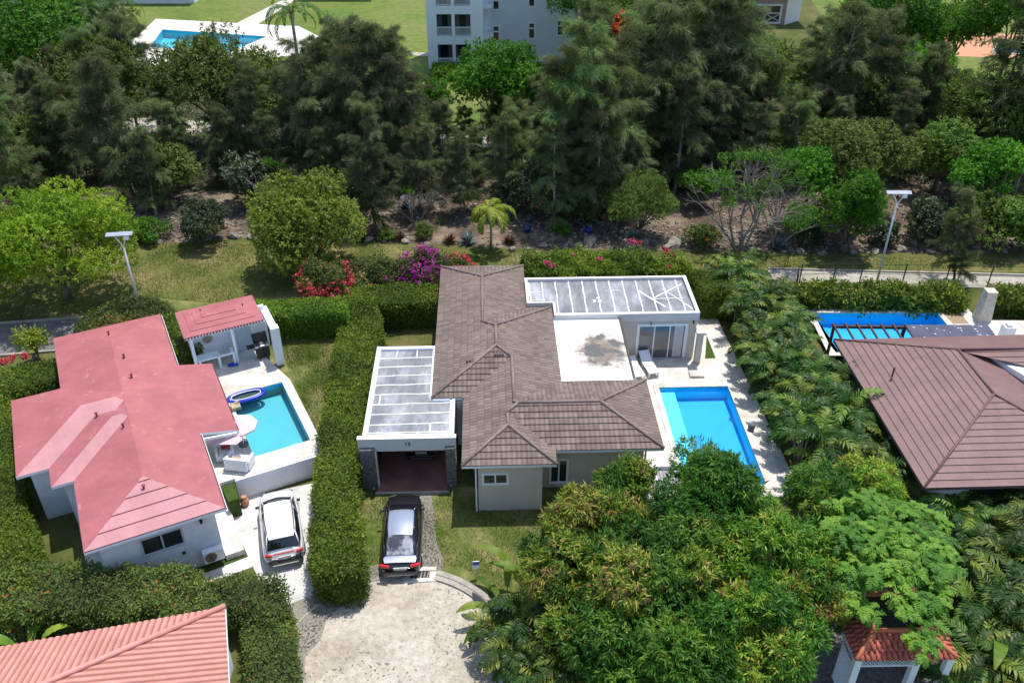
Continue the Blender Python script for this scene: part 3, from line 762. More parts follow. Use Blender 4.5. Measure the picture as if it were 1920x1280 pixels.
# main deck
dk = [F0.w(x, y) for x, y in ((7.7, 32.2), (15.42, 32.2), (15.35, 36), (15.2, 41), (14.95, 47), (14.9, 50.4), (12.35, 50.4), (12.3, 44.3), (7.7, 44.3))]
gtri = [P(*p, .16) for p in ((1322, 672), (1342, 671), (1325, 628))]
sheet('pool_terrace', dk, .15, M['coral_stone'], [mp, gtri])
mb = MB()
mb.bar((*dk[0], .07), (*dk[1], .07), .12, .15); tag(mb.build('terrace_edge', M['plaster_grey']), kind='structure')
sheet('lawn_patch', gtri, .11, M['lawn_green'])

# ============================================================ POOLS
def pool(label, poly, zt, depth, floor, water, cop=None, wl=.14, step=None, group=None):
    t_ = thing('swimming_pool', label, 'pool', (0, 0, 0))
    n = len(poly); mb = MB()
    A = sum(poly[i][0]*poly[(i+1)%n][1]-poly[(i+1)%n][0]*poly[i][1] for i in range(n))
    if A < 0: poly = poly[::-1]
    mb.add([(x, y, zt-depth) for x, y in poly], [tuple(range(n))])
    for i in range(n):
        a, b = poly[i], poly[(i+1)%n]; mb.quad((*b, zt-depth), (*a, zt-depth), (*a, zt), (*b, zt))
    mb.f, wf = mb.f[:1], mb.f[1:]; mb.uv = mb.uv[:1]; mb.build('basin_floor', M[floor], t_)
    mb2 = MB(); mb2.add(mb.v, wf); mb2.build('basin_walls', sm(floor+'_wall', {'pool_cyan': (.06,.78,.98), 'pool_teal': (.16,.66,.74), 'pool_deep': (.03,.55,.92)}.get(floor, (.05,.55,.7)), .5, var=.04), t_)  # walls paler than the floor, painting in light scattered by the water
    mb = MB(); cxy = (sum(q_[0] for q_ in poly)/n, sum(q_[1] for q_ in poly)/n)
    for i in range(n):
        a, b = Vector(poly[i]), Vector(poly[(i+1)%n]); d_ = (b-a).normalized(); i_ = Vector((-d_.y, d_.x))*.012; mb.quad((b.x+i_.x, b.y+i_.y, zt-.3), (a.x+i_.x, a.y+i_.y, zt-.3), (a.x+i_.x, a.y+i_.y, zt-.02), (b.x+i_.x, b.y+i_.y, zt-.02))
    mb.build('waterline_tiles', sm('waterline', (.04,.50,.78), .3, var=.3, scale=14), t_)
    MB().add([(x, y, zt-wl) for x, y in poly], [tuple(range(n))]).build('water', M[water], t_)
    if cop:
        mb = MB(); cx = sum(p[0] for p in poly)/n; cy = sum(p[1] for p in poly)/n
        for i in range(n):
            a, b = Vector(poly[i]), Vector(poly[(i+1)%n]); d = (b-a).normalized(); o_ = Vector((d.y, -d.x))
            e = d*cop
            pa = [a, b, b+o_*cop+e, a+o_*cop-e]
            mb.prism([tuple(p) for p in pa], zt-.02, zt+.045)
        mb.build('coping', M['coral_stone'], t_)
    if step: MB().prism(step[0], zt-depth+.01, step[1]).build('step', M[step[2]], t_)
    return t_
shelf = [F0.w(x, y) for x, y in ((MPx0+.01, MPy0+.01), (MPx0+.92, MPy0+.01), (MPx0+.92, MPy1-.01), (MPx0+.01, MPy1-.01))]
p_ = pool('large bright blue pool with pale left shelf beside the brown tiled house', mp, .15, .85, 'pool_cyan', 'water_blue', .3, step=(shelf, -.12, 'pool_pale'))
st = [P(*p, .1) for p in ((1366, 865), (1382, 865), (1396, 895), (1372, 895))]
MB().prism(st, -.5, .13).build('ledge', M['pool_white'], p_)
pool('small turquoise pool on the raised terrace beside the red-roofed house', lp, ZP, .75, 'pool_teal', 'water_teal', None)
pool('deep blue pool behind the chocolate-brown roof at the right', rpool, .3, .95, 'pool_deep', 'water_blue', .34)
pool('distant turquoise pool among trees at the upper left', fpool, .05, 1., 'pool_far', 'water_teal', .4)
pool('far-off pool with terracotta surround at the upper right corner', frp, .05, 1., 'pool_far', 'water_teal', .3)
# deck round the raised pool
mb = MB()
px0, px1, py0, py1 = 3.85, 6.77, 36.4, 42.06
dx0, dx1, dy0, dy1 = 2.65, 7.25, 35.15, 47.9
mb.prism([fr(dx0, dy0), fr(dx1, dy0), fr(dx1, py0), fr(dx0, py0)], 0, ZP); mb.prism([fr(1.25, 35.2), fr(dx0, 35.2), fr(dx0, 35.99), fr(1.25, 35.99)], 0, ZP-.0005)
gq = pxpoly([(414, 909), (440, 900), (448, 934), (428, 940)], 1.1); gm = MB(); gm.prism(gq, 0, 1.1); tag(gm.build('lawn_patch', M['lawn_green']), kind='structure')
mb.prism([fr(px1, py0), fr(dx1, py0), fr(dx1, py1), fr(px1, py1)], 0, ZP)
mb.prism([fr(.4, py1), fr(dx1, py1), fr(5.9, dy1), fr(.4, dy1)], 0, ZP)
mb.prism([fr(.4, 36.0), fr(px0-.0, 36.0), fr(px0, py1), fr(.4, py1)], 0, ZP-.001)
tag(mb.build('raised_terrace', M['coral_stone']), kind='structure')
mb = MB(); mb.prism([fr(dx0-.02, dy0-.12), fr(dx1+.02, dy0-.12), fr(dx1+.02, dy0-.005), fr(dx0-.02, dy0-.005)], 0, ZP-.03)
tag(mb.build('retaining_wall', M['plaster_white']), 'white retaining wall holding up the raised pool terrace behind the white car', 'wall')

# ============================================================ BUILDINGS
def window(parent, fr_, x0, x1, z0, z1, y, panes=2, fw=.10, vert=True, name='window', glass='window_glass', frame='white_paint', deep=.06, trim=None):
    """window in a wall whose outer face is y (local), looking towards -y"""
    tw = trim or fw
    mb = MB()
    mb.box(x0-tw, x1+tw, y-.05, y+.02, z1, z1+tw); mb.box(x0-tw, x1+tw, y-.07, y+.02, z0-tw, z0)
    mb.box(x0-tw, x0, y-.05, y+.02, z0, z1); mb.box(x1, x1+tw, y-.05, y+.02, z0, z1)
    f = mb.build(name, M[frame], parent)
    MB().box(x0, x1, y-.012, y+.01, z0, z1).build('pane', M[glass], f)
    mb = MB(); dx = (x1-x0)/panes
    for i in range(panes):
        a, b = x0+i*dx, x0+(i+1)*dx; t = .035
        mb.box(a, a+t, y-.035, y-.014, z0, z1); mb.box(b-t, b, y-.035, y-.014, z0, z1)
        mb.box(a+t, b-t, y-.034, y-.015, z0, z0+t); mb.box(a+t, b-t, y-.034, y-.015, z1-t, z1)
    mb.build('sash', M[frame], f); return f
# ---- tiled house
A0 = 1.8
house = thing('tiled_house', 'large beige bungalow with weathered brown tile roof in the middle of the picture', 'house', (0, 0, 0), R(A0))
k = K
W_ = [(-3.03*k, 2.35*k, 40.*k, 51.2*k, 3.1, .28), (-3.03*k, 3.85*k, 37.05*k, 45.95*k, 3.1, .28), (-1.38*k, 8.38*k, 32.7*k, 38.3*k, 3.1, .28),
      (-1.38*k, 3.13*k, 31.72*k, 37.0*k, 3.1, .28), (-1.38*k, 3.85*k, 33.2*k, 42.5*k, 3.1, .28)]
mb, un = MB(), MB()
for pc, f, ze, s in hip_faces(W_): roof_face(mb, pc, f, s, .37, .05, ze, un)
rf = mb.build('roof', M['tile_brown'], house)
un.build('eave_boards', M['white_paint'], rf)
mb = MB(); hip_caps(mb, W_, .085, .04); mb.build('ridge_caps', sm('ridge_brown', (.22,.165,.145), .8, var=.25, scale=5), rf, True)
mb = MB()
mb.prism([(-2.5, 37.5), (2.1, 37.5), (2.1, 50.3), (-2.5, 50.3)], 0, 3.09)
mb.prism([(-.62, 33.3), (3.3, 33.3), (3.3, 37.49), (-.62, 37.49)], 0, 3.09)
mb.prism([(3.301, 33.3), (7.55, 33.3), (7.55, 38.0), (3.301, 38.0)], 0, 3.08)
mb.prism([(-.62, 31.72), (2.45, 31.72), (2.45, 33.299), (-.62, 33.299)], 0, 3.09)
mb.build('wall', M['plaster_beige'], house)
# windows on the front walls, placed on their planes
def wpx(x0, y0, x1, y1, yl): a = F0.py(x0, y0, yl); b = F0.py(x1, y1, yl); return a[0], b[0], b[1], a[1]
x0, x1, z0, z1 = wpx(906, 889, 951, 905, 31.72); window(house, F0, x0, x1, z0, z1, 31.72, 2, .07)
x0, x1, z0, z1 = wpx(1033, 862, 1062, 902, 33.3); window(house, F0, x0, x1, z0, z1, 33.3, 2, .08)
x0, x1, z0, z1 = wpx(1165, 856, 1188, 880, 33.3); window(house, F0, x0, x1, z0, z1, 33.3, 1, .08)
mb = MB(); mb.tube([(-.72, 31.66, .05), (-.72, 31.66, 2.8), (-.95, 31.6, 3.0)], .04, 8); mb.tube([(-.98, 31.6, 2.98), (-1.25, 31.6, 3.0)], .04, 8)
mb.build('downpipe', M['white_paint'], house)
mb = MB(); mb.tube([(7.62, 33.2, .1), (7.62, 33.2, 3.0)], .045, 8); mb.build('downpipe', M['gutter'], house)
# left side: dark opening and white framed window in the gap beside the carport
mb = MB(); mb.box(-1.0, -.63, 33.8, 36.6, .4, 2.75); mb.build('side_window', M['window_glass'], house)
mb = MB(); mb.box(-1.72, -.62, 36.75, 37.49, 0, 2.9); mb.build('side_wall', M['plaster_grey'], house)
# flat white roof with the round stain
sx, sy = F0.px(1128, 656, 3.15)
stainmat(sx, sy, 2.2)
mb = MB(); mb.box(3.6, 7.66, 38.05, 44.5, 2.9, 3.12); fl = mb.build('flat_roof', M['white_membrane'], house)
mb = MB(); mb.box(7.67, 7.75, 38.3, 44.5, 3.0, 3.2)
for i in range(26): mb.box(7.66, 7.77, 38.4+i*.235, 38.5+i*.235, 3.14, 3.23)
mb.build('roof_edging', M['gutter'], fl)
mb = MB(); mb.box(3.62, 7.6, 38.15, 44.4, 0, 2.9); mb.build('lounge_wall', M['plaster_beige'], house)
# bedroom block with parapet roof
bx0, bx1, by0, by1, bh = 2.36, 12.38, 44.25, 48.55, 3.42
ny = 45.66; nx2 = 3.92
mb = MB(); mb.box(bx0, nx2-.001, ny, by1, 0, bh-.22); mb.box(nx2, bx1, by0, by1, 0, bh-.22); mb.build('block_wall', M['plaster_beige'], house)
mb = MB(); e = .002
mb.box(nx2-.05, bx1+.08, by0-.08, by0+.10, bh-.5, bh); mb.box(nx2-.05, nx2+.1, by0+.10, ny+.1, bh-.5, bh-.003); mb.box(bx0+.12, nx2-.05, ny-.05, ny+.10, bh-.5, bh-.001); mb.box(bx0-.05, bx1+.08, by1-.10, by1+.08, bh-.5, bh-.0)
mb.box(bx1-.10, bx1+.08, by0+.10, by1-.10, bh-.5, bh-.002); mb.box(bx0-.05, bx0+.12, ny-.05, by1-.10, bh-.5, bh-.002)
par = mb.build('parapet', M['fascia_grey'], house)
mb = MB()
mb.box(nx2-.05, bx1+.08, by0-.08, by0+.12, bh+.002, bh+.02); mb.box(bx0-.05, bx1+.08, by1-.10, by1+.08, bh+.002, bh+.02)
mb.box(bx1-.12, bx1+.08, by0+.12, by1-.10, bh+.002, bh+.02); mb.build('coping', M['white_paint'], par)
dk_ = MB().box(bx0+.12, nx2+.1, ny+.10, by1-.10, bh-.25, bh-.18).box(nx2+.1001, bx1-.10, by0+.10, by1-.10, bh-.25, bh-.18).build('roof_deck', M['bitumen'], house)
rng = np.random.default_rng(5)
def wline(mb, pts, z, wd=.07):
    for a, b in zip(pts[:-1], pts[1:]):
        n = max(1, int(math.dist(a, b)/.45)); pr = a
        for i in range(1, n+1):
            t = i/n; q = (a[0]+(b[0]-a[0])*t+rng.normal(0, .018), a[1]+(b[1]-a[1])*t+rng.normal(0, .018))
            mb.bar((*pr, z), (*q, z), wd*rng.uniform(.75, 1.25), .012); pr = q
mb = MB(); zz = bh-.17
for i in range(1, 12): x = bx0+.15+i*(bx1-bx0-.3)/11.6; wline(mb, [(x+.04, by1-.12), (x, (by0 if x > nx2+.15 else ny)+.12)], zz)
wline(mb, [(bx0+.15, by0+1.95), (bx0+1., by0+1.95)], zz+.002); wline(mb, [(bx0+.15, by0+2.9), (bx0+1., by0+2.9)], zz+.002)
wline(mb, [(nx2+.15, by0+.14), (bx1-.15, by0+.14)], zz+.003, .12); wline(mb, [(bx0+.22, ny+.14), (bx0+.2, by1-.2)], zz+.001, .12)
wline(mb, [(9.3, 47.1), (10.6, 45.2)], zz+.004, .13); wline(mb, [(9.9, 46.1), (12.1, 47.9)], zz+.005, .08); wline(mb, [(9.9, 46.1), (11.9, 46.2)], zz+.006, .07)
wline(mb, [(10.8, 47.3), (12.2, 44.9)], zz+.004, .07); wline(mb, [(7.2, 47.2), (8.0, 47.2)], zz+.004, .06)
mb.build('sealing_strips', M['white_paint'], dk_)
mb = MB(); mb.cyl(6.6, 46.0, zz, zz+.22, .09, 10); mb.box(6.35, 6.85, 45.85, 46.15, zz-.01, zz+.02); mb.build('roof_vent', M['white_paint'], dk_)
# sliding doors
sy_ = by0
x0, x1, z0, z1 = wpx(1199, 611, 1280, 659, sy_); z0 = .2
f = window(house, F0, x0, x1, z0, z1, sy_, 3, .14, name='sliding_door', glass='grey_glass')
mb = MB()
for i in range(9): xx = x1-.62+i*.06; mb.cyl(xx, sy_-.02, z0+.1, z1-.05, .028, 6)
mb.build('curtain', M['curtain'], f)
mb = MB(); mb.box(x0-.3, x1+.3, sy_-.22, sy_-.01, .15, .2); mb.build('door_sill', M['coral_stone'], f)
for px_, py_ in ((1300, 601), (1220, 604)):
    a = F0.py(px_, py_, sy_); mb = MB(); mb.tube([(a[0], sy_-.02, a[1]), (a[0], sy_-.16, a[1]), (a[0], sy_-.2, a[1]-.12)], .05 if px_ > 1250 else .03, 8); mb.build('wall_lamp', M['black_plastic'], house)
# roof patches and vents on the tiles
for px_, py_, h in ((936, 665, 3.85), (884, 678, 3.6)):
    x, y = F0.px(px_, py_, h); mb = MB(); z = uheight(W_, x, y)
    for i in range(4): mb.box(x-.26+i*.14, x-.16+i*.14, y-.16, y+.16, z+.05, z+.09)
    mb.build('vent_tiles', M['gutter'], rf)
# ---- carport
cp = thing('carport', 'flat-roofed carport with stone pillars and a grey fascia left of the brown tiled house', 'carport', (0, 0, 0), R(A0))
cx0, cx1, cy0, cy1, chh = -6.22, -1.84, 33.95, 41.7, 3.02
mb = MB(); mb.prism([(cx0, cy0), (cx1, cy0), (cx1, 36.95), (-2.95, 36.95), (-2.95, cy1), (cx0, cy1)], 2.55, chh-.1); rd = mb.build('roof_slab', M['bitumen'], cp)
mb = MB(); t = .2
mb.box(cx0-.05, cx0+t, cy0, cy1+.06, 2.5, chh+.03); mb.box(cx1-t, cx1+.05, cy0, 36.9, 2.5, chh+.03); mb.box(cx0+t, -2.95, cy1-t, cy1+.06, 2.5, chh+.02)
mb.box(cx0+t, cx1-t, cy0, cy0+.1, 2.6, chh+.01); mb.box(-3.12, -2.9, 36.95, cy1-.2, 2.5, chh+.025); mb.box(-3.1, cx1-.1, 36.72, 36.94, 2.5, chh+.03)
mb.build('upstand', M['white_paint'], rd)
mb = MB(); zz = chh-.09; ys = [cy1-.95-i*.83 for i in range(8)]
for i, y in enumerate(ys):
    xr = -3.1 if y > 36.9 else cx1-.2
    wline(mb, [(cx0+.2, y-.03), (xr, y+.05)], zz)
wline(mb, [(-5.1, cy1-.2), (-5.1, ys[0])], zz+.002); wline(mb, [(-4.0, cy1-.2), (-4.0, ys[0])], zz+.002)
wline(mb, [(-5.7, ys[4]), (-5.7, ys[5])], zz+.002); wline(mb, [(-3.0, cy0+1.), (-3.0, cy0+.3)], zz+.002)
wline(mb, [(cx0+.2, cy0+.32), (cx1-.2, cy0+.36)], zz+.003, .1)
for x in (-5.6, -4.6, -3.6, -2.7): wline(mb, [(x, cy0+.1), (x+.02, cy0+.4)], zz+.004, .08)
mb.build('sealing_strips', M['white_paint'], rd)
mb = MB(); mb.box(cx0-.28, cx1+.14, cy0-.24, cy0-.005, 2.22, 3.0); fa = mb.build('fascia', M['fascia_grey'], cp, bevel=.02)
mb = MB(); mb.box(cx0-.3, cx1+.16, cy0-.26, cy0+.02, 3.001, 3.03); mb.build('fascia_cap', M['white_paint'], fa)
# house number 13
tx = bpy.data.curves.new('house_number', 'FONT'); tx.body = '13'; tx.size = .3; tx.extrude = .012; tx.align_x = 'CENTER'
to = bpy.data.objects.new('house_number', tx); C.objects.link(to); to.parent = fa
nx_, nz_ = F0.py(764, 834, cy0-.24); to.location = (nx_, cy0-.255, nz_-.02); to.rotation_euler = (R(90), 0, 0); tx.materials.append(M['black_plastic'])
bpy.context.view_layer.update(); nme = bpy.data.meshes.new_from_object(to.evaluated_get(bpy.context.evaluated_depsgraph_get())); nob = bpy.data.objects.new('number_13', nme); C.objects.link(nob); nob.parent = fa; nob.location = to.location; nob.rotation_euler = to.rotation_euler; bpy.data.objects.remove(to); nob.name = 'house_number'
def stonewall(mb, x0, x1, y0, y1, z0, z1, seed=1):
    r_ = np.random.default_rng(seed); mb.box(x0+.03, x1-.03, y0+.03, y1-.03, z0, z1)
    z = z0
    while z < z1-.03:
        hz = min(r_.uniform(.09, .17), z1-z)
        for (a0, a1, ax) in ((x0, x1, 'f'), (y0, y1, 'l'), (y0, y1, 'r')):
            x = a0
            while x < a1-.02:
                w_ = min(r_.uniform(.15, .4), a1-x); o_ = r_.uniform(0, .035)
                if ax == 'f': mb.box(x+.006, x+w_-.006, y0-o_, y0+.06, z+.006, z+hz-.006)
                elif ax == 'l': mb.box(x0-o_, x0+.06, x+.006, x+w_-.006, z+.006, z+hz-.006)
                else: mb.box(x1-.06, x1+o_, x+.006, x+w_-.006, z+.006, z+hz-.006)
                x += w_
        z += hz
mb = MB(); stonewall(mb, -6.42, -5.72, 33.5, 34.4, 0, 2.5, 2); mb.build('stone_pillar', M['stone_grey'], cp)
mb = MB(); stonewall(mb, -2.2, -1.75, 33.5, 34.4, 0, 2.5, 3); mb.build('stone_pillar', M['stone_grey'], cp)
mb = MB(); mb.box(-6.3, -6.1, 34.5, 41.6, 0, 2.5); mb.box(-6.3, -2.6, 41.4, 41.6, 0, 2.5); mb.box(-2.75, -2.58, 36.95, 41.4, 0, 2.5); mb.build('back_wall', M['plaster_grey'], cp)
mb = MB(); mb.tube([(-5.66, 33.6, .05), (-5.66, 33.6, 2.3)], .06, 8); mb.build('downpipe', M['coral_stone'], cp)
tag(sheet('brick_floor', [F0.w(*p) for p in ((-5.72, 33.15), (-2.2, 33.15), (-2.2, 41.4), (-5.9, 41.4))], .06, M['brick_paving']))
mb = MB(); mb.box(-5.8, -2.1, 33.0, 33.15, 0, .075); o = mb.build('floor_edge', M['path_concrete']); o.rotation_euler.z = R(A0); tag(o, kind='structure')
# ---- red-roofed house (own frame)
red = thing('red_house', 'white bungalow with smooth pinkish-red painted roof and two paler strips at the left', 'house', (0, 0, 0), R(26.9))
RW = [(-4.12, 1.67, 31.08, 49.2, 3.3, .25), (-6.45, 1.6, 37.42, 43.88, 3.3, .25), (-5.06, 1.6, 35.98, 42.2, 3.3, .25)]
mb, un, ml = MB(), MB(), MB()
for pc, f, ze, s in hip_faces(RW):
    if f[3] == 'F' and f[4][0] < 40: roof_face(ml, pc, f, s, .66, .06 if f[4][0] < 35 else .001, ze, un)  # front-facing slopes painted paler, for the light they reflect
    else: roof_face(mb, pc, f, s, 50., .002, ze, un)
RXZ = 3.3-.25*1.75
mb.add([(1.672, 36.85, 3.3-.0005), (3.42, 36.85, RXZ), (3.42, 43.3, RXZ), (1.672, 43.3, 3.3-.0005)], [(0, 1, 2, 3)], [[(36.85, 0), (36.85, 1.8), (43.3, 1.8), (43.3, 0)]])
un.add([(1.672, 36.85, 3.16), (3.42, 36.85, RXZ-.12), (3.42, 43.3, RXZ-.12), (1.672, 43.3, 3.16)], [(3, 2, 1, 0)])
un.quad((3.42, 36.85, RXZ-.12), (3.42, 43.3, RXZ-.12), (3.42, 43.3, RXZ-.002), (3.42, 36.85, RXZ-.002)); un.quad((1.672, 36.85, 3.16), (3.42, 36.85, RXZ-.12), (3.42, 36.85, RXZ-.002), (1.672, 36.85, 3.298))
rr_ = mb.build('roof', M['tile_red'], red)
ml.build('front_slope', M['tile_red_lit'], rr_); un.build('eave_boards', M['blue_white'], rr_)
# dashed drip edge on the right eaves
mb = MB()
def dash(mb, x, ya, yb, z, zb=None):
    n = int(abs(yb-ya)/.16)
    for i in range(n):
        t0 = ya+(yb-ya)*i/n; mb.box(x-.005, x+.05, min(t0, t0+(yb-ya)/n*.5), max(t0, t0+(yb-ya)/n*.5), z-.09, z-.01)
dash(mb, 1.68, 31.1, 36.8, 3.3); dash(mb, 3.43, 36.9, 43.3, RXZ); dash(mb, 1.68, 43.4, 49.2, 3.3)
mb.build('drip_edge', M['red_gutter'], rr_)
mb = MB(); mb.box(1.67, 1.76, 31.0, 49.2, 3.1, 3.2); mb.build('gutter', M['white_paint'], rr_)
for px_, py_ in ((203, 624), (233, 671), (247, 707), (182, 781), (232, 802), (270, 915)):
    x, y = FR.px(px_, py_, 3.9); z = uheight(RW, x, y); mb = MB(); mb.cyl(x, y, z-.02, z+.2, .045, 8); mb.cyl(x, y, z+.2, z+.24, .08, 8); mb.build('vent_pipe', M['red_gutter'], rr_)
mb = MB()
mb.prism([(-3.6, 31.5), (1.2, 31.5), (1.2, 48.8), (-3.6, 48.8)], 0, 3.2)
mb.prism([(-5.95, 37.9), (-3.61, 37.9), (-3.61, 43.4), (-5.95, 43.4)], 0, 3.2); mb.prism([(-4.6, 36.4), (-3.61, 36.4), (-3.61, 37.89), (-4.6, 37.89)], 0, 3.2)
mb.build('wall', M['plaster_white'], red)
def rpx(x0, y0, x1, y1, yl): a = FR.py(x0, y0, yl); b = FR.py(x1, y1, yl); return a[0], b[0], b[1], a[1]
a = FR.py(262, 1012, 31.5); b = FR.py(346, 1016, 31.5); ztop = FR.py(340, 988, 31.5)[1]
window(red, FR, a[0], b[0], b[1], ztop, 31.5, 2, .05, frame='galvanised')
for px_, py_ in ((376, 974),):
    a = FR.py(px_, py_, 31.5); MB().box(a[0]-.06, a[0]+.06, 31.36, 31.5, a[1]-.12, a[1]+.1).build('wall_lamp', M['black_plastic'], red)
for px_, py_ in ((345, 1035), (249, 1069)):
    a = FR.py(px_, py_, 31.5); MB().box(a[0]-.07, a[0]+.07, 31.44, 31.5, a[1]-.07, a[1]+.07).build('wall_vent', M['black_plastic'], red)
mb = MB(); mb.prism([(1.21, 31.3), (2.05, 31.3), (2.05, 36.0), (1.21, 36.0)], 0, .35); mb.build('side_step', M['coral_stone'], red)
# corner posts/beams of the covered corner by the pool
mb = MB(); mb.bar((1.75, 36.75, 2.95), (3.35, 36.75, 2.75), .1, .14); 
mb.build('veranda_beam', M['white_paint'], red)
# ---- air conditioners
def aircon(x, y, z, rz, label):
    t_ = thing('air_conditioner', label, 'air conditioner', (x, y, z), rz)
    MB().box(-.45, .45, -.17, .17, .08, .72).build('case', M['white_paint'], t_, bevel=.02)
    mb = MB(); mb.box(-.4, -.3, -.15, .15, 0, .08); mb.box(.3, .4, -.15, .15, 0, .08); mb.build('feet', M['dark_metal'], t_)
    mb = MB(); n = 26
    for r in (.08, .15, .22, .27): mb.tube([(-.12+r*math.cos(2*math.pi*i/n), -.185, .4+r*math.sin(2*math.pi*i/n)) for i in range(n+1)], .008, 4, False)
    mb.build('fan_grille', M['steel'], t_)
    mb = MB(); mb.lathe(0, 0, [(.26, 0), (.26, .01)], 20); o = mb.build('fan_opening', M['black_plastic'], t_); o.rotation_euler = (R(90), 0, 0); o.location = (-.12, -.172, .4)
    return t_
a = FR.py(395, 1020, 31.3); x, y = FR.w(a[0], 31.25)
aircon(x, y, .35, R(26.9), 'white air conditioner on the front wall of the red-roofed house')
x, y = FR.w(-6.4, 37.4); aircon(x-.2, y-.2, .2, R(-63), 'shaded air conditioner by the far left corner of the red-roofed house')
# ---- pool cabana
cab = thing('cabana', 'small white poolside cabana with stepped red roof behind the raised pool', 'cabana', (0, 0, 0), R(26.9))
q = [FR.px(x, y, 4.05) for x, y in ((329, 590), (473, 558), (490, 599), (344, 633))]
cx0, cx1, cy0, cy1 = q[0][0]+.0, q[1][0]+.05, q[2][1], q[0][1]
CW = [(cx0, cx1, cy0, cy1+.3, 4.0, .26)]
mb, un = MB(), MB()
for pc, f, ze, s in hip_faces(CW): roof_face(mb, pc, f, s, .42, .03, ze, un)
cr_ = mb.build('roof', M['tile_red'], cab); un.build('eave_boards', M['blue_white'], cr_)
mb = MB(); n = int((cx1-cx0)/.17)
for i in range(n): mb.box(cx0+i*.17, cx0+i*.17+.09, cy0-.03, cy0+.0, 3.9, 4.0)
mb.build('drip_edge', M['red_gutter'], cr_)
for px_, py_ in ((376, 584), (455, 573)):
    x, y = FR.px(px_, py_, 4.2); z = uheight(CW, x, y); MB().cyl(x, y, z, z+.15, .04, 8).build('vent_pipe', M['red_gutter'], cr_)
mb = MB(); yb = cy0+1.7; mb.box(cx0+.25, cx1+.35, yb, yb+.15, ZP, 3.95); mb.box(cx0+.25, cx0+.42, cy0+.25, yb, ZP, 3.95)
mb.box(cx0+2.55, cx0+2.68, cy0+.55, yb, ZP, 3.9)
mb.build('wall', M['blue_white'], cab)
mb = MB(); mb.box(cx0+2.9, cx0+3.8, yb-.04, yb-.005, ZP+.02, ZP+2.15); d_ = mb.build('door', M['pale_door'], cab)
MB().box(cx0+3.0, cx0+3.06, yb-.09, yb-.045, ZP+1., ZP+1.12).build('handle', M['steel'], d_)
mb = MB(); mb.box(cx1+.15, cx1+.55, cy0-.75, cy0+2.0, ZP+2.15, ZP+2.4); mb.build('side_beam', M['blue_white'], cab)
mb = MB(); mb.box(cx1+.12, cx1+.58, cy0-.9, cy0-.45, ZP, ZP+2.5); mb.build('column', M['plaster_white'], cab)
# counter with sink
ct = thing('outdoor_counter', 'white masonry counter with small sink against the cabana wall', 'counter', (0, 0, 0), R(26.9))
mb = MB(); mb.box(cx0+.45, cx0+2.5, cy0+.3, cy0+.95, ZP+.78, ZP+.86); mb.build('top', M['blue_white'], ct)
for xx in (cx0+.5, cx0+1.55, cx0+2.38): MB().box(xx, xx+.12, cy0+.34, cy0+.9, ZP, ZP+.78).build('leg', M['blue_white'], ct)
mb = MB(); mb.box(cx0+1.7, cx0+2.3, cy0+.4, cy0+.85, ZP+.862, ZP+.90); sk = mb.build('sink', M['steel'], ct)
mb = MB(); mb.tube([(cx0+2., cy0+.86, ZP+.86), (cx0+2., cy0+.86, ZP+1.15), (cx0+2., cy0+.66, ZP+1.15)], .02, 6); mb.build('tap', M['steel'], sk)
# wall ornament
a = FR.py(389, 635, yb); mb = MB(); n = 18
vs = [(math.cos(2*math.pi*i/n)*(.32 if i % 2 else .22), math.sin(2*math.pi*i/n)*(.30 if i % 2 else .2)) for i in range(n)]
mb.add([(x, -.03, z) for x, z in vs]+[(x*.9, .03, z*.9) for x, z in vs]+[(0, -.07, 0)], [(i, (i+1) % n, n*2) for i in range(n)]+[((i+1) % n, i, n+i, n+(i+1) % n) for i in range(n)])
o = mb.build('wall_ornament', M['cushion']); x, y = FR.w(a[0], yb-.05); o.location = (x, y, a[1]); o.rotation_euler.z = R(26.9); tag(o, 'brown carved sun-shaped ornament on the cabana wall above the counter', 'ornament')
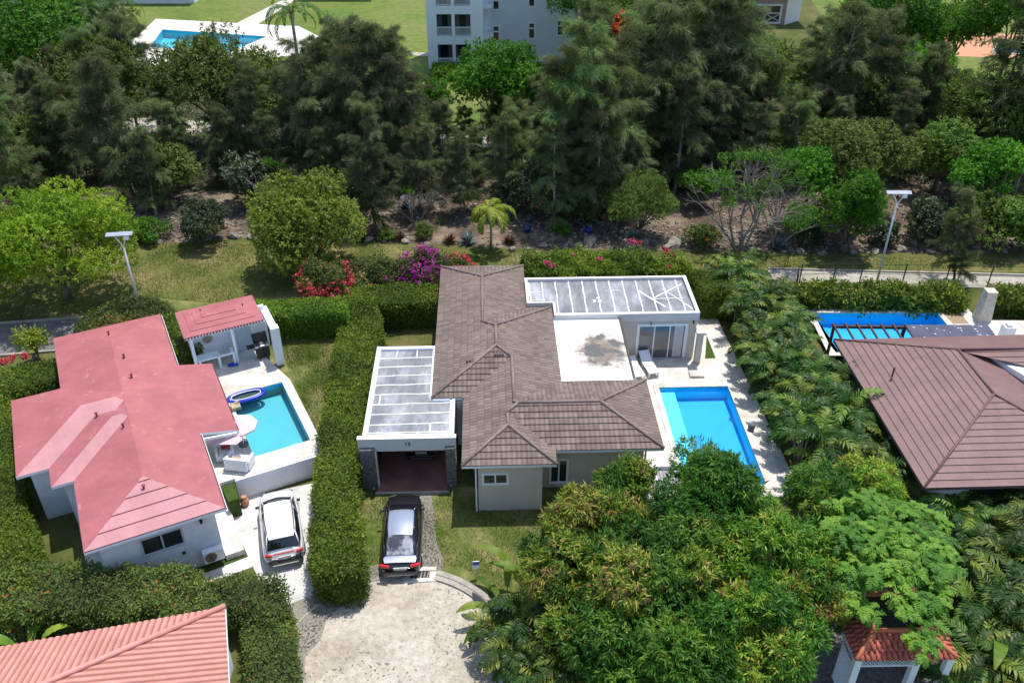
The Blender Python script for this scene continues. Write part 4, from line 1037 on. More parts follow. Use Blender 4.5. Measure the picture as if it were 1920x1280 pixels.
# ---- brown house at the right
bw = thing('brown_roof_house', 'house with wide chocolate-brown metal tile roof at the right edge', 'house', (0, 0, 0), 0)
F2 = Frame(2.)
def g(x, y, z): return (*F2.w(x, y), z)
BL, RB, RFr, FL, FRt = (19.87, 41.8, 2.9), (25.25, 38.6, 4.25), (25.25, 34.65, 4.25), (19.87, 29.5, 2.9), (30.5, 29.5, 2.9)
def seamface(mb, poly, e0, e1, n_, skip=False):
    """poly in local coords; rows parallel to the eave e0-e1 every .6 m, as low steps"""
    e0 = Vector(e0); e1 = Vector(e1); u = (e1-e0).normalized(); pts = [Vector(p) for p in poly]
    nrm = (pts[1]-pts[0]).cross(pts[2]-pts[0]).normalized()
    if nrm.z < 0: nrm = -nrm
    vdir = nrm.cross(u).normalized()
    if vdir.z < 0: vdir = -vdir
    p2 = [((p-e0).dot(u), (p-e0).dot(vdir)) for p in pts]; dv = .40; lift = .042
    vmin = min(p[1] for p in p2); vmax = max(p[1] for p in p2)
    for k in range(math.floor(vmin/dv+1e-4), math.ceil(vmax/dv-1e-4)):
        pc = clip(clip(p2, 0, 1, -k*dv), 0, -1, (k+1)*dv)
        if area(pc) < 1e-3: continue
        L_ = lambda p: 0 if skip else lift*(1-(p[1]-k*dv)/dv)
        vs = [e0+u*p[0]+vdir*p[1]+nrm*L_(p) for p in pc]; o_ = list(range(len(pc)))
        if (vs[1]-vs[0]).cross(vs[2]-vs[1]).dot(nrm) < 0: o_.reverse()
        mb.add([tuple(F2.w(v.x, v.y))+(v.z,) for v in vs], [tuple(o_)], [[pc[i] for i in o_]])
        lo = [p for p in pc if abs(p[1]-k*dv) < 1e-5]
        if len(lo) == 2 and not skip:
            a_, b_ = (e0+u*p[0]+vdir*p[1] for p in lo)
            q_ = [a_-nrm*.004, b_-nrm*.004, b_+nrm*lift, a_+nrm*lift]
            mb.add([tuple(F2.w(v.x, v.y))+(v.z,) for v in q_], [(0, 1, 2, 3)], [[(0, 0)]*4])
mb = MB()
seamface(mb, [FL, BL, RB, RFr], FL, BL, 0)
seamface(mb, [FL, RFr, FRt], FL, FRt, 0)
ra, rb = F2.px(1836, 655, 3.75), F2.px(1935, 715, 3.75)
seamface(mb, [RFr, RB, (ra[0], ra[1], 3.75), (rb[0], rb[1], 3.75), (30.5, 29.5, 2.9)], RFr, RB, 0, True)
seamface(mb, [BL, (34, 42.0, 2.9), (34, 38.7, 4.2), RB], BL, (34, 42., 2.9), 0, True)
seamface(mb, [RB, (34, 38.7, 4.2), (34, 35, 3.3), (28.6, 37.4, 3.85)], (28, 35, 3.3), (34, 35, 3.3), 0)
br_ = mb.build('roof', M['tile_choc'], bw)
mb = MB()
for a, b in ((BL, RB), (RB, RFr), (RFr, FL), (RFr, FRt), (RB, (34, 38.7, 4.2))):
    a, b = Vector(a), Vector(b); mb.tube([g(a.x, a.y, a.z+.03), g(b.x, b.y, b.z+.03)], .07, 6)
mb.build('ridge_caps', sm('ridge_choc', (.16,.085,.08), .6), br_, True)
mb = MB(); c4 = [F2.px(x, y, 3.8) for x, y in ((1836, 655), (1878, 659), (1990, 712), (1990, 745))]; mb.prism([F2.w(*p) for p in c4], 3.5, 3.82); mb.build('flat_roof', M['white_paint'], bw)
mb = MB(); mb.prism([F2.w(*p) for p in ((20.4, 30.1), (30, 30.1), (30, 41.2), (20.4, 41.2))], 0, 2.88); wl = mb.build('wall', M['plaster_white'], bw)
mb = MB(); mb.prism([F2.w(*p) for p in ((19.87, 29.48), (30.5, 29.48), (30.5, 29.55), (19.87, 29.55))], 2.78, 2.895); mb.prism([F2.w(*p) for p in ((19.85, 29.56), (19.91, 29.56), (19.91, 41.8), (19.85, 41.8))], 2.78, 2.89); mb.build('eave_boards', M['gutter'], br_)
for px_, pw in ((1860, .9),):
    a = F2.py(px_, 915, 30.1); mb = MB(); x, y = F2.w(a[0], 30.08); mb.obox((x, y, 2.2), (pw, pw*.035, 0), (0, .03, 0), (0, 0, .5)); mb.build('window', M['window_glass'], bw)
x, y = P(1675, 697, 3.7); mb = MB(); mb.cyl(x, y, 3.4, 3.95, .05, 8); mb.cyl(x, y, 3.95, 4.0, .09, 8); mb.build('vent_pipe', M['gutter'], br_)
# pergola over the right pool
pg = thing('pergola', 'dark timber pergola standing over the deep blue pool', 'pergola', (0, 0, 0))
a0, a1, b0 = P(1562, 612, 2.6), P(1697, 614, 2.6), P(1578, 640, 2.6)
mb = MB(); mb.bar((*a0, 2.6), (*a1, 2.6), .14, .16)
dv_ = (b0[0]-a0[0], b0[1]-a0[1]-2.2)
mb.bar((a0[0]+.0, a0[1]-2.4, 2.6), (a1[0], a1[1]-2.4, 2.6), .14, .16); mb.build('beam', M['wood_dark'], pg)
for i in range(7):
    t = i/6; x = a0[0]+(a1[0]-a0[0])*t; y = a0[1]+(a1[1]-a0[1])*t
    MB().bar((x, y+.15, 2.72), (x, y-2.5, 2.72), .09, .1).build('rafter', M['wood_dark'], pg)
for x, y in ((a0[0]+.05, a0[1]), (a0[0]+.05, a0[1]-2.3), (a1[0]-.05, a1[1])): MB().bar((x, y, -1.1 if y > 47 else 0.3), (x, y, 2.55), .14).build('post', M['wood_dark'], pg)
# dark shade roof beside it
sr = thing('shade_roof', 'flat dark blue-grey shade roof beside the pergola behind the chocolate-brown roof', 'canopy', (0, 0, 0))
pl = pxpoly([(1700, 609), (1852, 609), (1875, 640), (1890, 660), (1724, 660)], 2.75)
mb = MB(); mb.prism(pl, 2.68, 2.76); pn = mb.build('panel', M['shade_dark'], sr)
rng = np.random.default_rng(9); mb = MB()
for _ in range(26):
    x = rng.uniform(pl[0][0]+.2, pl[1][0]); y = rng.uniform(pl[0][1]-1.6, pl[0][1]-.1); mb.box(x, x+rng.uniform(.04, .14), y, y+.08, 2.762, 2.78)
mb.build('dry_leaves', M['coral_stone'], pn)
for x, y in (pl[0], pl[1], (pl[0][0], pl[0][1]-2), (pl[1][0], pl[1][1]-2)): MB().bar((x-.1, y-.1, .2), (x-.1, y-.1, 2.68), .12).build('post', M['wood_dark'], sr)
# deck of the right pool
dk2 = pxpoly([(1500, 578), (1815, 579), (1835, 600), (2100, 602), (2100, 700), (1600, 700)], .3)
sheet('pool_terrace', dk2, .30, M['coral_stone'], [rpool, pxpoly([(1762, 580.5), (1795, 580.5), (1818, 607), (1787, 607)], .3)])
sheet('wooden_deck', pxpoly([(1762, 580.5), (1795, 580.5), (1818, 607), (1787, 607)], .3), .29, M['wood_deck'])
x, y = P(1840, 598, .3); t_ = MB()
t_.tube([(x-.0, y, .3), (x, y, .9), (x, y, 1.6), (x, y, 2.3), (x, y, 2.45)], [.62, .56, .5, .44, .46], 4)
o = t_.build('stone_column', M['coral_block']); tag(o, 'tall square cream stone column behind the deep blue pool', 'column')
x, y = P(1885, 632, .3); mb = MB(); mb.box(x-.35, x+.35, y-.3, y+.3, .3, 1.15); mb.box(x-.2, x+.12, y-.2, y+.2, 1.15, 1.3)
o = mb.build('garden_block', M['plaster_white'], bevel=.03); tag(o, 'low white masonry block on the paving right of the tall cream column', 'block')
# ---- pink tiled house bottom left
pk = thing('pink_tiled_house', 'house with corrugated salmon-pink tile roof at the bottom left corner', 'house', (0, 0, 0))
F3 = Frame(13.)
c0 = P(422, 1137, 3.0); F3c = F3.l(*c0)
hz = 4.45; hp = P(60, 1293, hz)
dBR = P(440, 1500, 3.0)
c1 = P(-250, 1257, 3.0)
hipdir = (hp[0]-c0[0], hp[1]-c0[1]); rdg = (hp[0]-14*math.cos(R(13)), hp[1]-14*math.sin(R(13)), hz)
e_ = (c0[0]+ (c1[0]-c0[0])*2.2, c0[1]+(c1[1]-c0[1])*2.2, 3.0)
def plainface(mb, poly, e0, e1):
    e0 = Vector(e0); e1 = Vector(e1); u = (e1-e0).normalized(); pts = [Vector(p) for p in poly]
    n = (pts[1]-pts[0]).cross(pts[2]-pts[0]).normalized(); n = -n if n.z < 0 else n
    v = n.cross(u); v = -v if v.z < 0 else v
    # corrugated geometry: strips across u
    p2 = [((p-e0).dot(u), (p-e0).dot(v)) for p in pts]; us = [p[0] for p in p2]; pit = .245; K_ = 6
    k0 = math.floor(min(us)/pit*K_); k1 = math.ceil(max(us)/pit*K_)
    hh = lambda uu: 0.033*abs(math.sin(math.pi*uu/pit))
    for k in range(k0, k1):
        a_, b_ = k*pit/K_, (k+1)*pit/K_
        pc = clip(clip(p2, 1, 0, -a_), -1, 0, b_)
        if area(pc) < 1e-5: continue
        o_ = list(range(len(pc))); vs = [e0+u*p[0]+v*p[1]+n*hh(p[0]) for p in pc]
        if (vs[1]-vs[0]).cross(vs[2]-vs[1]).dot(n) < 0: o_.reverse()
        mb.add(vs, [tuple(o_)], [[pc[i] for i in o_]])
mb = MB(); c0z = (*c0, 3.0); hpz = (*hp, hz)
plainface(mb, [c0z, e_, rdg, hpz], e_, c0z)
dz = Vector((dBR[0], dBR[1], 3.0)); fr_r = Vector(hpz)+ (dz-Vector(c0z))*1.0
plainface(mb, [c0z, hpz, (hp[0]+(dBR[0]-c0[0])*.5, hp[1]+(dBR[1]-c0[1])*.5, hz), tuple(dz)], c0z, tuple(dz))
pr_ = mb.build('roof', M['tile_pink'], pk)
mb = MB(); mb.tube([(*c0, 3.06), (*hp, hz+.06), (rdg[0], rdg[1], hz+.06)], .11, 8); mb.build('ridge_caps', sm('pink_ridge', (.62,.27,.23), .7), pr_, True)
mb = MB(); wv = lambda dx, dy: (c0[0]+dx*math.cos(R(13))+dy*math.sin(R(13)), c0[1]+dx*math.sin(R(13))-dy*math.cos(R(13)))
mb.prism([wv(-.45, .45), wv(-14, .45), wv(-14, 7), wv(-.45+.5, 7)], 0, 2.97); mb.build('wall', M['plaster_white'], pk)
mb = MB(); mb.bar((*c0, 2.9), (*e_[:2], 2.9), .05, .14); mb.bar((*c0, 2.9), (dz.x, dz.y, 2.9), .05, .14); mb.build('eave_boards', M['white_paint'], pr_)
x, y = P(431, 1240, 1.8); mb = MB(); mb.box(x-.1, x+.0, y-1., y+.2, 1.2, 2.4); mb.build('side_window', M['blue_white'], pk)
# ---- gazebo bottom right
gz = thing('gazebo', 'white lattice gazebo with orange-red barrel tile skirt roof at the bottom right', 'gazebo', (0, 0, 0))
gb, gf, gr = P(1549, 1135, 2.9), P(1605, 1238, 2.9), P(1765, 1236, 2.9)
u1 = Vector((gf[0]-gb[0], gf[1]-gb[1])).normalized(); Lf = (Vector(gf)-Vector(gb)).length
ux = Vector((1, .02)).normalized()
gi = P(1629, 1186, 3.45)
sw = 0.95
O_ = Vector(gf); Lx = gr[0]-gf[0]+.6; Ly = 3.6; uy = Vector((-.02, 1.)).normalized()
def gp(a, b, z): v = O_+ux*a+uy*b; return (v.x, v.y, z)
def barrel(mb, o, u, v, n_u, pit, rows, ln, r=.09):
    o, u, v = Vector(o), Vector(u).normalized(), Vector(v).normalized(); n = u.cross(v); n = -n if n.z < 0 else n
    for i in range(n_u):
        for j in range(rows):
            b = o+u*(i+.5)*pit+v*(j*ln-.03); seg = []
            for t, rr2, lf in ((0, r, .03), (1, r*.8, .0)):
                for k in range(7):
                    a = math.pi*k/6; seg.append(b+v*(ln+.06)*t+u*math.cos(a)*rr2+n*(math.sin(a)*rr2+lf))
            mb.add(seg, [(k, k+1, 8+k, 7+k) for k in range(6)]+[tuple(range(6, -1, -1))])
mb = MB(); zi = 2.9+.42
for side in range(4):
    A_ = [gp(0, 0, 2.9), gp(Lx, 0, 2.9), gp(Lx, Ly, 2.9), gp(0, Ly, 2.9)]; I_ = [gp(sw, sw, zi), gp(Lx-sw, sw, zi), gp(Lx-sw, Ly-sw, zi), gp(sw, Ly-sw, zi)]
    a, b, c, d = A_[side], A_[(side+1) % 4], I_[(side+1) % 4], I_[side]; mb.quad(a, b, c, d)
gr_ = mb.build('roof', sm('tile_clay_plain', (.46,.12,.08), .75, var=.35, scale=6), gz)
mb = MB(); cz = Vector(gp(0, 0, 2.9)); cx_ = Vector(gp(1, 0, 2.9))-cz; cy_ = Vector(gp(0, 1, 2.9))-cz
def skirt(o, u, inn, length):
    v = (inn*sw+Vector((0, 0, zi-2.9))); vl = v.length; v.normalize(); n = int(length/.21); rows = 3; ln = vl/rows
    for j in range(rows):
        ins = j*ln/vl*sw+ .06; n_ = int((length-2*ins)/.21)
        barrel(mb, o+u*(ins+((length-2*ins)-n_*.21)/2)+v*(j*ln), u, v, n_, .21, 1, ln)
skirt(cz, cx_, cy_, Lx); skirt(Vector(gp(Lx, Ly, 2.9)), -cx_, -cy_, Lx); skirt(Vector(gp(0, Ly, 2.9)), -cy_, cx_, Ly); skirt(Vector(gp(Lx, 0, 2.9)), cy_, -cx_, Ly)
mb.build('barrel_tiles', M['tile_clay_plain'], gr_, True)
mb = MB()
for i in range(4): mb.tube([Vector(A_[i])+Vector((0, 0, .08)), Vector(I_[i])+Vector((0, 0, .08))], .09, 8); mb.tube([Vector(I_[i])+Vector((0, 0, .08)), Vector(I_[(i+1) % 4])+Vector((0, 0, .08))], .09, 8)
mb.build('ridge_caps', sm('orange_clay2', (.62,.20,.09), .7, var=.2, scale=5), gr_, True)
mb = MB(); mb.add(I_, [(0, 1, 2, 3)]); mb.build('flat_top', M['flat_dark'], gz)
for a, b in ((.12, .12), (Lx-.2, .12), (.12, Ly-.2), (Lx-.2, Ly-.2), (Lx*.62, .12)):
    p = gp(a, b, 0); MB().obox((p[0], p[1], 1.45), (.13, 0, 0), (0, .13, 0), (0, 0, 1.45)).build('post', M['blue_white'], gz)
def lattice(p, q, z0, z1, name='lattice'):
    mb = MB(); p = Vector(p); q = Vector(q); L = (q-p).length; u = (q-p).normalized(); H_ = z1-z0
    mb.bar((p.x, p.y, z0), (q.x, q.y, z0), .05); mb.bar((p.x, p.y, z1), (q.x, q.y, z1), .05)
    s_ = -H_
    while s_ < L:
        for sg in (0, 1):
            a, b = s_, s_+H_; za, zb = (z0, z1) if sg == 0 else (z1, z0)
            if a < 0: za += (zb-za)*(-a)/H_; a = 0
            if b > L: zb = za+(zb-za)*(L-a)/(b-a); b = L
            if b-a > .03: mb.bar((p.x+u.x*a, p.y+u.y*a, za), (p.x+u.x*b, p.y+u.y*b, zb), .025, .012)
        s_ += .15
    mb.build(name, M['blue_white'], gz)
P2 = lambda a, b: Vector(gp(a, b, 0)).to_2d().to_3d()
lattice(P2(.2, .1), P2(Lx*.6, .1), 2.45, 2.82); lattice(P2(.12, .2), P2(.12, Ly-.3), 2.45, 2.82)
lattice(P2(.25, .1), P2(1.5, .1), .1, 1.1); lattice(P2(.12, .3), P2(.12, 1.4), .1, 2.2)
sheet('stone_paving', [gp(-1.6, -1.5, 0)[:2], gp(Lx+1, -1.5, 0)[:2], gp(Lx+1, Ly+1, 0)[:2], gp(-1.6, Ly+1, 0)[:2]], .03, M['stone_grey'])
# ---- apartment building
ap = thing('apartment_building', 'pale blue-white apartment block with stacked balconies at the top of the picture', 'apartment building', (0, 0, 0))
ay = 104.; ax0, ax1 = -9.7, -3.3; sh = 3.35
mb = MB(); 
opn = [(-8.55, -6.85), (-6.5, -4.7)]
nst = 5
for i in range(nst):
    z = i*sh
    mb.box(ax0, ax1, ay, ay+.3, z, z+.35 if i else z+.2)                  # slab edge
    mb.box(ax0, ax1, ay, ay+.3, z+sh-.55, z+sh-.001)
    zl, zh = (z+.35 if i else z+.2), z+sh-.55
    for a, b in ((ax0, opn[0][0]), (opn[0][1], opn[1][0]), (opn[1][1], ax1)): mb.box(a, b, ay, ay+.3, zl, zh)
mb.box(ax0, ax0+.3, ay+.3, ay+8, 0, nst*sh); mb.box(ax1-.3, ax1, ay+.3, ay+3.0, 0, nst*sh)
mb.box(-2.7, 7.7, ay+3.1, ay+16, 0, nst*sh+.5); mb.box(ax1, -2.71, ay+3.0, ay+14, 0, nst*sh+.4)
mb.build('wall', M['blue_white'], ap)
mb = MB(); mb.box(-2.4, 7.72, ay+3.02, ay+3.098, 0, nst*sh+.5); mb.build('front_panel', sm('apt_grey', (.68,.73,.77), .8, var=.05, scale=.4), ap)
mb = MB()
for i in range(nst): mb.box(ax0+.3, ax1-.3, ay+2.2, ay+2.4, i*sh, (i+1)*sh); mb.box(ax0+.3, ax1-.3, ay+.3, ay+2.2, i*sh, i*sh+.15)
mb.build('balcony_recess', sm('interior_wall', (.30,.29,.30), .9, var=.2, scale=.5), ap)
for i in range(nst):
    for a, b in opn:
        z = i*sh+(.35 if i else .2); mb = MB(); mb.bar((a, ay+.1, z+1.0), (b, ay+.1, z+1.0), .09); mb.bar((a, ay+.1, z+.1), (b, ay+.1, z+.1), .06)
        n = 16
        for k in range(n): x = a+(b-a)*(k+.5)/n; mb.box(x-.02, x+.02, ay+.08, ay+.12, z+.1, z+1.)
        rl_ = mb.build('balcony_railing', M['white_paint'], ap)
        mb = MB(); mb.box(a+.15+(.3 if i % 2 else 0), (a+b)/2+.25, ay+2.1, ay+2.19, i*sh+.2, i*sh+2.5); mb.build('balcony_door', M['window_glass'], ap)
    # small curved side balconies
    if i:
        z = i*sh-.2; mb = MB(); cxb, cyb = -3.3, ay+2.0
        pts = [(cxb+1.15*math.cos(t), cyb+1.3*math.sin(t)) for t in np.linspace(R(-75), R(75), 9)]
        mb.prism([(cxb, cyb-1.3)]+pts+[(cxb, cyb+1.3)], z, z+.25); sb = mb.build('side_balcony', M['white_paint'], ap)
        mb = MB(); mb.tube([(*p, z+1.2) for p in pts], .04, 6)
        for p in pts: mb.tube([(*p, z+.2), (*p, z+1.2)], .02, 5)
        mb.build('railing', M['white_paint'], sb)
def awin(px_, py0_, py1_, yl, w_=.75):
    t = F00.py(px_, py0_, yl); b = F00.py(px_, py1_, yl); return t[0], b[1], t[1]
F00 = Frame(0)
yb_ = ay+3.0
for px_, pys in ((930, [(50, 79), (-6, 18)]), (997, [(44, 72), (98, 112), (-12, 12)]), (1051, [(40, 66)])):
    for a, b in pys:
        x, z0, z1 = awin(px_, a, b, yb_); window(ap, None, x-.32, x+.32, z0, z1, yb_, 1, .14)
        MB().box(x-.34, x+.34, yb_-.05, yb_-.04, z0+(z1-z0)*.62, z0+(z1-z0)*.72).build('window_bar', M['white_paint'], ap)
# ---- cottage top right
ct_ = thing('cottage', 'small pinkish-beige cottage with white framed porch windows at the top right', 'house', (0, 0, 0))
cy = P(1450, 47, 0)[1]; xa, xb = P(1368, 47, 0)[0], P(1470, 47, 0)[0]
mb = MB(); mb.box(xa, xb, cy, cy+9, 0, 4.6); mb.build('wall', sm('cottage_pink', (.36,.27,.24), .85), ct_)
mb = MB(); mb.prism([(xb, cy), (xb+2.6, cy+2.2), (xb+2.6, cy+9), (xb, cy+9)], 0, 4.4); mb.build('side_wing', M['white_paint'], ct_)
for i, (a, b) in enumerate(((1408, 1431), (1435, 1462))):
    xx0 = F00.py(a, 30, cy)[0]; xx1 = F00.py(b, 30, cy)[0]; zt, zb = F00.py(a, 11, cy)[1], F00.py(a, 42, cy)[1]; window(ct_, None, xx0, xx1, zb, zt, cy, 1, .2)
    mb = MB(); mb.bar((xx0, cy-.1, zb+1.2), (xx1, cy-.1, zb+1.2), .14, .1); mb.bar((xx0, cy-.1, zb+.1), (xx1, cy-.1, zb+1.1), .08, .06); mb.bar((xx1, cy-.11, zb+.1), (xx0, cy-.11, zb+1.1), .08, .06); mb.build('porch_rail', M['white_paint'], ct_)
mb = MB()
rz0 = 4.6; mb.add([(xa-1, cy-1, rz0), (xb+3.2, cy-1, rz0), (xb+3.2, cy+10, rz0), (xa-1, cy+10, rz0), (xa+2.5, cy+4.5, rz0+2), (xb-.5, cy+4.5, rz0+2)], [(0, 1, 5, 4), (1, 2, 5), (2, 3, 4, 5), (3, 0, 4), (3, 2, 1, 0)]); mb.build('roof', M['ridge_choc'], ct_)
# ---- low white buildings cut by the top edge
for (lab, x0_, x1_, yb2, hgt) in (('low white building with dark porch at the top left corner', -75, -46.5, 136, 4.5), ('white house with dark windows behind the lawn right of the palms at the top', -31, -20.5, 139, 5.)):
    t_ = thing('white_building', lab, 'building', (0, 0, 0))
    MB().box(x0_, x1_, yb2, yb2+8, 0, hgt).build('wall', M['plaster_white'], t_)
    for k_ in range(int((x1_-x0_)/2.6)):
        x = x0_+1.+k_*2.6; window(t_, None, x, x+1.3, .9, 2.6, yb2, 1, .12)
    MB().box(x0_-.5, x1_+.5, yb2-.5, yb2+8.5, hgt+.002, hgt+.3).build('roof', M['plaster_grey'], t_)

# ============================================================ VEHICLES
m, t, b = newmat('sky_sheen_glass'); b.inputs['Base Color'].default_value = (.10,.11,.13,1); b.inputs['Roughness'].default_value = .18; b.inputs['Coat Weight'].default_value = 1
t.links.new(ramp(t, [(.42, (.04,.045,.06)), (.62, (.42,.44,.47))], noise(t, 1.6, 3, .6)), b.inputs['Base Color'])  # pale blotches paint the sky reflected in the rear window
def car(label, x, y, rz, kind, body, roofm, L=4.85, W=1.84, name='parked_car'):
    t_ = thing(name, label, 'car', (x, y, .03), rz)
    suv = kind == 'suv'; h = L/2; w_ = W/2
    if suv: st = [(-h,.70*w_,.62,.50),(-h+.06,.90*w_,1.00,.34),(-h+.35,.98*w_,1.06,.28),(-1.2,w_,1.06,.26),(0,w_,1.03,.26),(1.0,w_,1.00,.26),(1.25,.99*w_,1.0,.26),(h-.55,.95*w_,.93,.28),(h-.15,.84*w_,.80,.34),(h,.62*w_,.62,.45)]
    else: st = [(-h,.72*w_,.72,.45),(-h+.07,.88*w_,.98,.30),(-h+.45,.96*w_,1.03,.24),(-1.3,w_,1.0,.22),(0,w_,.97,.2),(1.1,w_,.93,.2),(1.4,.98*w_,.92,.2),(h-.5,.93*w_,.82,.24),(h-.14,.80*w_,.70,.3),(h,.58*w_,.55,.4)]
    mb = MB(); vs = []; n = 13
    for (yy, ww, zt, zb) in st:
        prof = [(.80,zb),(1.0,zb+.10),(1.03,zb+.28),(1.0,zt-.22),(.93,zt-.06),(.72,zt),(0,zt+.035)]
        ring = [(-a*ww, yy, z) for a, z in prof]+[(a*ww, yy, z) for a, z in reversed(prof[:-1])]
        vs += ring
    fs = [(i*n+k, i*n+k+1, (i+1)*n+k+1, (i+1)*n+k) for i in range(len(st)-1) for k in range(n-1)]
    fs += [(i*n+n-1, i*n, (i+1)*n, (i+1)*n+n-1) for i in range(len(st)-1)]+[tuple(range(n)), tuple(reversed([(len(st)-1)*n+k for k in range(n)]))]
    mb.add(vs, fs); b_ = mb.build('body', M[body], t_, True, sub=1)
    # greenhouse
    if suv: gs = [(-h+.22,1.02,.80,1.03,.78),(-h+.55,1.04,.90,1.60,.66),(-1.2,1.04,.93,1.66,.70),(0,1.02,.93,1.66,.70),(.45,1.0,.92,1.58,.68),(1.32,.99,.86,1.0,.80)]
    else: gs = [(-1.95,1.01,.74,1.015,.70),(-1.05,1.0,.86,1.40,.60),(-.5,.98,.90,1.46,.64),(.2,.96,.90,1.45,.64),(.55,.95,.89,1.38,.62),(1.42,.92,.82,.93,.78)]
    vs = []; n = 9
    for (yy, z0, w0, z1, w1) in gs:
        a = [(w0, z0), (w0*.5+w1*.5+.02, z0+(z1-z0)*.55), (w1, z1-.02), (w1*.6, z1+.025 if z1-z0 > .1 else z1), (0, z1+.04 if z1-z0 > .1 else z1+.01)]
        vs += [(-p*w_, yy, z) for p, z in a]+[(p*w_, yy, z) for p, z in reversed(a[:-1])]
    fs = [(i*n+k, i*n+k+1, (i+1)*n+k+1, (i+1)*n+k) for i in range(len(gs)-1) for k in range(n-1)]
    MB().add(vs, fs).build('windows', M['car_glass'], t_, True)
    mb = MB(); e = .012
    rs = [g_ for g_ in gs if g_[3]-g_[1] > .35]; m_ = 5; vs = []
    rs = [(rs[0][0]-.02, *rs[0][1:])]+rs[1:]
    for (yy, z0, w0, z1, w1) in rs: vs += [(s_*w_, yy, z+e) for s_, z in ((-w1-.01, z1-.03), (-w1*.6, z1+.03), (0, z1+.045), (w1*.6, z1+.03), (w1+.01, z1-.03))]
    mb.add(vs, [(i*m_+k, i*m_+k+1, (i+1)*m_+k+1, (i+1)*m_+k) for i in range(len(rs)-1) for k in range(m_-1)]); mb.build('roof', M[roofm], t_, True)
    mb = MB()
    for s_ in (-1, 1):
        for (p, q) in ((gs[0], gs[1]), (gs[-1], gs[-2])): mb.tube([(s_*p[4]*w_, p[0], p[3]), (s_*(q[4]+.01)*w_, q[0], q[3]-.01)], [.05, .04], 6)
        mid = gs[len(gs)//2]; mb.tube([(s_*mid[2]*w_*1.0, mid[0], mid[1]), (s_*(mid[4]+.01)*w_, mid[0], mid[3]-.03)], .03, 6)
        rl = [(s_*(g_[4]+.015)*w_, g_[0], g_[3]-.02) for g_ in gs[1:-1]]; mb.tube(rl, .03, 6)
        mb.tube([(s_*g_[2]*w_*.99, g_[0], g_[1]) for g_ in gs], .03, 6)
    mb.build('pillars', M[body], t_, True)
    if not suv:      # boot lid shares the roof colour; the saloon's has sky reflection painted in
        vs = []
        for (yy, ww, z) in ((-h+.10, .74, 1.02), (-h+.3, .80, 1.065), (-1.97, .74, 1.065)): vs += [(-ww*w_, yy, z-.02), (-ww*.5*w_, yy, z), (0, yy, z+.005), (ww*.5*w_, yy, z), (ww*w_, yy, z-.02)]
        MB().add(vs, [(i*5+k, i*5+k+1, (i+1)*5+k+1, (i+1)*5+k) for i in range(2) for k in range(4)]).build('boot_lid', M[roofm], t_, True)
        vs = []
        for yy, ww, z in ((-1.93,.66,1.045),(-1.5,.62,1.26),(-1.1,.58,1.43)): vs += [(-ww*w_, yy, z), (0, yy, z+.03), (ww*w_, yy, z)]
        MB().add(vs, [(i*3+k, i*3+k+1, (i+1)*3+k+1, (i+1)*3+k) for i in range(2) for k in range(2)]).build('rear_window', M['sky_sheen_glass'], t_, True)
    else:
        vs = [(-.76*w_, -h+.20, 1.08), (.76*w_, -h+.20, 1.08), (.66*w_, -h+.50, 1.585), (-.66*w_, -h+.50, 1.585)]; MB().add(vs, [(0, 1, 2, 3)]).build('rear_window', M['car_glass'], t_)
        MB().box(-.6*w_, .6*w_, -h+.28, -h+.62, 1.60, 1.64).build('spoiler', M[body], t_, bevel=.01)
        for s_ in (-1, 1): mb = MB(); mb.tube([(s_*.66*w_, -h+.65, 1.67), (s_*.70*w_, -.9, 1.74), (s_*.70*w_, .1, 1.72), (s_*.68*w_, .4, 1.62)], .022, 6); mb.build('roof_rail', M['black_plastic'], t_, True)
        mb = MB(); mb.box(-.62*w_, .62*w_, .42, .52, 1.60, 1.64)
        MB().add([(-.72*w_, .50, 1.57), (0, .53, 1.63), (.72*w_, .50, 1.57), (.76*w_, 1.28, 1.05), (0, 1.40, 1.06), (-.76*w_, 1.28, 1.05)], [(0, 5, 4, 1), (1, 4, 3, 2)]).build('windscreen', M['car_glass'], t_, True)
    if suv: MB().tube([(-.70*w_, .52, 1.57), (-.4*w_, .60, 1.63), (0, .63, 1.66), (.4*w_, .60, 1.63), (.70*w_, .52, 1.57)], .04, 6).build('windscreen_edge', M['black_plastic'], t_, True)
    for s_ in (-1, 1):
        mb = MB(); z = .90 if suv else .86
        mb.obox((s_*.74*w_, -h+.04, z), (.17*w_ if suv else .24*w_, s_*.05, 0), (0, .06, 0), (0, 0, .05 if suv else .075)); mb.build('tail_light', M['tail_red'], t_, bevel=.02)
        mb = MB(); mb.obox((s_*.62*w_, h-.16, .66), (.2*w_, -s_*.06, 0), (0, .05, 0), (0, 0, .06)); mb.build('headlight', M['black_plastic'], t_, bevel=.02)
        mb = MB(); mb.obox((s_*(w_+.04), .92, 1.04), (.09, 0, 0), (0, .05, 0), (0, 0, .055)); mb.build('mirror', M[body] if not suv else M['black_plastic'], t_, bevel=.03)
        for yy in (-h+.95, h-.92):
            mb = MB(); xx = s_*(w_-.09)
            o = mb.tube([(xx-.11, yy, .33), (xx+.11, yy, .33)], .335, 20).build('wheel', M['black_plastic'], t_, True, bevel=.02)
            mb = MB(); mb.tube([(xx+s_*.105, yy, .33), (xx+s_*.118, yy, .33)], .22, 16); mb.build('rim', M['steel'], o)
    mb = MB(); mb.box(-.16*W, .16*W, -h-.03, -h+.02, .62 if suv else .66, .74 if suv else .78); mb.build('number_plate', M['plate'], t_)
    mb = MB(); mb.obox((0, -h-.0, .42), (.80*w_, 0, 0), (0, .06, 0), (0, 0, .12)); bp_ = mb.build('rear_bumper', M['black_plastic'] if suv else M[body], t_, bevel=.04)
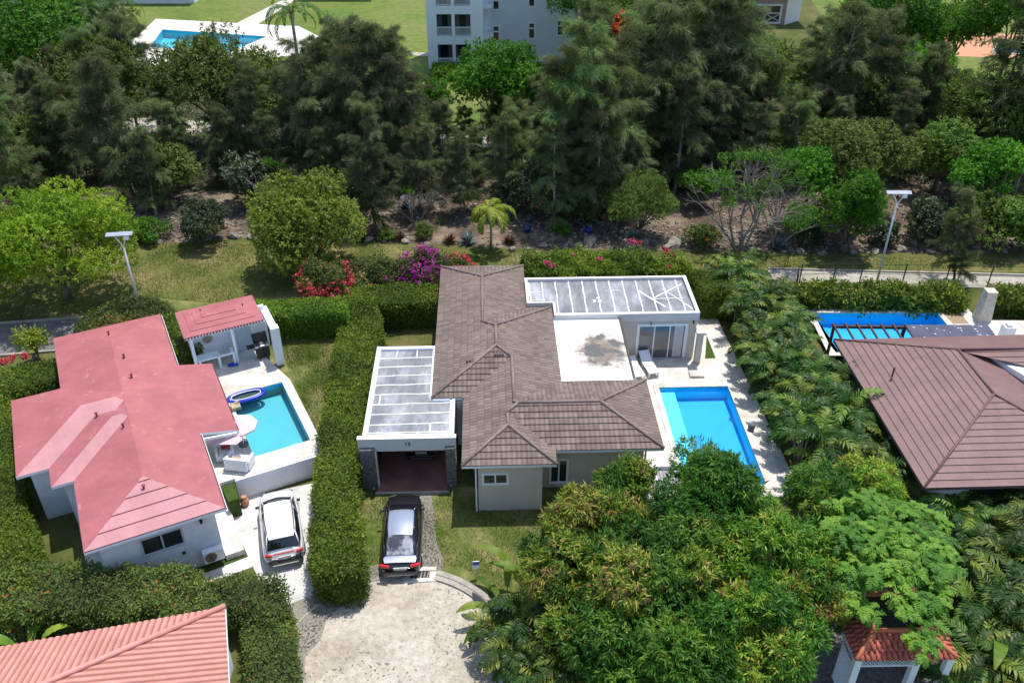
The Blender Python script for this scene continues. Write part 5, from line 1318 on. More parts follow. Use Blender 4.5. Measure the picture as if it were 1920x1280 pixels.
    mb = MB(); mb.box(-.62*w_, .62*w_, -h-.075, -h-.05, .36 if not suv else .30, .39 if not suv else .37); mb.build('trim_strip', M['steel'], bp_)
    if suv: mb = MB(); mb.box(-.5*w_, .5*w_, -h-.02, -h+.03, .93, .96); mb.build('light_bar', M['tail_red'], t_)
    return t_
x, y = P(755, 1012, .8); x2, y2 = P(757, 940, .6)
car('black saloon car with sky reflection painted on its roof, parked on the gravel strip in front of the carport', -5.12, 29.75, R(3.6), 'sedan', 'car_black', 'car_sky_sheen')
car('white SUV with black rear window and red tail lights on the pale driveway', -10.9, 30.2, R(17), 'suv', 'car_white', 'car_white', 4.5, 1.85)
car('dark car parked deep inside the shaded carport, only its tail showing', -4.75, 37.6, R(1), 'sedan', 'car_black', 'car_black')
x, y = P(1912, 1080, .8)
car('white car half hidden by palm fronds at the right edge', x+1.0, y, R(60), 'suv', 'car_white', 'car_white', 4.3, 1.8)

# ============================================================ STREET FURNITURE AND SMALL THINGS
def street_lamp(label, x, y, h, rz):
    t_ = thing('street_lamp', label, 'street lamp', (x, y, 0), rz)
    MB().tube([(0, 0, 0), (0, 0, h*.5), (0, 0, h-.75)], [.085, .07, .055], 10).build('pole', M['galvanised'], t_, True)
    MB().tube([(0, 0, h-.8), (-.22, 0, h-.35), (-.42, 0, h)], .035, 6).build('arm', M['white_paint'], t_, True)
    MB().tube([(0, 0, h-.8), (.22, 0, h-.35), (.34, 0, h)], .035, 6).build('arm', M['white_paint'], t_, True)
    mb = MB(); mb.obox((-.05, 0, h+.04), (.78, 0, .02), (0, .16, .05), (0, -.003, .02)); mb.build('solar_panel', M['solar'], t_)
    mb = MB(); mb.obox((.34, -.06, h-.14), (.15, 0, .0), (0, .07, -.03), (.02, .04, .17)); mb.build('lamp_head', M['white_paint'], t_, bevel=.02)
    MB().tube([(0, 0, 0), (0, 0, .05)], .18, 10).build('base_plate', M['galvanised'], t_)
    return t_
hh = 7.; x, y = P(222, 440, hh); street_lamp('pale solar street lamp at the left, in front of the lime-green tree', x+.1, y, hh, R(5))
x, y = P(1690, 362, hh); street_lamp('pale solar street lamp at the right, beside the green metal fence', x-.1, y, hh, R(-4))
# fence
fn = thing('metal_fence', 'dark green metal post fence along the path behind the right hedge', 'fence', (0, 0, 0))
mb0 = MB(); pts = [P(x, 531+(x-1495)*.028) for x in range(1495, 2000, 79)]
pts = [P(1497, 536)]+[P(x, 532+ (x-1500)*.02) for x in (1560, 1610, 1690, 1770, 1850, 1930, 2010)]
for i, (x, y) in enumerate(pts):
    MB().tube([(x, y, 0), (x, y, 1.75)], .045, 6).build('post', M['fence_green'] if False else sm('fence_green', (.012,.05,.03), .5), fn)
for z in (.15, .9, 1.65):
    for a, b in zip(pts[:-1], pts[1:]): mb0.bar((*a, z), (*b, z), .025)
mb0.build('rails', M['fence_green'], fn)
gt = thing('garden_gate', 'narrow black metal gate at the top of the palm screen', 'gate', (0, 0, 0)); x, y = P(1488, 562); 
mb = MB(); mb.bar((x, y, 0), (x, y, 2), .07); mb.bar((x+.35, y+1.1, 0), (x+.35, y+1.1, 2), .07); mb.bar((x, y, 1.95), (x+.35, y+1.1, 1.95), .06); mb.bar((x, y, .2), (x+.35, y+1.1, .2), .06)
mb.build('frame', M['dark_metal'], gt)
mb = MB(); [mb.bar((x+.35*i/7, y+1.1*i/7, .2), (x+.35*i/7, y+1.1*i/7, 1.95), .025) for i in range(1, 7)]; mb.build('bars', M['dark_metal'], gt)
mb = MB(); a, b = P(72, 668), P(82, 640); mb.tube([(*a, 0), (*a, 1.4)], .05, 6); o = mb.build('fence_post', M['fence_green']); tag(o, 'single dark metal post by the asphalt road at the left', 'post')
# loungers on the terrace
def lounger(label, px_, py_, rz, back=.55):
    x, y = P(px_, py_, .45); t_ = thing('sun_lounger', label, 'sun lounger', (x, y, .16), rz)
    MB().box(-.33, .33, -.95, .35, .30, .38).build('seat', M['white_paint'], t_, bevel=.03)
    mb = MB(); mb.obox((0, .62, .30+.06+math.sin(back)*.33), (.33, 0, 0), (0, .38*math.cos(back), .38*math.sin(back)), (0, -.03, .035)); mb.build('backrest', M['white_paint'], t_, bevel=.02)
    for sx_ in (-.27, .27):
        for sy in (-.85, .3): MB().box(sx_-.04, sx_+.04, sy-.04, sy+.04, 0, .30).build('leg', M['white_paint'], t_)
    return t_
lounger('white plastic sun lounger with raised back on the terrace in front of the sliding door', 1216, 684, R(14))
lounger('white sun lounger partly hidden behind the edge of the stained flat roof', 1190, 690, R(14), .2)
# shower column and bench near the terrace corner
x, y = P(1306, 678, .15); mb = MB(); mb.prism([(x-.18, y-.18), (x+.18, y-.18), (x+.18, y+.18), (x-.18, y+.18)], .15, 2.25); mb.prism([(x-.3, y-.3), (x+.3, y-.3), (x+.26, y+.26), (x-.26, y+.26)], 2.25, 2.4); 
o = mb.build('outdoor_column', M['plaster_beige'], bevel=.02); tag(o, 'pale square column with a flat cap beside the triangular grass patch', 'column')
x, y = P(1308, 702, .15); mb = MB(); mb.box(x-.5, x+.35, y-.35, y+.25, .152, .30); o = mb.build('stone_step', M['coral_stone'], bevel=.02); tag(o, 'low cream stone step at the foot of the pale square column', 'step')
x, y = P(1408, 805, .2); mb = MB(); mb.lathe(x, y, [(.05, .152), (.16, .2), (.20, .4), (.12, .48), (.14, .52)], 12); o = mb.build('clay_pot', M['stone_grey'], None, True); tag(o, 'small grey pot standing at the right edge of the large pool', 'pot')
# grill
gx, gy = P(492, 655, ZP+.5); g_ = thing('gas_grill', 'black gas barbecue grill with open lid on the cabana floor', 'grill', (gx, gy, ZP), R(26.9))
MB().box(-.38, .38, -.25, .25, .12, .82).build('cabinet', M['black_plastic'], g_, bevel=.03)
mb = MB(); mb.box(-.42, .42, -.28, .26, .822, .95); mb.build('firebox', M['steel'], g_, bevel=.02)
mb = MB(); mb.obox((0, .34, 1.2), (.42, 0, 0), (0, .06, .25), (0, .12, -.03)); mb.build('lid', M['black_plastic'], g_, bevel=.04)
MB().box(-.85, -.43, -.22, .22, .85, .89).build('side_shelf', M['black_plastic'], g_, bevel=.01)
for s_ in (-.3, .3): MB().tube([(s_-.02, -.2, .07), (s_+.02, -.2, .07)], .07, 10).build('wheel', M['black_plastic'], g_)
for s_ in (-.2, 0, .2): mb = MB(); mb.tube([(s_, -.28, .88), (s_, -.32, .88)], .03, 8); mb.build('knob', M['dark_metal'], g_)
# blue inflatable in the pool
fx, fy = P(458, 741, ZP); fl_ = thing('pool_float', 'blue inflatable lounge with dark mesh floating in the raised pool', 'pool float', (fx+.1, fy, ZP-.1), R(27))
N_s = 28; ring = [(.98*math.cos(t)*(1 if math.cos(t) > 0 else 1.0), .42*math.copysign(abs(math.sin(t))**.7, math.sin(t)), .06) for t in np.linspace(0, 2*math.pi, N_s)]
MB().tube(ring, .11, 8).build('rim', M['float_blue'], fl_, True)
MB().tube([(p[0]*.82, p[1]*.74, p[2]+.07) for p in ring], .03, 6).build('rim_stripe', M['white_paint'], fl_, True)
mb = MB(); mb.add([(p[0]*.8, p[1]*.75, .02) for p in ring[:-1]], [tuple(range(N_s-1))]); mb.build('mesh', M['mesh_navy'], fl_)
# folded towels, slippers
x, y = P(437, 685, ZP); mb = MB(); mb.obox((x, y, ZP+.06), (.25, .1, 0), (-.06, .12, 0), (0, 0, .05)); o = mb.build('folded_towel', M['float_blue'], bevel=.02); tag(o, 'small dark blue folded towel lying on the cream deck near the counter', 'towel')
x, y = P(442, 762, ZP+.1); mb = MB(); mb.obox((x, y, ZP+.12), (.22, .1, 0), (-.12, .24, 0), (0, 0, .1)); mb.obox((x+.02, y+.2, ZP+.25), (.1, .05, .03), (-.05, .08, 0), (0, 0, .05)); o = mb.build('beach_bag', M['cushion'], bevel=.03); tag(o, 'brown and white beach bag at the pool edge beside the blue inflatable', 'bag')
# pink parasol between the roof and the pool
ux_, uy_ = P(449, 795, 2.65); pa = thing('parasol', 'pale pink parasol whose edge shows between the red roof and the raised pool', 'parasol', (ux_, uy_, ZP))
mb = MB(); n = 8; vs = [(.9*math.cos(2*math.pi*(i+.5)/n), .9*math.sin(2*math.pi*(i+.5)/n), 1.3) for i in range(n)]+[(0, 0, 1.6)]+[(.9*math.cos(2*math.pi*(i+.5)/n), .9*math.sin(2*math.pi*(i+.5)/n), 1.22) for i in range(n)]
mb.add(vs, [(i, (i+1) % n, n) for i in range(n)]+[(i, n+1+i, n+1+(i+1) % n, (i+1) % n) for i in range(n)]); mb.build('canopy', M['pink_canopy'], pa)
MB().tube([(0, 0, 0), (0, 0, 1.58)], .025, 8).build('pole', M['white_paint'], pa); MB().tube([(0, 0, 0), (0, 0, .08)], .25, 14).build('base', M['stone_grey'], pa)
# mauve canopy over the seating
cn = thing('shade_canopy', 'pale mauve fabric canopy over the corner seating by the raised pool', 'canopy', (0, 0, 0), R(26.9))
cq = [FR.px(*q_) for q_ in ((384, 826, 2.72), (440, 808, 2.72), (455, 824, 2.6), (443, 833, 2.5), (388, 833, 2.5))]; mb = MB(); mb.add([(q_[0], q_[1], z_) for q_, z_ in zip(cq, (2.72, 2.72, 2.6, 2.5, 2.5))], [(0, 4, 3, 2, 1)]); mb.build('fabric', M['pink_canopy'], cn)
# wicker sofa, chair
def sofa(label, px_, py_, rz, wd=1.0, cu='cushion', dp=.8):
    x, y = P(px_, py_, ZP+.3); t_ = thing('garden_sofa', label, 'sofa', (x, y, ZP+.005), rz)
    MB().box(-wd/2, wd/2, -dp/2, dp/2, .05, .36).build('seat', M['white_paint'], t_, bevel=.03)
    mb = MB(); mb.box(-wd/2, wd/2, -dp/2-.1, -dp/2+.06, .05, .78); mb.build('backrest', M['white_paint'], t_, bevel=.03)
    for s_ in (-1, 1): MB().box(s_*wd/2-.07, s_*wd/2+.07, -dp/2+.062, dp/2, .05, .60).build('armrest', M['white_paint'], t_, bevel=.03)
    mb = MB(); mb.box(-wd/2+.1, wd/2-.1, -dp/2+.08, dp/2-.05, .362, .44); mb.build('cushion', M['fabric_white'], t_, bevel=.03)
    mb = MB(); mb.obox((-.1, -.15, .52), (.22, 0, 0), (0, .16, .06), (0, -.02, .05)); mb.build('throw_pillow', M[cu], t_, bevel=.03)
    return t_
sofa('white woven garden sofa with tan cushion at the near edge of the raised terrace', 449, 864, R(-8), 1.15)
sofa('white garden chair with red cushion in the shade under the mauve canopy', 421, 848, R(200), .75, 'red_cloth', .7)
# terracotta urn
x, y = P(459, 941, .2); mb = MB(); mb.lathe(x, y, [(.12, .02), (.2, .12), (.22, .3), (.16, .45), (.11, .52), (.14, .57), (.11, .575)], 18); o = mb.build('terracotta_urn', M['terracotta'], None, True); tag(o, 'round terracotta urn on the driveway at the foot of the retaining wall', 'urn')
# carport garden lights
for (px_, py_, lab) in ((684+18, 930, 'small black path light left of the carport entrance'), (846, 924, 'small black path light right of the carport entrance')):
    x, y = P(px_, py_); t_ = thing('path_light', lab, 'garden light', (x, y, 0)); MB().tube([(0, 0, 0), (0, 0, .42)], .025, 6).build('stake', M['black_plastic'], t_); MB().lathe(0, 0, [(.03, .4), (.09, .42), (.09, .52), (.12, .53), (.03, .6)], 10).build('lamp_head', M['black_plastic'], t_)
# sign on a stick
x, y = P(893, 1082); t_ = thing('garden_sign', 'small blue and white sign on a stick beside the circle kerb', 'sign', (x, y, 0), R(8))
MB().tube([(0, 0, 0), (0, 0, .8)], .018, 6).build('stake', M['white_paint'], t_); b_ = MB().box(-.16, .16, -.02, .02, .55, 1.05).build('board', M['white_paint'], t_, bevel=.01); MB().box(-.15, .15, -.025, -.021, .82, 1.03).build('blue_band', M['sign_blue'], b_)
# drain grate
x, y = P(787, 1078); t_ = thing('drain_grate', 'black slotted storm drain in a pale concrete slab behind the black saloon', 'drain', (x, y, 0), R(2))
mb = MB(); mb.box(-.75, .75, -.42, -.22, .0, .075); mb.box(-.75, .75, .17, .40, .0, .12); mb.box(-.75, -.44, -.22, .17, .0, .075); mb.box(.44, .75, -.22, .17, .0, .075); mb.build('slab', M['coral_stone'], t_, bevel=.01)
MB().box(-.44, .44, -.22, .17, .0, .03).build('pit', M['dark'], t_)
mb = MB(); [mb.obox((-.37+i*.148, -.025, .06), (.018, 0, 0), (.03, .19, 0), (0, 0, .006)) for i in range(6)]; mb.build('bars', M['path_concrete'], t_)
# lawn statue/light by the carport
x, y = P(680, 932); mb = MB(); mb.lathe(x, y, [(.1, 0), (.12, .1), (.05, .16), (.1, .2), (.02, .3)], 10); o = mb.build('garden_ornament', M['coral_stone'], None, True); tag(o, 'small pale garden ornament at the foot of the left stone pillar', 'ornament')
# glazed globes and pots in the rock bed
def globe(px_, py_, r, m_, lab, cat='ornament', name='garden_globe'):
    x, y = P(px_, py_); t_ = MB(); t_.lathe(x, y, [(r*math.sin(a), r*1.05-r*math.cos(a)) for a in np.linspace(.25, 2.75, 12)]+[(r*.30, 2.05*r), (r*.36, 2.12*r)], 18)
    o = t_.build(name, M[m_], None, True); tag(o, lab, cat)
globe(992, 417, .25, 'teal_glaze', 'teal glazed round jar, the farther of the pair in the rock bed'); globe(988, 436, .33, 'blue_glaze', 'dark blue glazed round jar, the nearer of the pair in the rock bed')
globe(1102, 438, .27, 'royal_glaze', 'royal blue glazed globe in the rock bed left of the grey-green tree'); globe(1131, 412, .27, 'orange_clay', 'orange clay globe in the rock bed left of the grey-green tree')
globe(761, 391, .30, 'blue_glaze', 'dark blue pot with white flowers in the rock bed', 'pot', 'flower_pot')
x, y = P(761, 388); rng = np.random.default_rng(3); cpt = np.array([x, y, .75])+sph(rng, 60)*np.array([.28, .28, .2]); q, tt = whorls(rng, cpt, unit(cpt-np.array([x, y, .5])), 5, .12, .10, .9, 0, .02); o = quadmesh('white_flowers', q, tt, leafmat('petal_white', [(0, (.5,.5,.6)), (1, (.75,.72,.8))], .2, .6, (1, 1, 1))); tag(o, 'bunch of white flowers growing in the dark blue pot', 'flowers')
# ---- boulders and rubble
rng = np.random.default_rng(11)
def rock_mesh(seed):
    r_ = np.random.default_rng(seed); import bmesh
    bm = bmesh.new(); bmesh.ops.create_icosphere(bm, subdivisions=2, radius=1)
    dirs = sph(r_, 7); 
    for v in bm.verts:
        d = np.array(v.co); f = min(1., min(.62/max(.01, float(d@k)) for k in dirs)) if True else 1
        v.co *= f*(1+r_.normal(0, .04)); v.co.z *= .72
    me = bpy.data.meshes.new('boulder'); bm.to_mesh(me); bm.free(); me.materials.append(M['boulder']); return me
rocks = [rock_mesh(i) for i in range(6)]
edge = [(250, 462), (300, 455), (440, 446), (470, 446), (500, 447), (690, 452), (720, 452), (760, 455), (800, 458), (960, 470), (990, 467), (1020, 463), (1060, 462), (1085, 461), (1105, 457), (1150, 463), (1180, 462), (1250, 466), (1262, 460), (1290, 463), (1340, 470), (1420, 470), (1470, 473), (1500, 474), (1540, 476), (1580, 468), (1640, 474), (1690, 470), (1712, 455), (1830, 465), (1880, 470), (1900, 460), (575, 450), (225, 468), (1210, 455), (1385, 462), (1600, 475), (1745, 474)]
big = {1105: .62, 1262: .72, 1085: .4, 440: .5, 1712: .45}
for i, (px_, py_) in enumerate(edge):
    o = bpy.data.objects.new('boulder', rocks[i % 6]); C.objects.link(o); x, y = P(px_, py_); s_ = big.get(px_, rng.uniform(.22, .42))
    o.location = (x, y, s_*.2); o.scale = (s_*1.25, s_*.9, s_); o.rotation_euler = (rng.uniform(-.2, .2), rng.uniform(-.2, .2), rng.uniform(0, 6.3))
    if px_ == 1105: tag(o, 'large rounded pale boulder right of the blue globe at the lawn edge', 'boulder', 'boulders edging the rock bed')
    elif px_ == 1262: tag(o, 'largest long pale boulder at the lawn edge right of the grey-green tree', 'boulder', 'boulders edging the rock bed')
    else: tag(o, 'small rough boulder in the row along the front of the rock bed', 'boulder', 'boulders edging the rock bed')
# loose stones: one uncountable mass
bedpoly = np.array(pxpoly([(-200, 372), (300, 365), (700, 340), (1100, 330), (1500, 345), (2200, 330), (2200, 476), (1700, 472), (1420, 470), (1000, 466), (690, 450), (450, 444), (250, 460), (-200, 468)], 0))
NS = 15000; pts = poly_area_pts(rng, bedpoly, NS); dens = np.sin(pts[:, 0]*.35)+np.sin(pts[:, 1]*.6+pts[:, 0]*.2)+rng.normal(0, .8, NS); pts = pts[dens > -.6]
cube = np.array([(-1,-1,-.6),(1,-1,-.6),(1,1,-.6),(-1,1,-.6),(-.7,-.6,.6),(.6,-.7,.7),(.7,.6,.5),(-.6,.7,.6)]); fcs = np.array([(4,5,6,7),(0,1,5,4),(1,2,6,5),(2,3,7,6),(3,0,4,7)])
n = len(pts); s_ = rng.uniform(.05, .15, n)*rng.uniform(.6, 1.25, n); an = rng.uniform(0, 6.28, n)
V = cube[None]*s_[:, None, None]*rng.uniform(.6, 1.3, (n, 1, 3))+rng.normal(0, .015, (n, 8, 3)); ca, sa = np.cos(an), np.sin(an)
X = V[:, :, 0]*ca[:, None]-V[:, :, 1]*sa[:, None]; Y = V[:, :, 0]*sa[:, None]+V[:, :, 1]*ca[:, None]
V = np.stack([X+pts[:, :1], Y+pts[:, 1:], V[:, :, 2]+.03], 2); q = V[:, fcs].reshape(-1, 4, 3)
leafmat('loose_stone', [(0, (.09,.075,.065)), (.5, (.20,.17,.145)), (1, (.40,.36,.31))], 0., .95)
o = quadmesh('loose_stones', q, np.repeat(rng.uniform(0, 1, n), 5), M['loose_stone']); tag(o, kind='stuff')
#NEXT3

bx, by = P(1252, 893, .3); pb = thing('pump_cover', 'white framed grey slatted pump cover at the near left corner of the large pool', 'cover', (bx, by, 0), R(1.8))
mb = MB(); mb.box(-.8, .7, .42, .56, .0, .62); mb.box(-.8, -.62, -.8, .42, .0, .60); pass
mb.build('frame', M['white_paint'], pb, bevel=.01)
for i in range(7): MB().box(-.58+i*.185, -.42+i*.185, -.8, .36, .34, .38).build('slat', M['steel_grey'] if False else sm('slat_grey', (.30,.30,.31), .7, var=.3, scale=7), pb)

# ============================================================ HEDGES
def H(label, pts, z1, z0=0, mat='leaf_hedge', seed=1, **k):
    return hedge(label, pxpoly(pts, z1), z0, z1, mat, seed, **k)
H('tall clipped hedge running between the two houses, beside the carport', [(652, 562), (705, 560), (713, 600), (706, 660), (690, 740), (672, 830), (664, 910), (670, 990), (684, 1050), (672, 1068), (630, 1074), (592, 1066), (583, 1040), (586, 960), (596, 830), (618, 700), (640, 600)], 2.1, 0, seed=1, dens=120, rough=.12)
fl1 = lambda pts, m_, n_=60, s_=.12: (m_, [(*P(px_, py_, h_), h_, r_) for px_, py_, h_, r_ in pts], n_, s_)
H('clipped hedge behind the carport lawn, below the bougainvillea bushes', [(640, 540), (820, 524), (822, 560), (700, 566), (645, 572)], 2.2, 0, seed=2, dens=110)
BOUG = 1
H('clipped hedge at the top of the raised lawn right of the cabana', [(478, 562), (560, 558), (645, 556), (648, 584), (570, 586), (480, 590)], 3.1, YZ, seed=3, dens=110)
H('olive rounded hedge mound behind the red-roofed house', [(132, 628), (155, 590), (205, 566), (265, 558), (318, 566), (330, 590), (290, 605), (200, 640), (150, 650)], 2.4, 0, 'leaf_hedge_olive', 4, L=.18, W=.08, rough=.16, dens=90)
H('dark hedge in the gap between the red-roofed house and the cabana', [(300, 590), (330, 585), (362, 600), (372, 640), (345, 665), (325, 650)], 2.6, 0, seed=5)
H('hedge left of the red-roofed house along the asphalt road', [(-60, 690), (0, 690), (110, 668), (130, 700), (0, 735), (-60, 750)], 2.1, 0, seed=6, mat='leaf_hedge', flowers=[fl1([(20, 672, 2.1, .3), (45, 668, 2.1, .25), (5, 678, 2.1, .2)], 'flower_red', 30)])
H('tall hedge down the left edge of the picture beside the red-roofed house', [(-80, 720), (0, 715), (22, 745), (20, 850), (40, 930), (62, 1000), (78, 1060), (60, 1090), (-80, 1100)], 1.9, 0, 'leaf_hedge', 7, dens=120)
fo = lambda rng, t, c: np.where(rng.uniform(0, 1, len(t)) < .002, 1., np.minimum(t, .93))
H('shaggy olive hedge between the red-roofed house and the pink tiled roof', [(-80, 1062), (60, 1058), (180, 1060), (300, 1066), (365, 1058), (375, 1080), (440, 1085), (470, 1080), (520, 1082), (532, 1110), (530, 1150), (440, 1142), (200, 1136), (-80, 1142)], 1.9, 0, 'leaf_hedge_olive', 8, rough=.2, L=.16, W=.07, dens=110, tf=fo, name='shaggy_hedge')
H('olive hedge running down beside the pink tiled roof to the bottom edge', [(460, 1145), (532, 1140), (542, 1200), (552, 1320), (468, 1320), (460, 1200)], 1.75, 0, 'leaf_hedge_olive', 9, rough=.12, dens=120)
ty = lambda rng, t, c: np.where(rng.uniform(0, 1, len(t)) < .35, np.clip(t+.35, 0, 1), t*.6)
H('dark leafy hedge with yellow tips behind the deep blue pool', [(1492, 528), (1800, 531), (1812, 556), (1492, 548)], 1.5, 0, 'leaf_hedge', 10, L=.24, W=.11, rough=.18, dens=60, tf=ty)
H('leafy hedge right of the tall cream column at the right edge', [(1860, 533), (2060, 538), (2060, 562), (1862, 556)], 1.5, 0, 'leaf_hedge', 11, L=.24, W=.11, rough=.18, dens=60, tf=ty)
H('dark clipped hedge at the right end of the flat-roofed block', [(1288, 505), (1372, 508), (1376, 545), (1322, 545), (1300, 520)], 2.3, 0, 'leaf_hedge', 12, dens=110)
H('loose flowering hedge behind the flat-roofed block', [(975, 478), (1080, 470), (1200, 474), (1280, 484), (1300, 500), (1200, 505), (990, 508)], 1.9, 0, 'leaf_hedge', 13, rough=.3, L=.18, W=.09, dens=90,
  flowers=[fl1([(1025, 492, 2.1, .22), (1035, 497, 2., .2), (1125, 485, 2.2, .2), (1185, 452, 2.4, .3), (1075, 478, 2.2, .2)], 'flower_pink', 26, .1), fl1([(1250, 470, 2.3, .3), (1262, 478, 2.1, .2), (1200, 455, 2.3, .2), (1255, 500, 1.9, .2)], 'flower_red', 22, .1)])
H('low clipped hedge in front of the apartment block balconies', [(812, 118), (888, 118), (892, 132), (812, 134)], 1.2, 0, 'leaf_hedge', 14, dens=30, L=.25, W=.15)
H('dark hedge on the far lawn at the upper right', [(1690, 14), (1800, 8), (1805, 18), (1700, 26)], 1.5, 0, 'leaf_dark', 15, dens=20, L=.3, W=.2)
H('short dark hedge on the far lawn left of the terracotta path', [(1770, 22), (1850, 30), (1850, 38), (1775, 34)], 1.5, 0, 'leaf_dark', 16, dens=20, L=.3, W=.2)
# ============================================================ TREES
def at(px_, py_, h): return P(px_, py_, h)
x, y = at(95, 455, 4.2)
tree('shade_tree', 'large lime-green feathery tree behind the left street lamp', 'tree', x, y, 0, 4.2, 5.0, 4.4, 3.4, 'leaf_lime', 21, 46, 1.35, 6200, 9, .20, .085, tr=.22, ntr=8, inner=.2)
x, y = at(-110, 430, 4.2)
tree('shade_tree', 'lime-green tree cut by the left edge of the picture', 'tree', x, y, 0, 4.0, 4.2, 4., 3.2, 'leaf_lime', 22, 30, 1.3, 3200, 8, .22, .09)
x, y = at(571, 424, 3.4)
tree('round_tree', 'round dense yellow-green tree standing on the lawn left of centre', 'tree', x, y, 0, 3.45, 3.45, 3.3, 3.1, 'leaf_round', 23, 60, 1.15, 6500, 9, .20, .10, inner=.15, tr=.16)
x, y = at(377, 415, 1.8)
tree('shrub', 'dark silvery shrub at the edge of the rock bed left of the round tree', 'shrub', x, y, 0, 1.7, 2.1, 1.7, 1.6, 'leaf_dark', 24, 22, .6, 1300, 9, .18, .085, inner=.15, tr=.08)
x, y = at(282, 432, .9); tree('shrub', 'low dark green shrub beside the lime-green tree', 'shrub', x, y, 0, .9, 1.3, 1.1, .9, 'leaf_green', 25, 12, .45, 500, 8, .16, .08, tr=.05)
x, y = at(235, 425, 1.0); tree('shrub', 'olive shrub between the lime-green tree and the low dark shrub', 'shrub', x, y, 0, 1.0, 1.5, 1.2, 1.0, 'leaf_olive', 26, 12, .5, 500, 8, .18, .08, tr=.05)
x, y = at(1203, 385, 2.6)
tree('small_tree', 'grey-green open tree in the rock bed right of the orange globe', 'tree', x, y, 0, 2.7, 2.5, 2.2, 2.3, 'leaf_casuarina_pale' if False else 'leaf_olive', 27, 32, .62, 2600, 9, .17, .05, tr=.09, ntr=9, inner=.3)
# green trees of the wood
def bt(label, px_, py_, hc, r, mat, seed, cat='tree', L=.30, W=.13, n=2200, rz=None, name='broadleaf_tree', **k):
    x, y = at(px_, py_, hc); tree(name, label, cat, x, y, 0, hc, r, r*.9, rz or r*.8, mat, seed, 26, r*.34, n, 8, L, W, tr=.2, **k)
bt('bright green dense tree in front of the white apartment wall', 930, 160, 6.5, 4.6, 'leaf_green', 30, n=3600)
bt('deep green broad tree at the upper left corner', 75, 85, 7., 7.0, 'leaf_green', 31, n=4200, L=.38)
bt('mid-green tree among the dark conifers at the far left', 190, 150, 6., 4.2, 'leaf_olive', 131, n=1800)
bt('broad green tree in the wood between the cottage and the flowering tree', 1255, 110, 7., 4.6, 'leaf_olive', 132, n=2200)
bt('olive-green tree in the wood below the bright round tree', 1570, 170, 6., 4., 'leaf_olive', 133, n=1800)
bt('mid-green tree in the wood at the right edge below the terracotta paving', 1880, 200, 6., 4.2, 'leaf_olive', 134, n=1800)
bt('low green tree against the service path at the right', 1770, 290, 3.4, 2.8, 'leaf_olive', 135, n=1400)
bt('leafy dark shrub right of the right street lamp', 1745, 415, 1.5, 1.9, 'leaf_dark', 136, n=900, L=.2, name='shrub', cat='shrub')
bt('olive shrub behind the leaning pale-trunked tree', 1850, 415, 2.2, 2.6, 'leaf_olive', 137, n=1300, L=.2, name='shrub', cat='shrub')
bt('green shrub at the right edge behind the fence', 1935, 430, 1.8, 2.2, 'leaf_green', 138, n=900, L=.2, name='shrub', cat='shrub')
bt('low dark shrub left of the street lamp pole', 1650, 440, .9, 1.2, 'leaf_dark', 139, n=500, L=.18, name='shrub', cat='shrub')
bt('grey-olive shrub under the casuarinas right of the coconut palm', 1070, 385, 1.3, 1.7, 'leaf_olive', 140, n=700, L=.2, name='shrub', cat='shrub')
bt('brownish low tree left of the grey dead branches', 300, 330, 2.6, 2.8, 'leaf_olive', 141, n=1300, L=.22, name='shrub', cat='shrub')
bt('olive-green bushy tree in front of the far turquoise pool', 395, 150, 6., 5.2, 'leaf_olive', 32, n=3400)
bt('green bushy tree under the far pool, right of the olive one', 480, 160, 5., 3.6, 'leaf_olive', 33, n=1800)
bt('red-flowering tree right of the apartment block', 1165, 80, 7., 4.2, 'leaf_olive', 34, n=2400)
bt('dark green tree at the top edge right of the apartment block', 1310, 35, 8., 6.0, 'leaf_green', 35, n=2800, L=.4)
bt('dark green tree hugging the right end of the apartment block', 1130, 5, 8., 5.0, 'leaf_green', 36, n=2200, L=.4)
bt('bright green round tree at the top edge right of the cottage', 1675, 45, 7., 6.0, 'leaf_green', 37, n=3200, L=.4)
bt('olive tree in front of the cottage', 1425, 128, 6.5, 4.0, 'leaf_olive', 38, n=2000)
bt('yellow-green tree behind the far lawn at the upper right', 1740, 150, 4., 3.4, 'leaf_green', 39, n=1600)
bt('wide yellow-green flat-topped tree left of the right street lamp', 1620, 300, 5.2, 4.0, 'leaf_olive', 40, n=3000, rz=2.2)
bt('dense green leafy tree at the edge of the rock bed beside the street lamp', 1598, 395, 3.4, 2.1, 'leaf_green', 41, n=2200, rz=2.9, L=.22, W=.09)
bt('green spreading tree between the bare-branched tree and the street lamp', 1520, 330, 4.6, 2.6, 'leaf_green', 42, n=1600, rz=1.8, L=.24, W=.1)
bt('leafy green tree right of the street lamp head', 1860, 330, 4.5, 2.6, 'leaf_green', 43, n=1500, L=.24)
bt('small bright bush at the path left of the dark conifers', 810, 180, 1.6, 2.0, 'leaf_green', 44, n=500)
bt('green bush against the path in the middle of the wood', 1310, 345, 2., 1.5, 'leaf_green', 45, n=600, L=.2)
bt('light olive shrub among the trunks at the left', 80, 265, 4., 3., 'leaf_olive', 46, n=1200)
bt('dark bush among the trunks left of the round tree', 470, 335, 2.2, 2.2, 'leaf_dark', 47, n=900)
bt('deep green bush behind the round tree', 640, 360, 2., 2.2, 'leaf_dark', 48, n=900)
bt('dark bush behind the small coconut palm', 1000, 345, 2.4, 2.3, 'leaf_dark', 49, n=900)
bt('olive bush at the top left corner among white buildings', 150, 25, 6, 4.5, 'leaf_olive', 50, n=1600, L=.4)
bt('dark green tree at the upper right edge', 1905, 40, 8., 5.5, 'leaf_green', 51, n=2200, L=.4)
bt('green tree on the far lawn at the top right', 1800, 60, 5., 3.2, 'leaf_olive', 52, n=1100, L=.35)
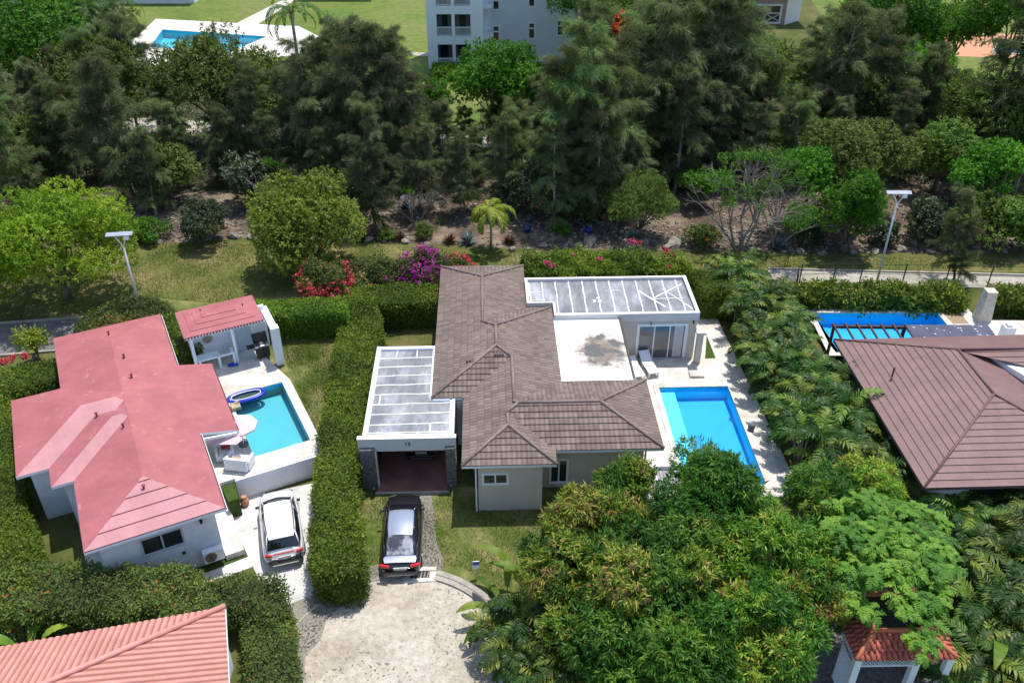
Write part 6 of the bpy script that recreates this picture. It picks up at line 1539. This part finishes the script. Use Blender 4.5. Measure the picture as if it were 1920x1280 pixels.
# red blossoms of the flowering tree
x, y = at(1165, 60, 9.); rng = np.random.default_rng(77); ft = [o for o in C.objects if o.get('label') == 'red-flowering tree right of the apartment block'][0]
fq = []; ftt = []
for dx, dz, r_ in ((-.3, 9.9, .9), (.9, 9.6, .6), (1.6, 8.0, .5), (2.2, 6.9, .4), (-1., 9.2, .4)):
    c = np.array([dx, -2.2, dz-.4])+sph(rng, 70)*r_; q, tt = whorls(rng, c, unit(c-np.array([0, 0, 6.5])), 4, .26, .2, .9, 0, .05); fq.append(q); ftt.append(tt)
quadmesh('blossoms', np.concatenate(fq), np.concatenate(ftt), M['flower_orange'], ft)
# mango trees front right
def tm(lo, hi):
    def f(rng, ct, p): return np.clip(lo+(hi-lo)*ct+rng.normal(0, .09, len(ct)), 0, 1)
    return f
def mango(label, px_, py_, hc, r, seed, lo=.1, hi=.8, n=1500, mat='leaf_mango', rz=None, ry=None, **k):
    x, y = at(px_, py_, hc)
    tree('mango_tree', label, 'tree', x, y, 0, hc, r, ry or r*.9, rz or r*.75, mat, seed, 24, r*.34, n, 15, .27, .062, tintf=tm(lo, hi), droop=.35, spread=.85, tr=.16, ntr=8, inner=.18, **k)
mango('mango tree with a patch of dull bronze leaves nearest the beige house', 1130, 985, 3.2, 2.0, 60, .35, 1.1, 1700)
mango('deep green mango tree overlapping the near end of the large pool', 1325, 950, 3.8, 2.4, 61, .0, .62, 1900, rz=2.6)
mango('mango tree with mixed yellow tips in the middle of the front clump', 1230, 1085, 3.8, 2.7, 62, .0, .9, 2100)
mango('mango tree with golden-brown tips on the right of the front clump', 1450, 1040, 3.9, 2.5, 63, .3, .96, 2000)
mango('dark green mango tree at the bottom edge right of the fan palms', 1240, 1235, 3.4, 2.3, 64, .0, .65, 1700)
mango('mango tree with yellow-green tips at the bottom of the clump', 1400, 1190, 3.6, 2.3, 65, .1, .9, 1700)
mango('mango tree at the left of the front clump above the fan palms', 1075, 1075, 3.3, 2.0, 160, .05, .88, 1400)
mango('broad mango tree at the bottom centre between fan palms and darker mango', 1140, 1180, 3.0, 2.0, 161, .05, .85, 1400)
mango('slim bright green mango tree beside the palm screen', 1540, 930, 3.4, 1.6, 66, .3, .7, 900)
mango('small tree with bright yellow-green leaf tips in front of the palm screen', 1632, 905, 3.4, 1.35, 67, .62, .86, 700)
mango('bronze-tinted mango tree against the beige wall', 1172, 905, 2.6, 1.2, 68, .3, .8, 600)
mango('brown-tipped mango tree left of the gazebo', 1520, 1120, 3.4, 1.6, 69, .35, .95, 900)
# feathery tree over the gazebo
def star_tree(label, spots, base, seed):
    rng = np.random.default_rng(seed); x0, y0 = base; root = thing('feathery_tree', label, 'tree', (x0, y0, 0))
    Q = []; T = []; mb = MB(); cs = []
    for (px_, py_, h_, r_, n_) in spots:
        x, y = P(px_, py_, h_); c0_ = np.array([x-x0, y-y0, h_]); cs.append(c0_)
        for _ in range(n_):
            s = sph(rng, 1, -.2)[0]; b = c0_+s*r_*np.array([1, 1, .6])*rng.uniform(.5, 1.05); tn = rng.uniform(.2, .95)
            for k in range(7):
                q, t, pts = frond(rng, .55*rng.uniform(.8, 1.2), rng.uniform(0, 6.28), rng.uniform(-.1, .7), 1.1, 7, .19, .07, b, .25, tn, .2)
                Q.append(q); T.append(t)
    quadmesh('crown', np.concatenate(Q), np.concatenate(T), M['leaf_feather'], root)
    mb.tube([(0, 0, 0), (.1, .1, 1.6), (.1, .2, 2.8)], [.14, .12, .10], 8); limbs(mb, (.1, .2, 2.6), cs, .07, rng, 6); mb.build('trunk', M['bark_pale'], root, True)
star_tree('bright green feathery tree leaning over the gazebo roof', [(1615, 1075, 4.5, .8, 12), (1680, 1085, 4.6, .8, 12), (1590, 1105, 4.2, .5, 7), (1740, 1130, 4.5, .8, 10), (1640, 960, 4.6, 1.15, 18), (1720, 985, 4.6, 1.1, 14), (1600, 1020, 4.7, 1.1, 15), (1690, 1040, 4.9, 1.2, 18), (1745, 1080, 4.7, 1.0, 14), (1655, 1090, 4.8, .8, 10), (1720, 1150, 4.5, .75, 10), (1620, 1150, 4.3, .45, 5), (1760, 1040, 4.5, .8, 9), (1580, 970, 4.4, .8, 8), (1722, 1205, 4.1, .55, 8)], P(1700, 1150, 0), 70)
# bare-branched tree
def bare_tree(label, x, y, seed, h=6.3, spread=4.6, leafy=.25, nst=5):
    rng = np.random.default_rng(seed); root = thing('bare_tree', label, 'tree', (x, y, 0)); mb = MB(); tips = []
    def grow(p, d, L, r, lev):
        k = 3; pts = [p]; 
        for i in range(k): d = unit(d+rng.normal(0, .10, 3)+np.array([0, 0, -.01])); p = p+d*L/k; pts.append(p)
        mb.tube([tuple(a) for a in pts], [r*(1-.3*i/k) for i in range(k+1)], 6 if lev < 2 else 4, False)
        if lev >= 5 or p[2] > h*1.05: tips.append((p, d)); return
        m = 2 if rng.uniform() < .55 else 3
        for j in range(m):
            s = sph(rng, 1)[0]; s[2] *= .4; nd = unit(d*.9+s*.5+np.array([0, 0, -.05 if lev > 2 else .05])); grow(p, nd, L*rng.uniform(.66, .84), r*.66, lev+1)
    for i in range(nst):
        a = 6.28*i/nst+rng.normal(0, .3); d = unit(np.array([math.cos(a)*.5, math.sin(a)*.3, 1.])); grow(np.array([math.cos(a)*.25, math.sin(a)*.25, -.05]), d, h*.36, .10, 0)
    mb.build('trunk', M['bark_grey'], root, True)
    tp = np.array([t[0] for t in tips]); td = np.array([t[1] for t in tips]); 
    cl = np.sin(tp[:, 0]*1.1+seed)+np.sin(tp[:, 1]*1.3)+np.sin(tp[:, 2]*2)
    k = cl > np.quantile(cl, 1-leafy); q, tt = whorls(rng, np.repeat(tp[k], 6, 0)+rng.normal(0, .16, (k.sum()*6, 3)), np.repeat(td[k], 6, 0), 8, .16, .06, 1., .1, .08)
    quadmesh('crown', q, tt, M['leaf_green'], root); return root
x, y = P(1385, 470); bare_tree('pale bare-branched tree with a few green tufts at the lawn edge', x, y, 4, 6.4, leafy=.42)
x, y = P(1455, 462); bare_tree('smaller half-bare tree right of the pale bare-branched one', x, y, 9, 4.6, nst=3, leafy=.4)
x, y = P(500, 395); bare_tree('tangle of grey dead branches left of the round tree', x, y, 12, 3.4, nst=5, leafy=.06)
x, y = P(780, 420); bare_tree('thin grey leafless sapling in the rock bed', x, y, 15, 2.6, nst=3, leafy=.05)
# bougainvilleas
def boug(label, px_, py_, hc, r_, fm, share, seed, rz=1.):
    x, y = at(px_, py_, hc); rng = np.random.default_rng(seed)
    t_ = tree('bougainvillea', label, 'bush', x, y, 0, hc, r_*1.15, r_, r_*rz, 'leaf_hedge_olive', seed, 16, r_*.42, int(900*r_*r_), 7, .16, .08, inner=.3, tr=.05)
    s = sph(rng, int(600*share*r_*r_), -.5); nz_ = np.sin(s[:, 0]*4+seed)+np.sin(s[:, 1]*5)+np.sin(s[:, 2]*4+1); s = s[(nz_ > np.quantile(nz_, 1-min(1, share*.75+.1))) | (rng.uniform(0, 1, len(s)) < .06*share)]
    c = s*np.array([r_*1.2, r_*1.05, r_*rz*1.05])*(rng.uniform(.8, 1.1, (len(s), 1))+.22*np.abs(np.sin(s[:, :1]*7+s[:, 1:2]*5+seed)))+np.array([0, 0, hc]); q, tt = whorls(rng, c, s, 6, .12, .11, .9, 0, .05)
    quadmesh('flowers', q, tt, M[fm], t_)
boug('red bougainvillea bush standing beside the round tree above the hedge', 610, 530, 2.4, 1.3, 'flower_red', .42, 501)
boug('sparse red bougainvillea between the red and the magenta bushes', 700, 515, 2.0, 1.3, 'flower_red', .16, 502)
boug('magenta bougainvillea bush left of the brown tile roof', 792, 506, 2.3, 1.25, 'flower_magenta', .72, 503)
boug('low scarlet bougainvillea against the back corner of the brown tile roof', 852, 500, 2.2, .95, 'flower_red', .6, 504, .6)
boug('thin pinkish bougainvillea between the magenta bush and the hedge', 745, 520, 2.0, 1.1, 'flower_magenta', .2, 505, .8)
# casuarinas
protos = [casuarina(101, 13., 0, 1.0), casuarina(102, 13., .02, 1.15), casuarina(103, 13., -.015, .85), casuarina(104, 11., .01, 1.35, 1.), casuarina(106, 13., .0, 1.0, .75), casuarina(109, 12., .02, 1.2)]
ph = [13, 13, 13, 11, 13, 12]
LM = [(95, 455, 'the lime-green tree'), (377, 410, 'the dark silvery shrub'), (571, 400, 'the round tree'), (390, 75, 'the far turquoise pool'), (860, 90, 'the apartment balconies'), (1000, 70, 'the apartment block wall'),
      (930, 180, 'the bright green dense tree'), (920, 400, 'the small coconut palm'), (1203, 385, 'the grey-green open tree'), (1390, 330, 'the bare-branched tree'), (1450, 30, 'the cottage'), (1690, 370, 'the right street lamp'), (1880, 90, 'the terracotta pool'), (75, 80, 'the corner green tree'), (760, 390, 'the blue flower pot'), (1165, 90, 'the red-flowering tree')]
CT = [(60,395,170),(125,360,150),(290,405,235),(250,380,110),(345,345,190),(430,340,200),(505,330,120),(470,290,150),(560,330,110),(610,345,80),(705,425,190),(680,345,40),(722,340,35),(762,335,75),(830,345,180),
      (790,395,240),(890,345,240),(970,360,190),(1048,390,100),(1110,400,45),(1000,320,140),(1140,365,70),(1175,335,30),(1235,335,-10),(1285,315,-20),(1335,310,-20),(1385,300,65),(1430,300,115),(1490,300,110),
      (1540,300,10),(1585,290,20),(1645,290,70),(1700,300,80),(1745,295,130),(1850,330,-20),(1910,350,-10),(1975,330,-30),(15,300,110),(95,285,110),(155,270,90),(205,262,50),(262,252,30),(1120,290,0),(940,300,170),(600,262,70),
      (655,255,40),(1090,270,30),(1210,262,-40),(1345,262,0),(1520,262,40),(1620,262,20),(330,270,150),(-60,330,100),(-50,400,180),(1175,400,250),(640,380,230),(1040,425,210),(560,265,130),(420,275,170),(740,275,60),
      (870,285,200),(1410,350,190),(1550,340,180),(1790,330,200),(1930,420,230),(1120,415,170),(950,395,210),(870,400,260),(1260,360,120),(200,330,160), (1320,350,150),(1480,345,170),(1680,335,160)]
rng = np.random.default_rng(55); used = {}
items = []
for i, (xb, yb, yt) in enumerate(CT):
    X_, Y_ = P(xb, yb); h_ = CH*(1-Y_/P(xb, yt)[1]); h_ = max(4., min(17, h_)); k = i % 6 if h_ > 7 else (3 if i % 2 else 5)
    mx = xb; my = (yb+yt)/2
    lm = min(LM, key=lambda l: (l[0]-mx)**2+(l[1]-my)**2)
    rel = ('left of' if lm[0]-mx > 25 else 'right of' if mx-lm[0] > 25 else 'behind' if lm[1] > my else 'in front of')
    sz = 'tall' if h_ > 12.5 else 'mid-height' if h_ > 8.5 else 'short'
    items.append((X_, Y_, h_, k, f'{sz} dark feathery casuarina {rel} {lm[2]}', lm[2]))
from collections import Counter, defaultdict
cnt = defaultdict(list)
for j, it in enumerate(items): cnt[it[4]].append(j)
ORD = ['nearest', 'second nearest', 'third nearest', 'fourth nearest', 'fifth nearest', 'sixth nearest', 'seventh nearest', 'farthest']
lab = [it[4] for it in items]
for key, js in cnt.items():
    if len(js) > 1:
        js.sort(key=lambda j: items[j][1])
        for n_, j in enumerate(js):
            o_ = ('nearer' if n_ == 0 else 'farther') if len(js) == 2 else ('farthest' if n_ == len(js)-1 else ORD[n_])
            lab[j] = f'{key}, the {o_} of {["two","three","four","five","six","seven","eight"][len(js)-2]}'
firsts = set()
for j, it in enumerate(items):
    k = it[3]; o = protos[k] if k not in firsts else copy_tree(protos[k]); firsts.add(k)
    s_ = it[2]/ph[k]; o.location = (it[0], it[1], -.05); o.scale = (s_, s_, s_); o.rotation_euler = (0, 0, rng.uniform(0, 6.28)); o.name = 'casuarina_tree'
    tag(o, lab[j], 'tree', 'casuarinas of the wood behind the houses')
# tree with pale trunk by the fence, right
tr_ = copy_tree(protos[4]); X_, Y_ = P(1788, 530); tr_.location = (X_, Y_, 0); tr_.scale = (.52,)*3; tr_.rotation_euler = (0, R(9), 2.); tr_.name = 'casuarina_tree'; tag(tr_, 'thin leaning grey-green tree with bare pale trunk behind the metal fence', 'tree', 'casuarinas of the wood behind the houses')
# palms
for px_, py_, h_, L_, lab_, m_, sd in ((920, 468, 3.3, 2.5, 'small yellow-green coconut palm in front of the rock bed', 'leaf_coconut', 201), (568, 190, 9.0, 4.6, 'tall royal palm right of the far turquoise pool', 'leaf_palm', 202), (250, 200, 9.9, 4.4, 'tall royal palm left of the far turquoise pool', 'leaf_palm', 203), (215, 210, 10., 3.2, 'second royal palm, leaning left beside the far turquoise pool', 'leaf_palm', 204)):
    rng = np.random.default_rng(sd); x, y = P(px_, py_); root = thing('palm_tree', lab_, 'palm', (x, y, 0)); tall = h_ > 6
    MB().tube([(0, 0, -.05), (.05, .02, h_*.4), (0, 0, h_)], [.2 if tall else .11, .19 if tall else .09, .13 if tall else .08], 10).build('trunk', M['pole_bark'], root, True)
    Q = []; T = []; rb = MB(); nf = 17 if tall else 14
    for i in range(nf):
        q, t, pts = frond(rng, L_*rng.uniform(.8, 1.1), 6.28*i/nf*1.0+rng.normal(0, .15), rng.uniform(.1, 1.2), 2.0, 30, .55 if tall else .55, .08, (0, 0, h_), .1, rng.uniform(.2, .9), .9)
        Q.append(q); T.append(t); rb.tube([tuple(p) for p in pts[::2]], [.03, .025, .02, .015, .01, .005][:len(pts[::2])], 4, False)
    quadmesh('fronds', np.concatenate(Q), np.concatenate(T), M[m_], root); rb.build('frond_ribs', M['stem_green'], root)
ap_ = [areca(301, 3.2), areca(302, 2.8, 16, 1.8), areca(303, 3.5, 14, 2.0), areca(304, 3.0, 18, 1.9, stems=7)]
first = set(); rng = np.random.default_rng(88)
def put_areca(x, y, s_, label, group, k=None, z=0):
    k = int(rng.integers(0, 4)) if k is None else k
    o = ap_[k] if k not in first else copy_tree(ap_[k]); first.add(k)
    o.location = (x, y, z); o.scale = (s_,)*3; o.rotation_euler = (0, 0, rng.uniform(0, 6.28)); o.name = 'areca_palm'; tag(o, label, 'palm', group)
A_lab = 'arching areca palm clump in the tall palm screen right of the large pool'
edge_x = lambda y: 15.55-.0*y
for i in range(19):
    y = 33.0+i*1.12; xe = np.interp(y, [33, 41, 50, 54], [14.6, 13.95, 13.65, 13.9])+.75
    nr = 3 if y < 50 else 2
    for r_ in range(nr):
        put_areca(xe+r_*1.25+rng.normal(0, .2), y+rng.normal(0, .25)+.4*(r_ % 2), rng.uniform(.92, 1.15)*(1 if y < 48 else .88), A_lab, 'areca palms of the screen beside the pool')
B_lab = 'areca palm clump in the palm thicket below the chocolate-brown roof'
for px_, py_ in ((1560, 880), (1640, 860), (1700, 880), (1740, 950), (1800, 930), (1860, 960), (1800, 1010), (1880, 1030), (1920, 930), (1690, 900), (1600, 900), (1840, 1080), (1740, 1000), (1870, 900), (1780, 880), (1710, 830), (1660, 800), (1950, 1000)):
    x, y = P(px_, py_+40, 1.4); put_areca(x, y, rng.uniform(.85, 1.1), B_lab, 'areca palms of the thicket at the right')
D_lab = 'big arching palm clump at the bottom right corner beside the gazebo'
for px_, py_ in ((1830, 1150), (1900, 1200), (1840, 1240), (1920, 1270), (1800, 1290), (1880, 1130), (1960, 1150)):
    x, y = P(px_, py_, 1.6); put_areca(x, y, rng.uniform(.95, 1.15), D_lab, 'palms at the bottom right corner')
E_lab = 'dark fan of palm fronds at the left foot of the mango trees'
for px_, py_ in ((985, 1165), (1055, 1215), (965, 1225), (1020, 1265), (1075, 1270), (940, 1180)):
    x, y = P(px_, py_, 1.4); put_areca(x, y, rng.uniform(.8, .95), E_lab, 'palms at the left foot of the mango trees', 2 if px_ % 20 else 0)
bn = [paddle_plant(401), paddle_plant(402, 12, 1.9, .46, 1.5)]; fb = set()
for i, (px_, py_, s_, lab_) in enumerate(((985, 1065, .95, 'banana plant with long paddle leaves behind the circle kerb'), (1030, 1090, 1.0, 'banana plant against the mango trees right of the first'), (950, 1110, .85, 'banana plant whose leaves overhang the circle kerb'), (40, 1195, .8, 'banana plant behind the pink tiled roof at the left edge'),
                                        (1870, 1190, 1.25, 'broad paddle-leaved plant beside the gazebo'), (1800, 1180, 1.1, 'paddle-leaved plant touching the gazebo roof'), (1600, 800, .8, 'paddle-leaved plant at the inner edge of the palm screen'), (1905, 1060, 1., 'paddle-leaved plant in front of the white car'))):
    k = i % 2; o = bn[k] if k not in fb else copy_tree(bn[k]); fb.add(k); x, y = P(px_, py_+10, 1.2); o.location = (x, y, 0); o.scale = (s_,)*3; o.rotation_euler = (0, 0, i*1.3); o.name = 'banana_plant'; tag(o, lab_, 'plant', 'paddle-leaved plants')
# agaves and bronze plants in the rock bed
def spiky(name, label, px_, py_, n, L, W, mat, seed, cat='plant', group=None, el=(.2, 1.2)):
    rng = np.random.default_rng(seed); x, y = P(px_, py_); a = rng.uniform(0, 6.28, n); e = rng.uniform(*el, n)
    d = np.stack([np.cos(a)*np.cos(e), np.sin(a)*np.cos(e), np.sin(e)], 1); c = d*.04+np.array([x, y, .02])
    o = quadmesh(name, leafquads(c, d, np.tile([0, 0, 1.], (n, 1))+rng.normal(0, .1, (n, 3)), L*rng.uniform(.75, 1.1, n), np.full(n, W)), rng.uniform(0, 1, n), M[mat]); tag(o, label, cat, group)
spiky('agave', 'large blue-grey agave left of the small coconut palm', 877, 456, 46, 1.05, .16, 'leaf_agave', 1)
spiky('agave', 'blue-grey agave under the bare-branched trees', 1460, 465, 44, 1.0, .16, 'leaf_agave', 2)
spiky('agave', 'small blue agave below the grey-green open tree', 1186, 445, 26, .7, .12, 'leaf_agave', 3)
spiky('agave', 'small agave at the right end of the boulder row', 1282, 455, 26, .6, .1, 'leaf_agave', 4)
spiky('yucca', 'pale spiky yucca in the rock bed', 825, 420, 34, .8, .06, 'leaf_olive', 5)
for i, (px_, py_) in enumerate(((678, 450), (748, 450), (843, 455), (955, 456))): spiky('bronze_plant', 'dark bronze-leaved tuft at the front of the rock bed', px_, py_, 120, .75, .07, 'leaf_bronze', 10+i, group='bronze tufts in the rock bed')
bt('small round green bush in the rock bed beside the flower pot', 790, 432, .55, .75, 'leaf_olive', 81, cat='bush', L=.13, W=.07, n=420, name='bush')
bt('small grey bush in the rock bed below the thin casuarina', 725, 440, .4, .6, 'leaf_olive', 82, cat='bush', L=.13, W=.06, n=260, name='bush')
bt('olive bush under the bare-branched tree', 1315, 440, .9, 1.2, 'leaf_hedge_olive', 83, cat='bush', L=.16, W=.08, n=600, name='bush')
bt('small dark bush left of the street lamp at the rock bed', 1515, 440, .8, 1.2, 'leaf_dark', 84, cat='bush', L=.16, W=.08, n=500, name='bush')
bt('red-flowered low plant in the rock bed right of the blue jars', 1055, 428, .4, .6, 'leaf_green', 85, cat='bush', L=.14, W=.07, n=260, name='bush')
bt('young flowering sapling by the hedge at the left edge', 60, 640, 1.6, .9, 'leaf_coconut', 86, cat='bush', L=.2, W=.09, n=160, name='sapling')
# ground plants: uncountable undergrowth in the wood
rng = np.random.default_rng(99); up = np.array(pxpoly([(-250, 130), (560, 160), (850, 240), (1750, 220), (2200, 250), (2200, 350), (-250, 370)], 0))
pts = poly_area_pts(rng, up, 5200); c = np.column_stack([pts, rng.uniform(.05, .5, len(pts))]); nn = sph(rng, len(c), .1)
q, tt = whorls(rng, c, nn, 5, .45, .16, .9, 0, .2); o = quadmesh('undergrowth', q, tt, M['leaf_dark']); tag(o, kind='stuff')

leafmat('grass_blade', [(0, (.05,.10,.015)), (.5, (.12,.16,.035)), (1, (.30,.26,.11))], .25, .8)
def tufts(name, poly, z, n, seed, L=.10, W=.022):
    rng = np.random.default_rng(seed); pts = poly_area_pts(rng, np.array(poly), n); m_ = .5+.5*np.sin(pts[:, 0]*1.3+seed)*np.sin(pts[:, 1]*1.1)
    pts = pts[m_+rng.normal(0, .3, n) > .25]; c = np.column_stack([pts, np.full(len(pts), z)]); up = unit(np.tile([0, 0, 1.], (len(c), 1))+rng.normal(0, .5, (len(c), 3))*np.array([1, 1, .2]))
    ti = np.clip(.45+.3*np.sin(pts[:, 0]*.8+seed)*np.sin(pts[:, 1]*.9+1)+rng.normal(0, .2, len(pts)), 0, 1)
    q = leafquads(c, up, sph(rng, len(c)), L*rng.uniform(.5, 1.4, len(c)), np.full(len(c), W)); o = quadmesh(name, q, ti, M['grass_blade']); tag(o, kind='stuff')
tufts('grass', pxpoly([(665, 925), (1010, 935), (1090, 990), (960, 1120), (860, 1062), (700, 1080), (650, 1080)], 0), .01, 26000, 1)
tufts('grass', pxpoly([(520, 640), (640, 640), (618, 720), (590, 810)], YZ), YZ+.015, 16000, 2)
tufts('grass', pxpoly([(180, 475), (330, 455), (700, 460), (1000, 474), (1900, 486), (1900, 508), (1500, 504), (1000, 520), (700, 540), (330, 575), (100, 590)], 0), .01, 60000, 3, .14, .03)
leafmat('dry_leaf', [(0, (.10,.06,.03)), (.6, (.22,.14,.06)), (1, (.34,.26,.09))], .2, .8)
def litter(poly, z, n, seed):
    rng = np.random.default_rng(seed); pts = poly_area_pts(rng, np.array(poly), n); c = np.column_stack([pts, np.full(n, z)+rng.uniform(0, .02, n)]); a = rng.uniform(0, 6.28, n)
    o = quadmesh('fallen_leaves', leafquads(c, np.stack([np.cos(a), np.sin(a), rng.uniform(-.05, .25, n)], 1), np.tile([0, 0, 1.], (n, 1))+rng.normal(0, .2, (n, 3)), rng.uniform(.06, .15, n), rng.uniform(.03, .05, n)), rng.uniform(0, 1, n), M['dry_leaf']); tag(o, kind='stuff')
litter(pxpoly([(880, 1080), (960, 1130), (960, 1290), (880, 1290)], 0), .03, 260, 5)
litter(pxpoly([(590, 1095), (690, 1085), (640, 1140), (570, 1200)], 0), .03, 160, 6)
litter(pxpoly([(860, 960), (1010, 960), (1060, 1040), (930, 1110)], 0), .02, 160, 7)
litter(pxpoly([(1395, 660), (1415, 660), (1490, 900), (1465, 900)], .15), .16, 110, 8)
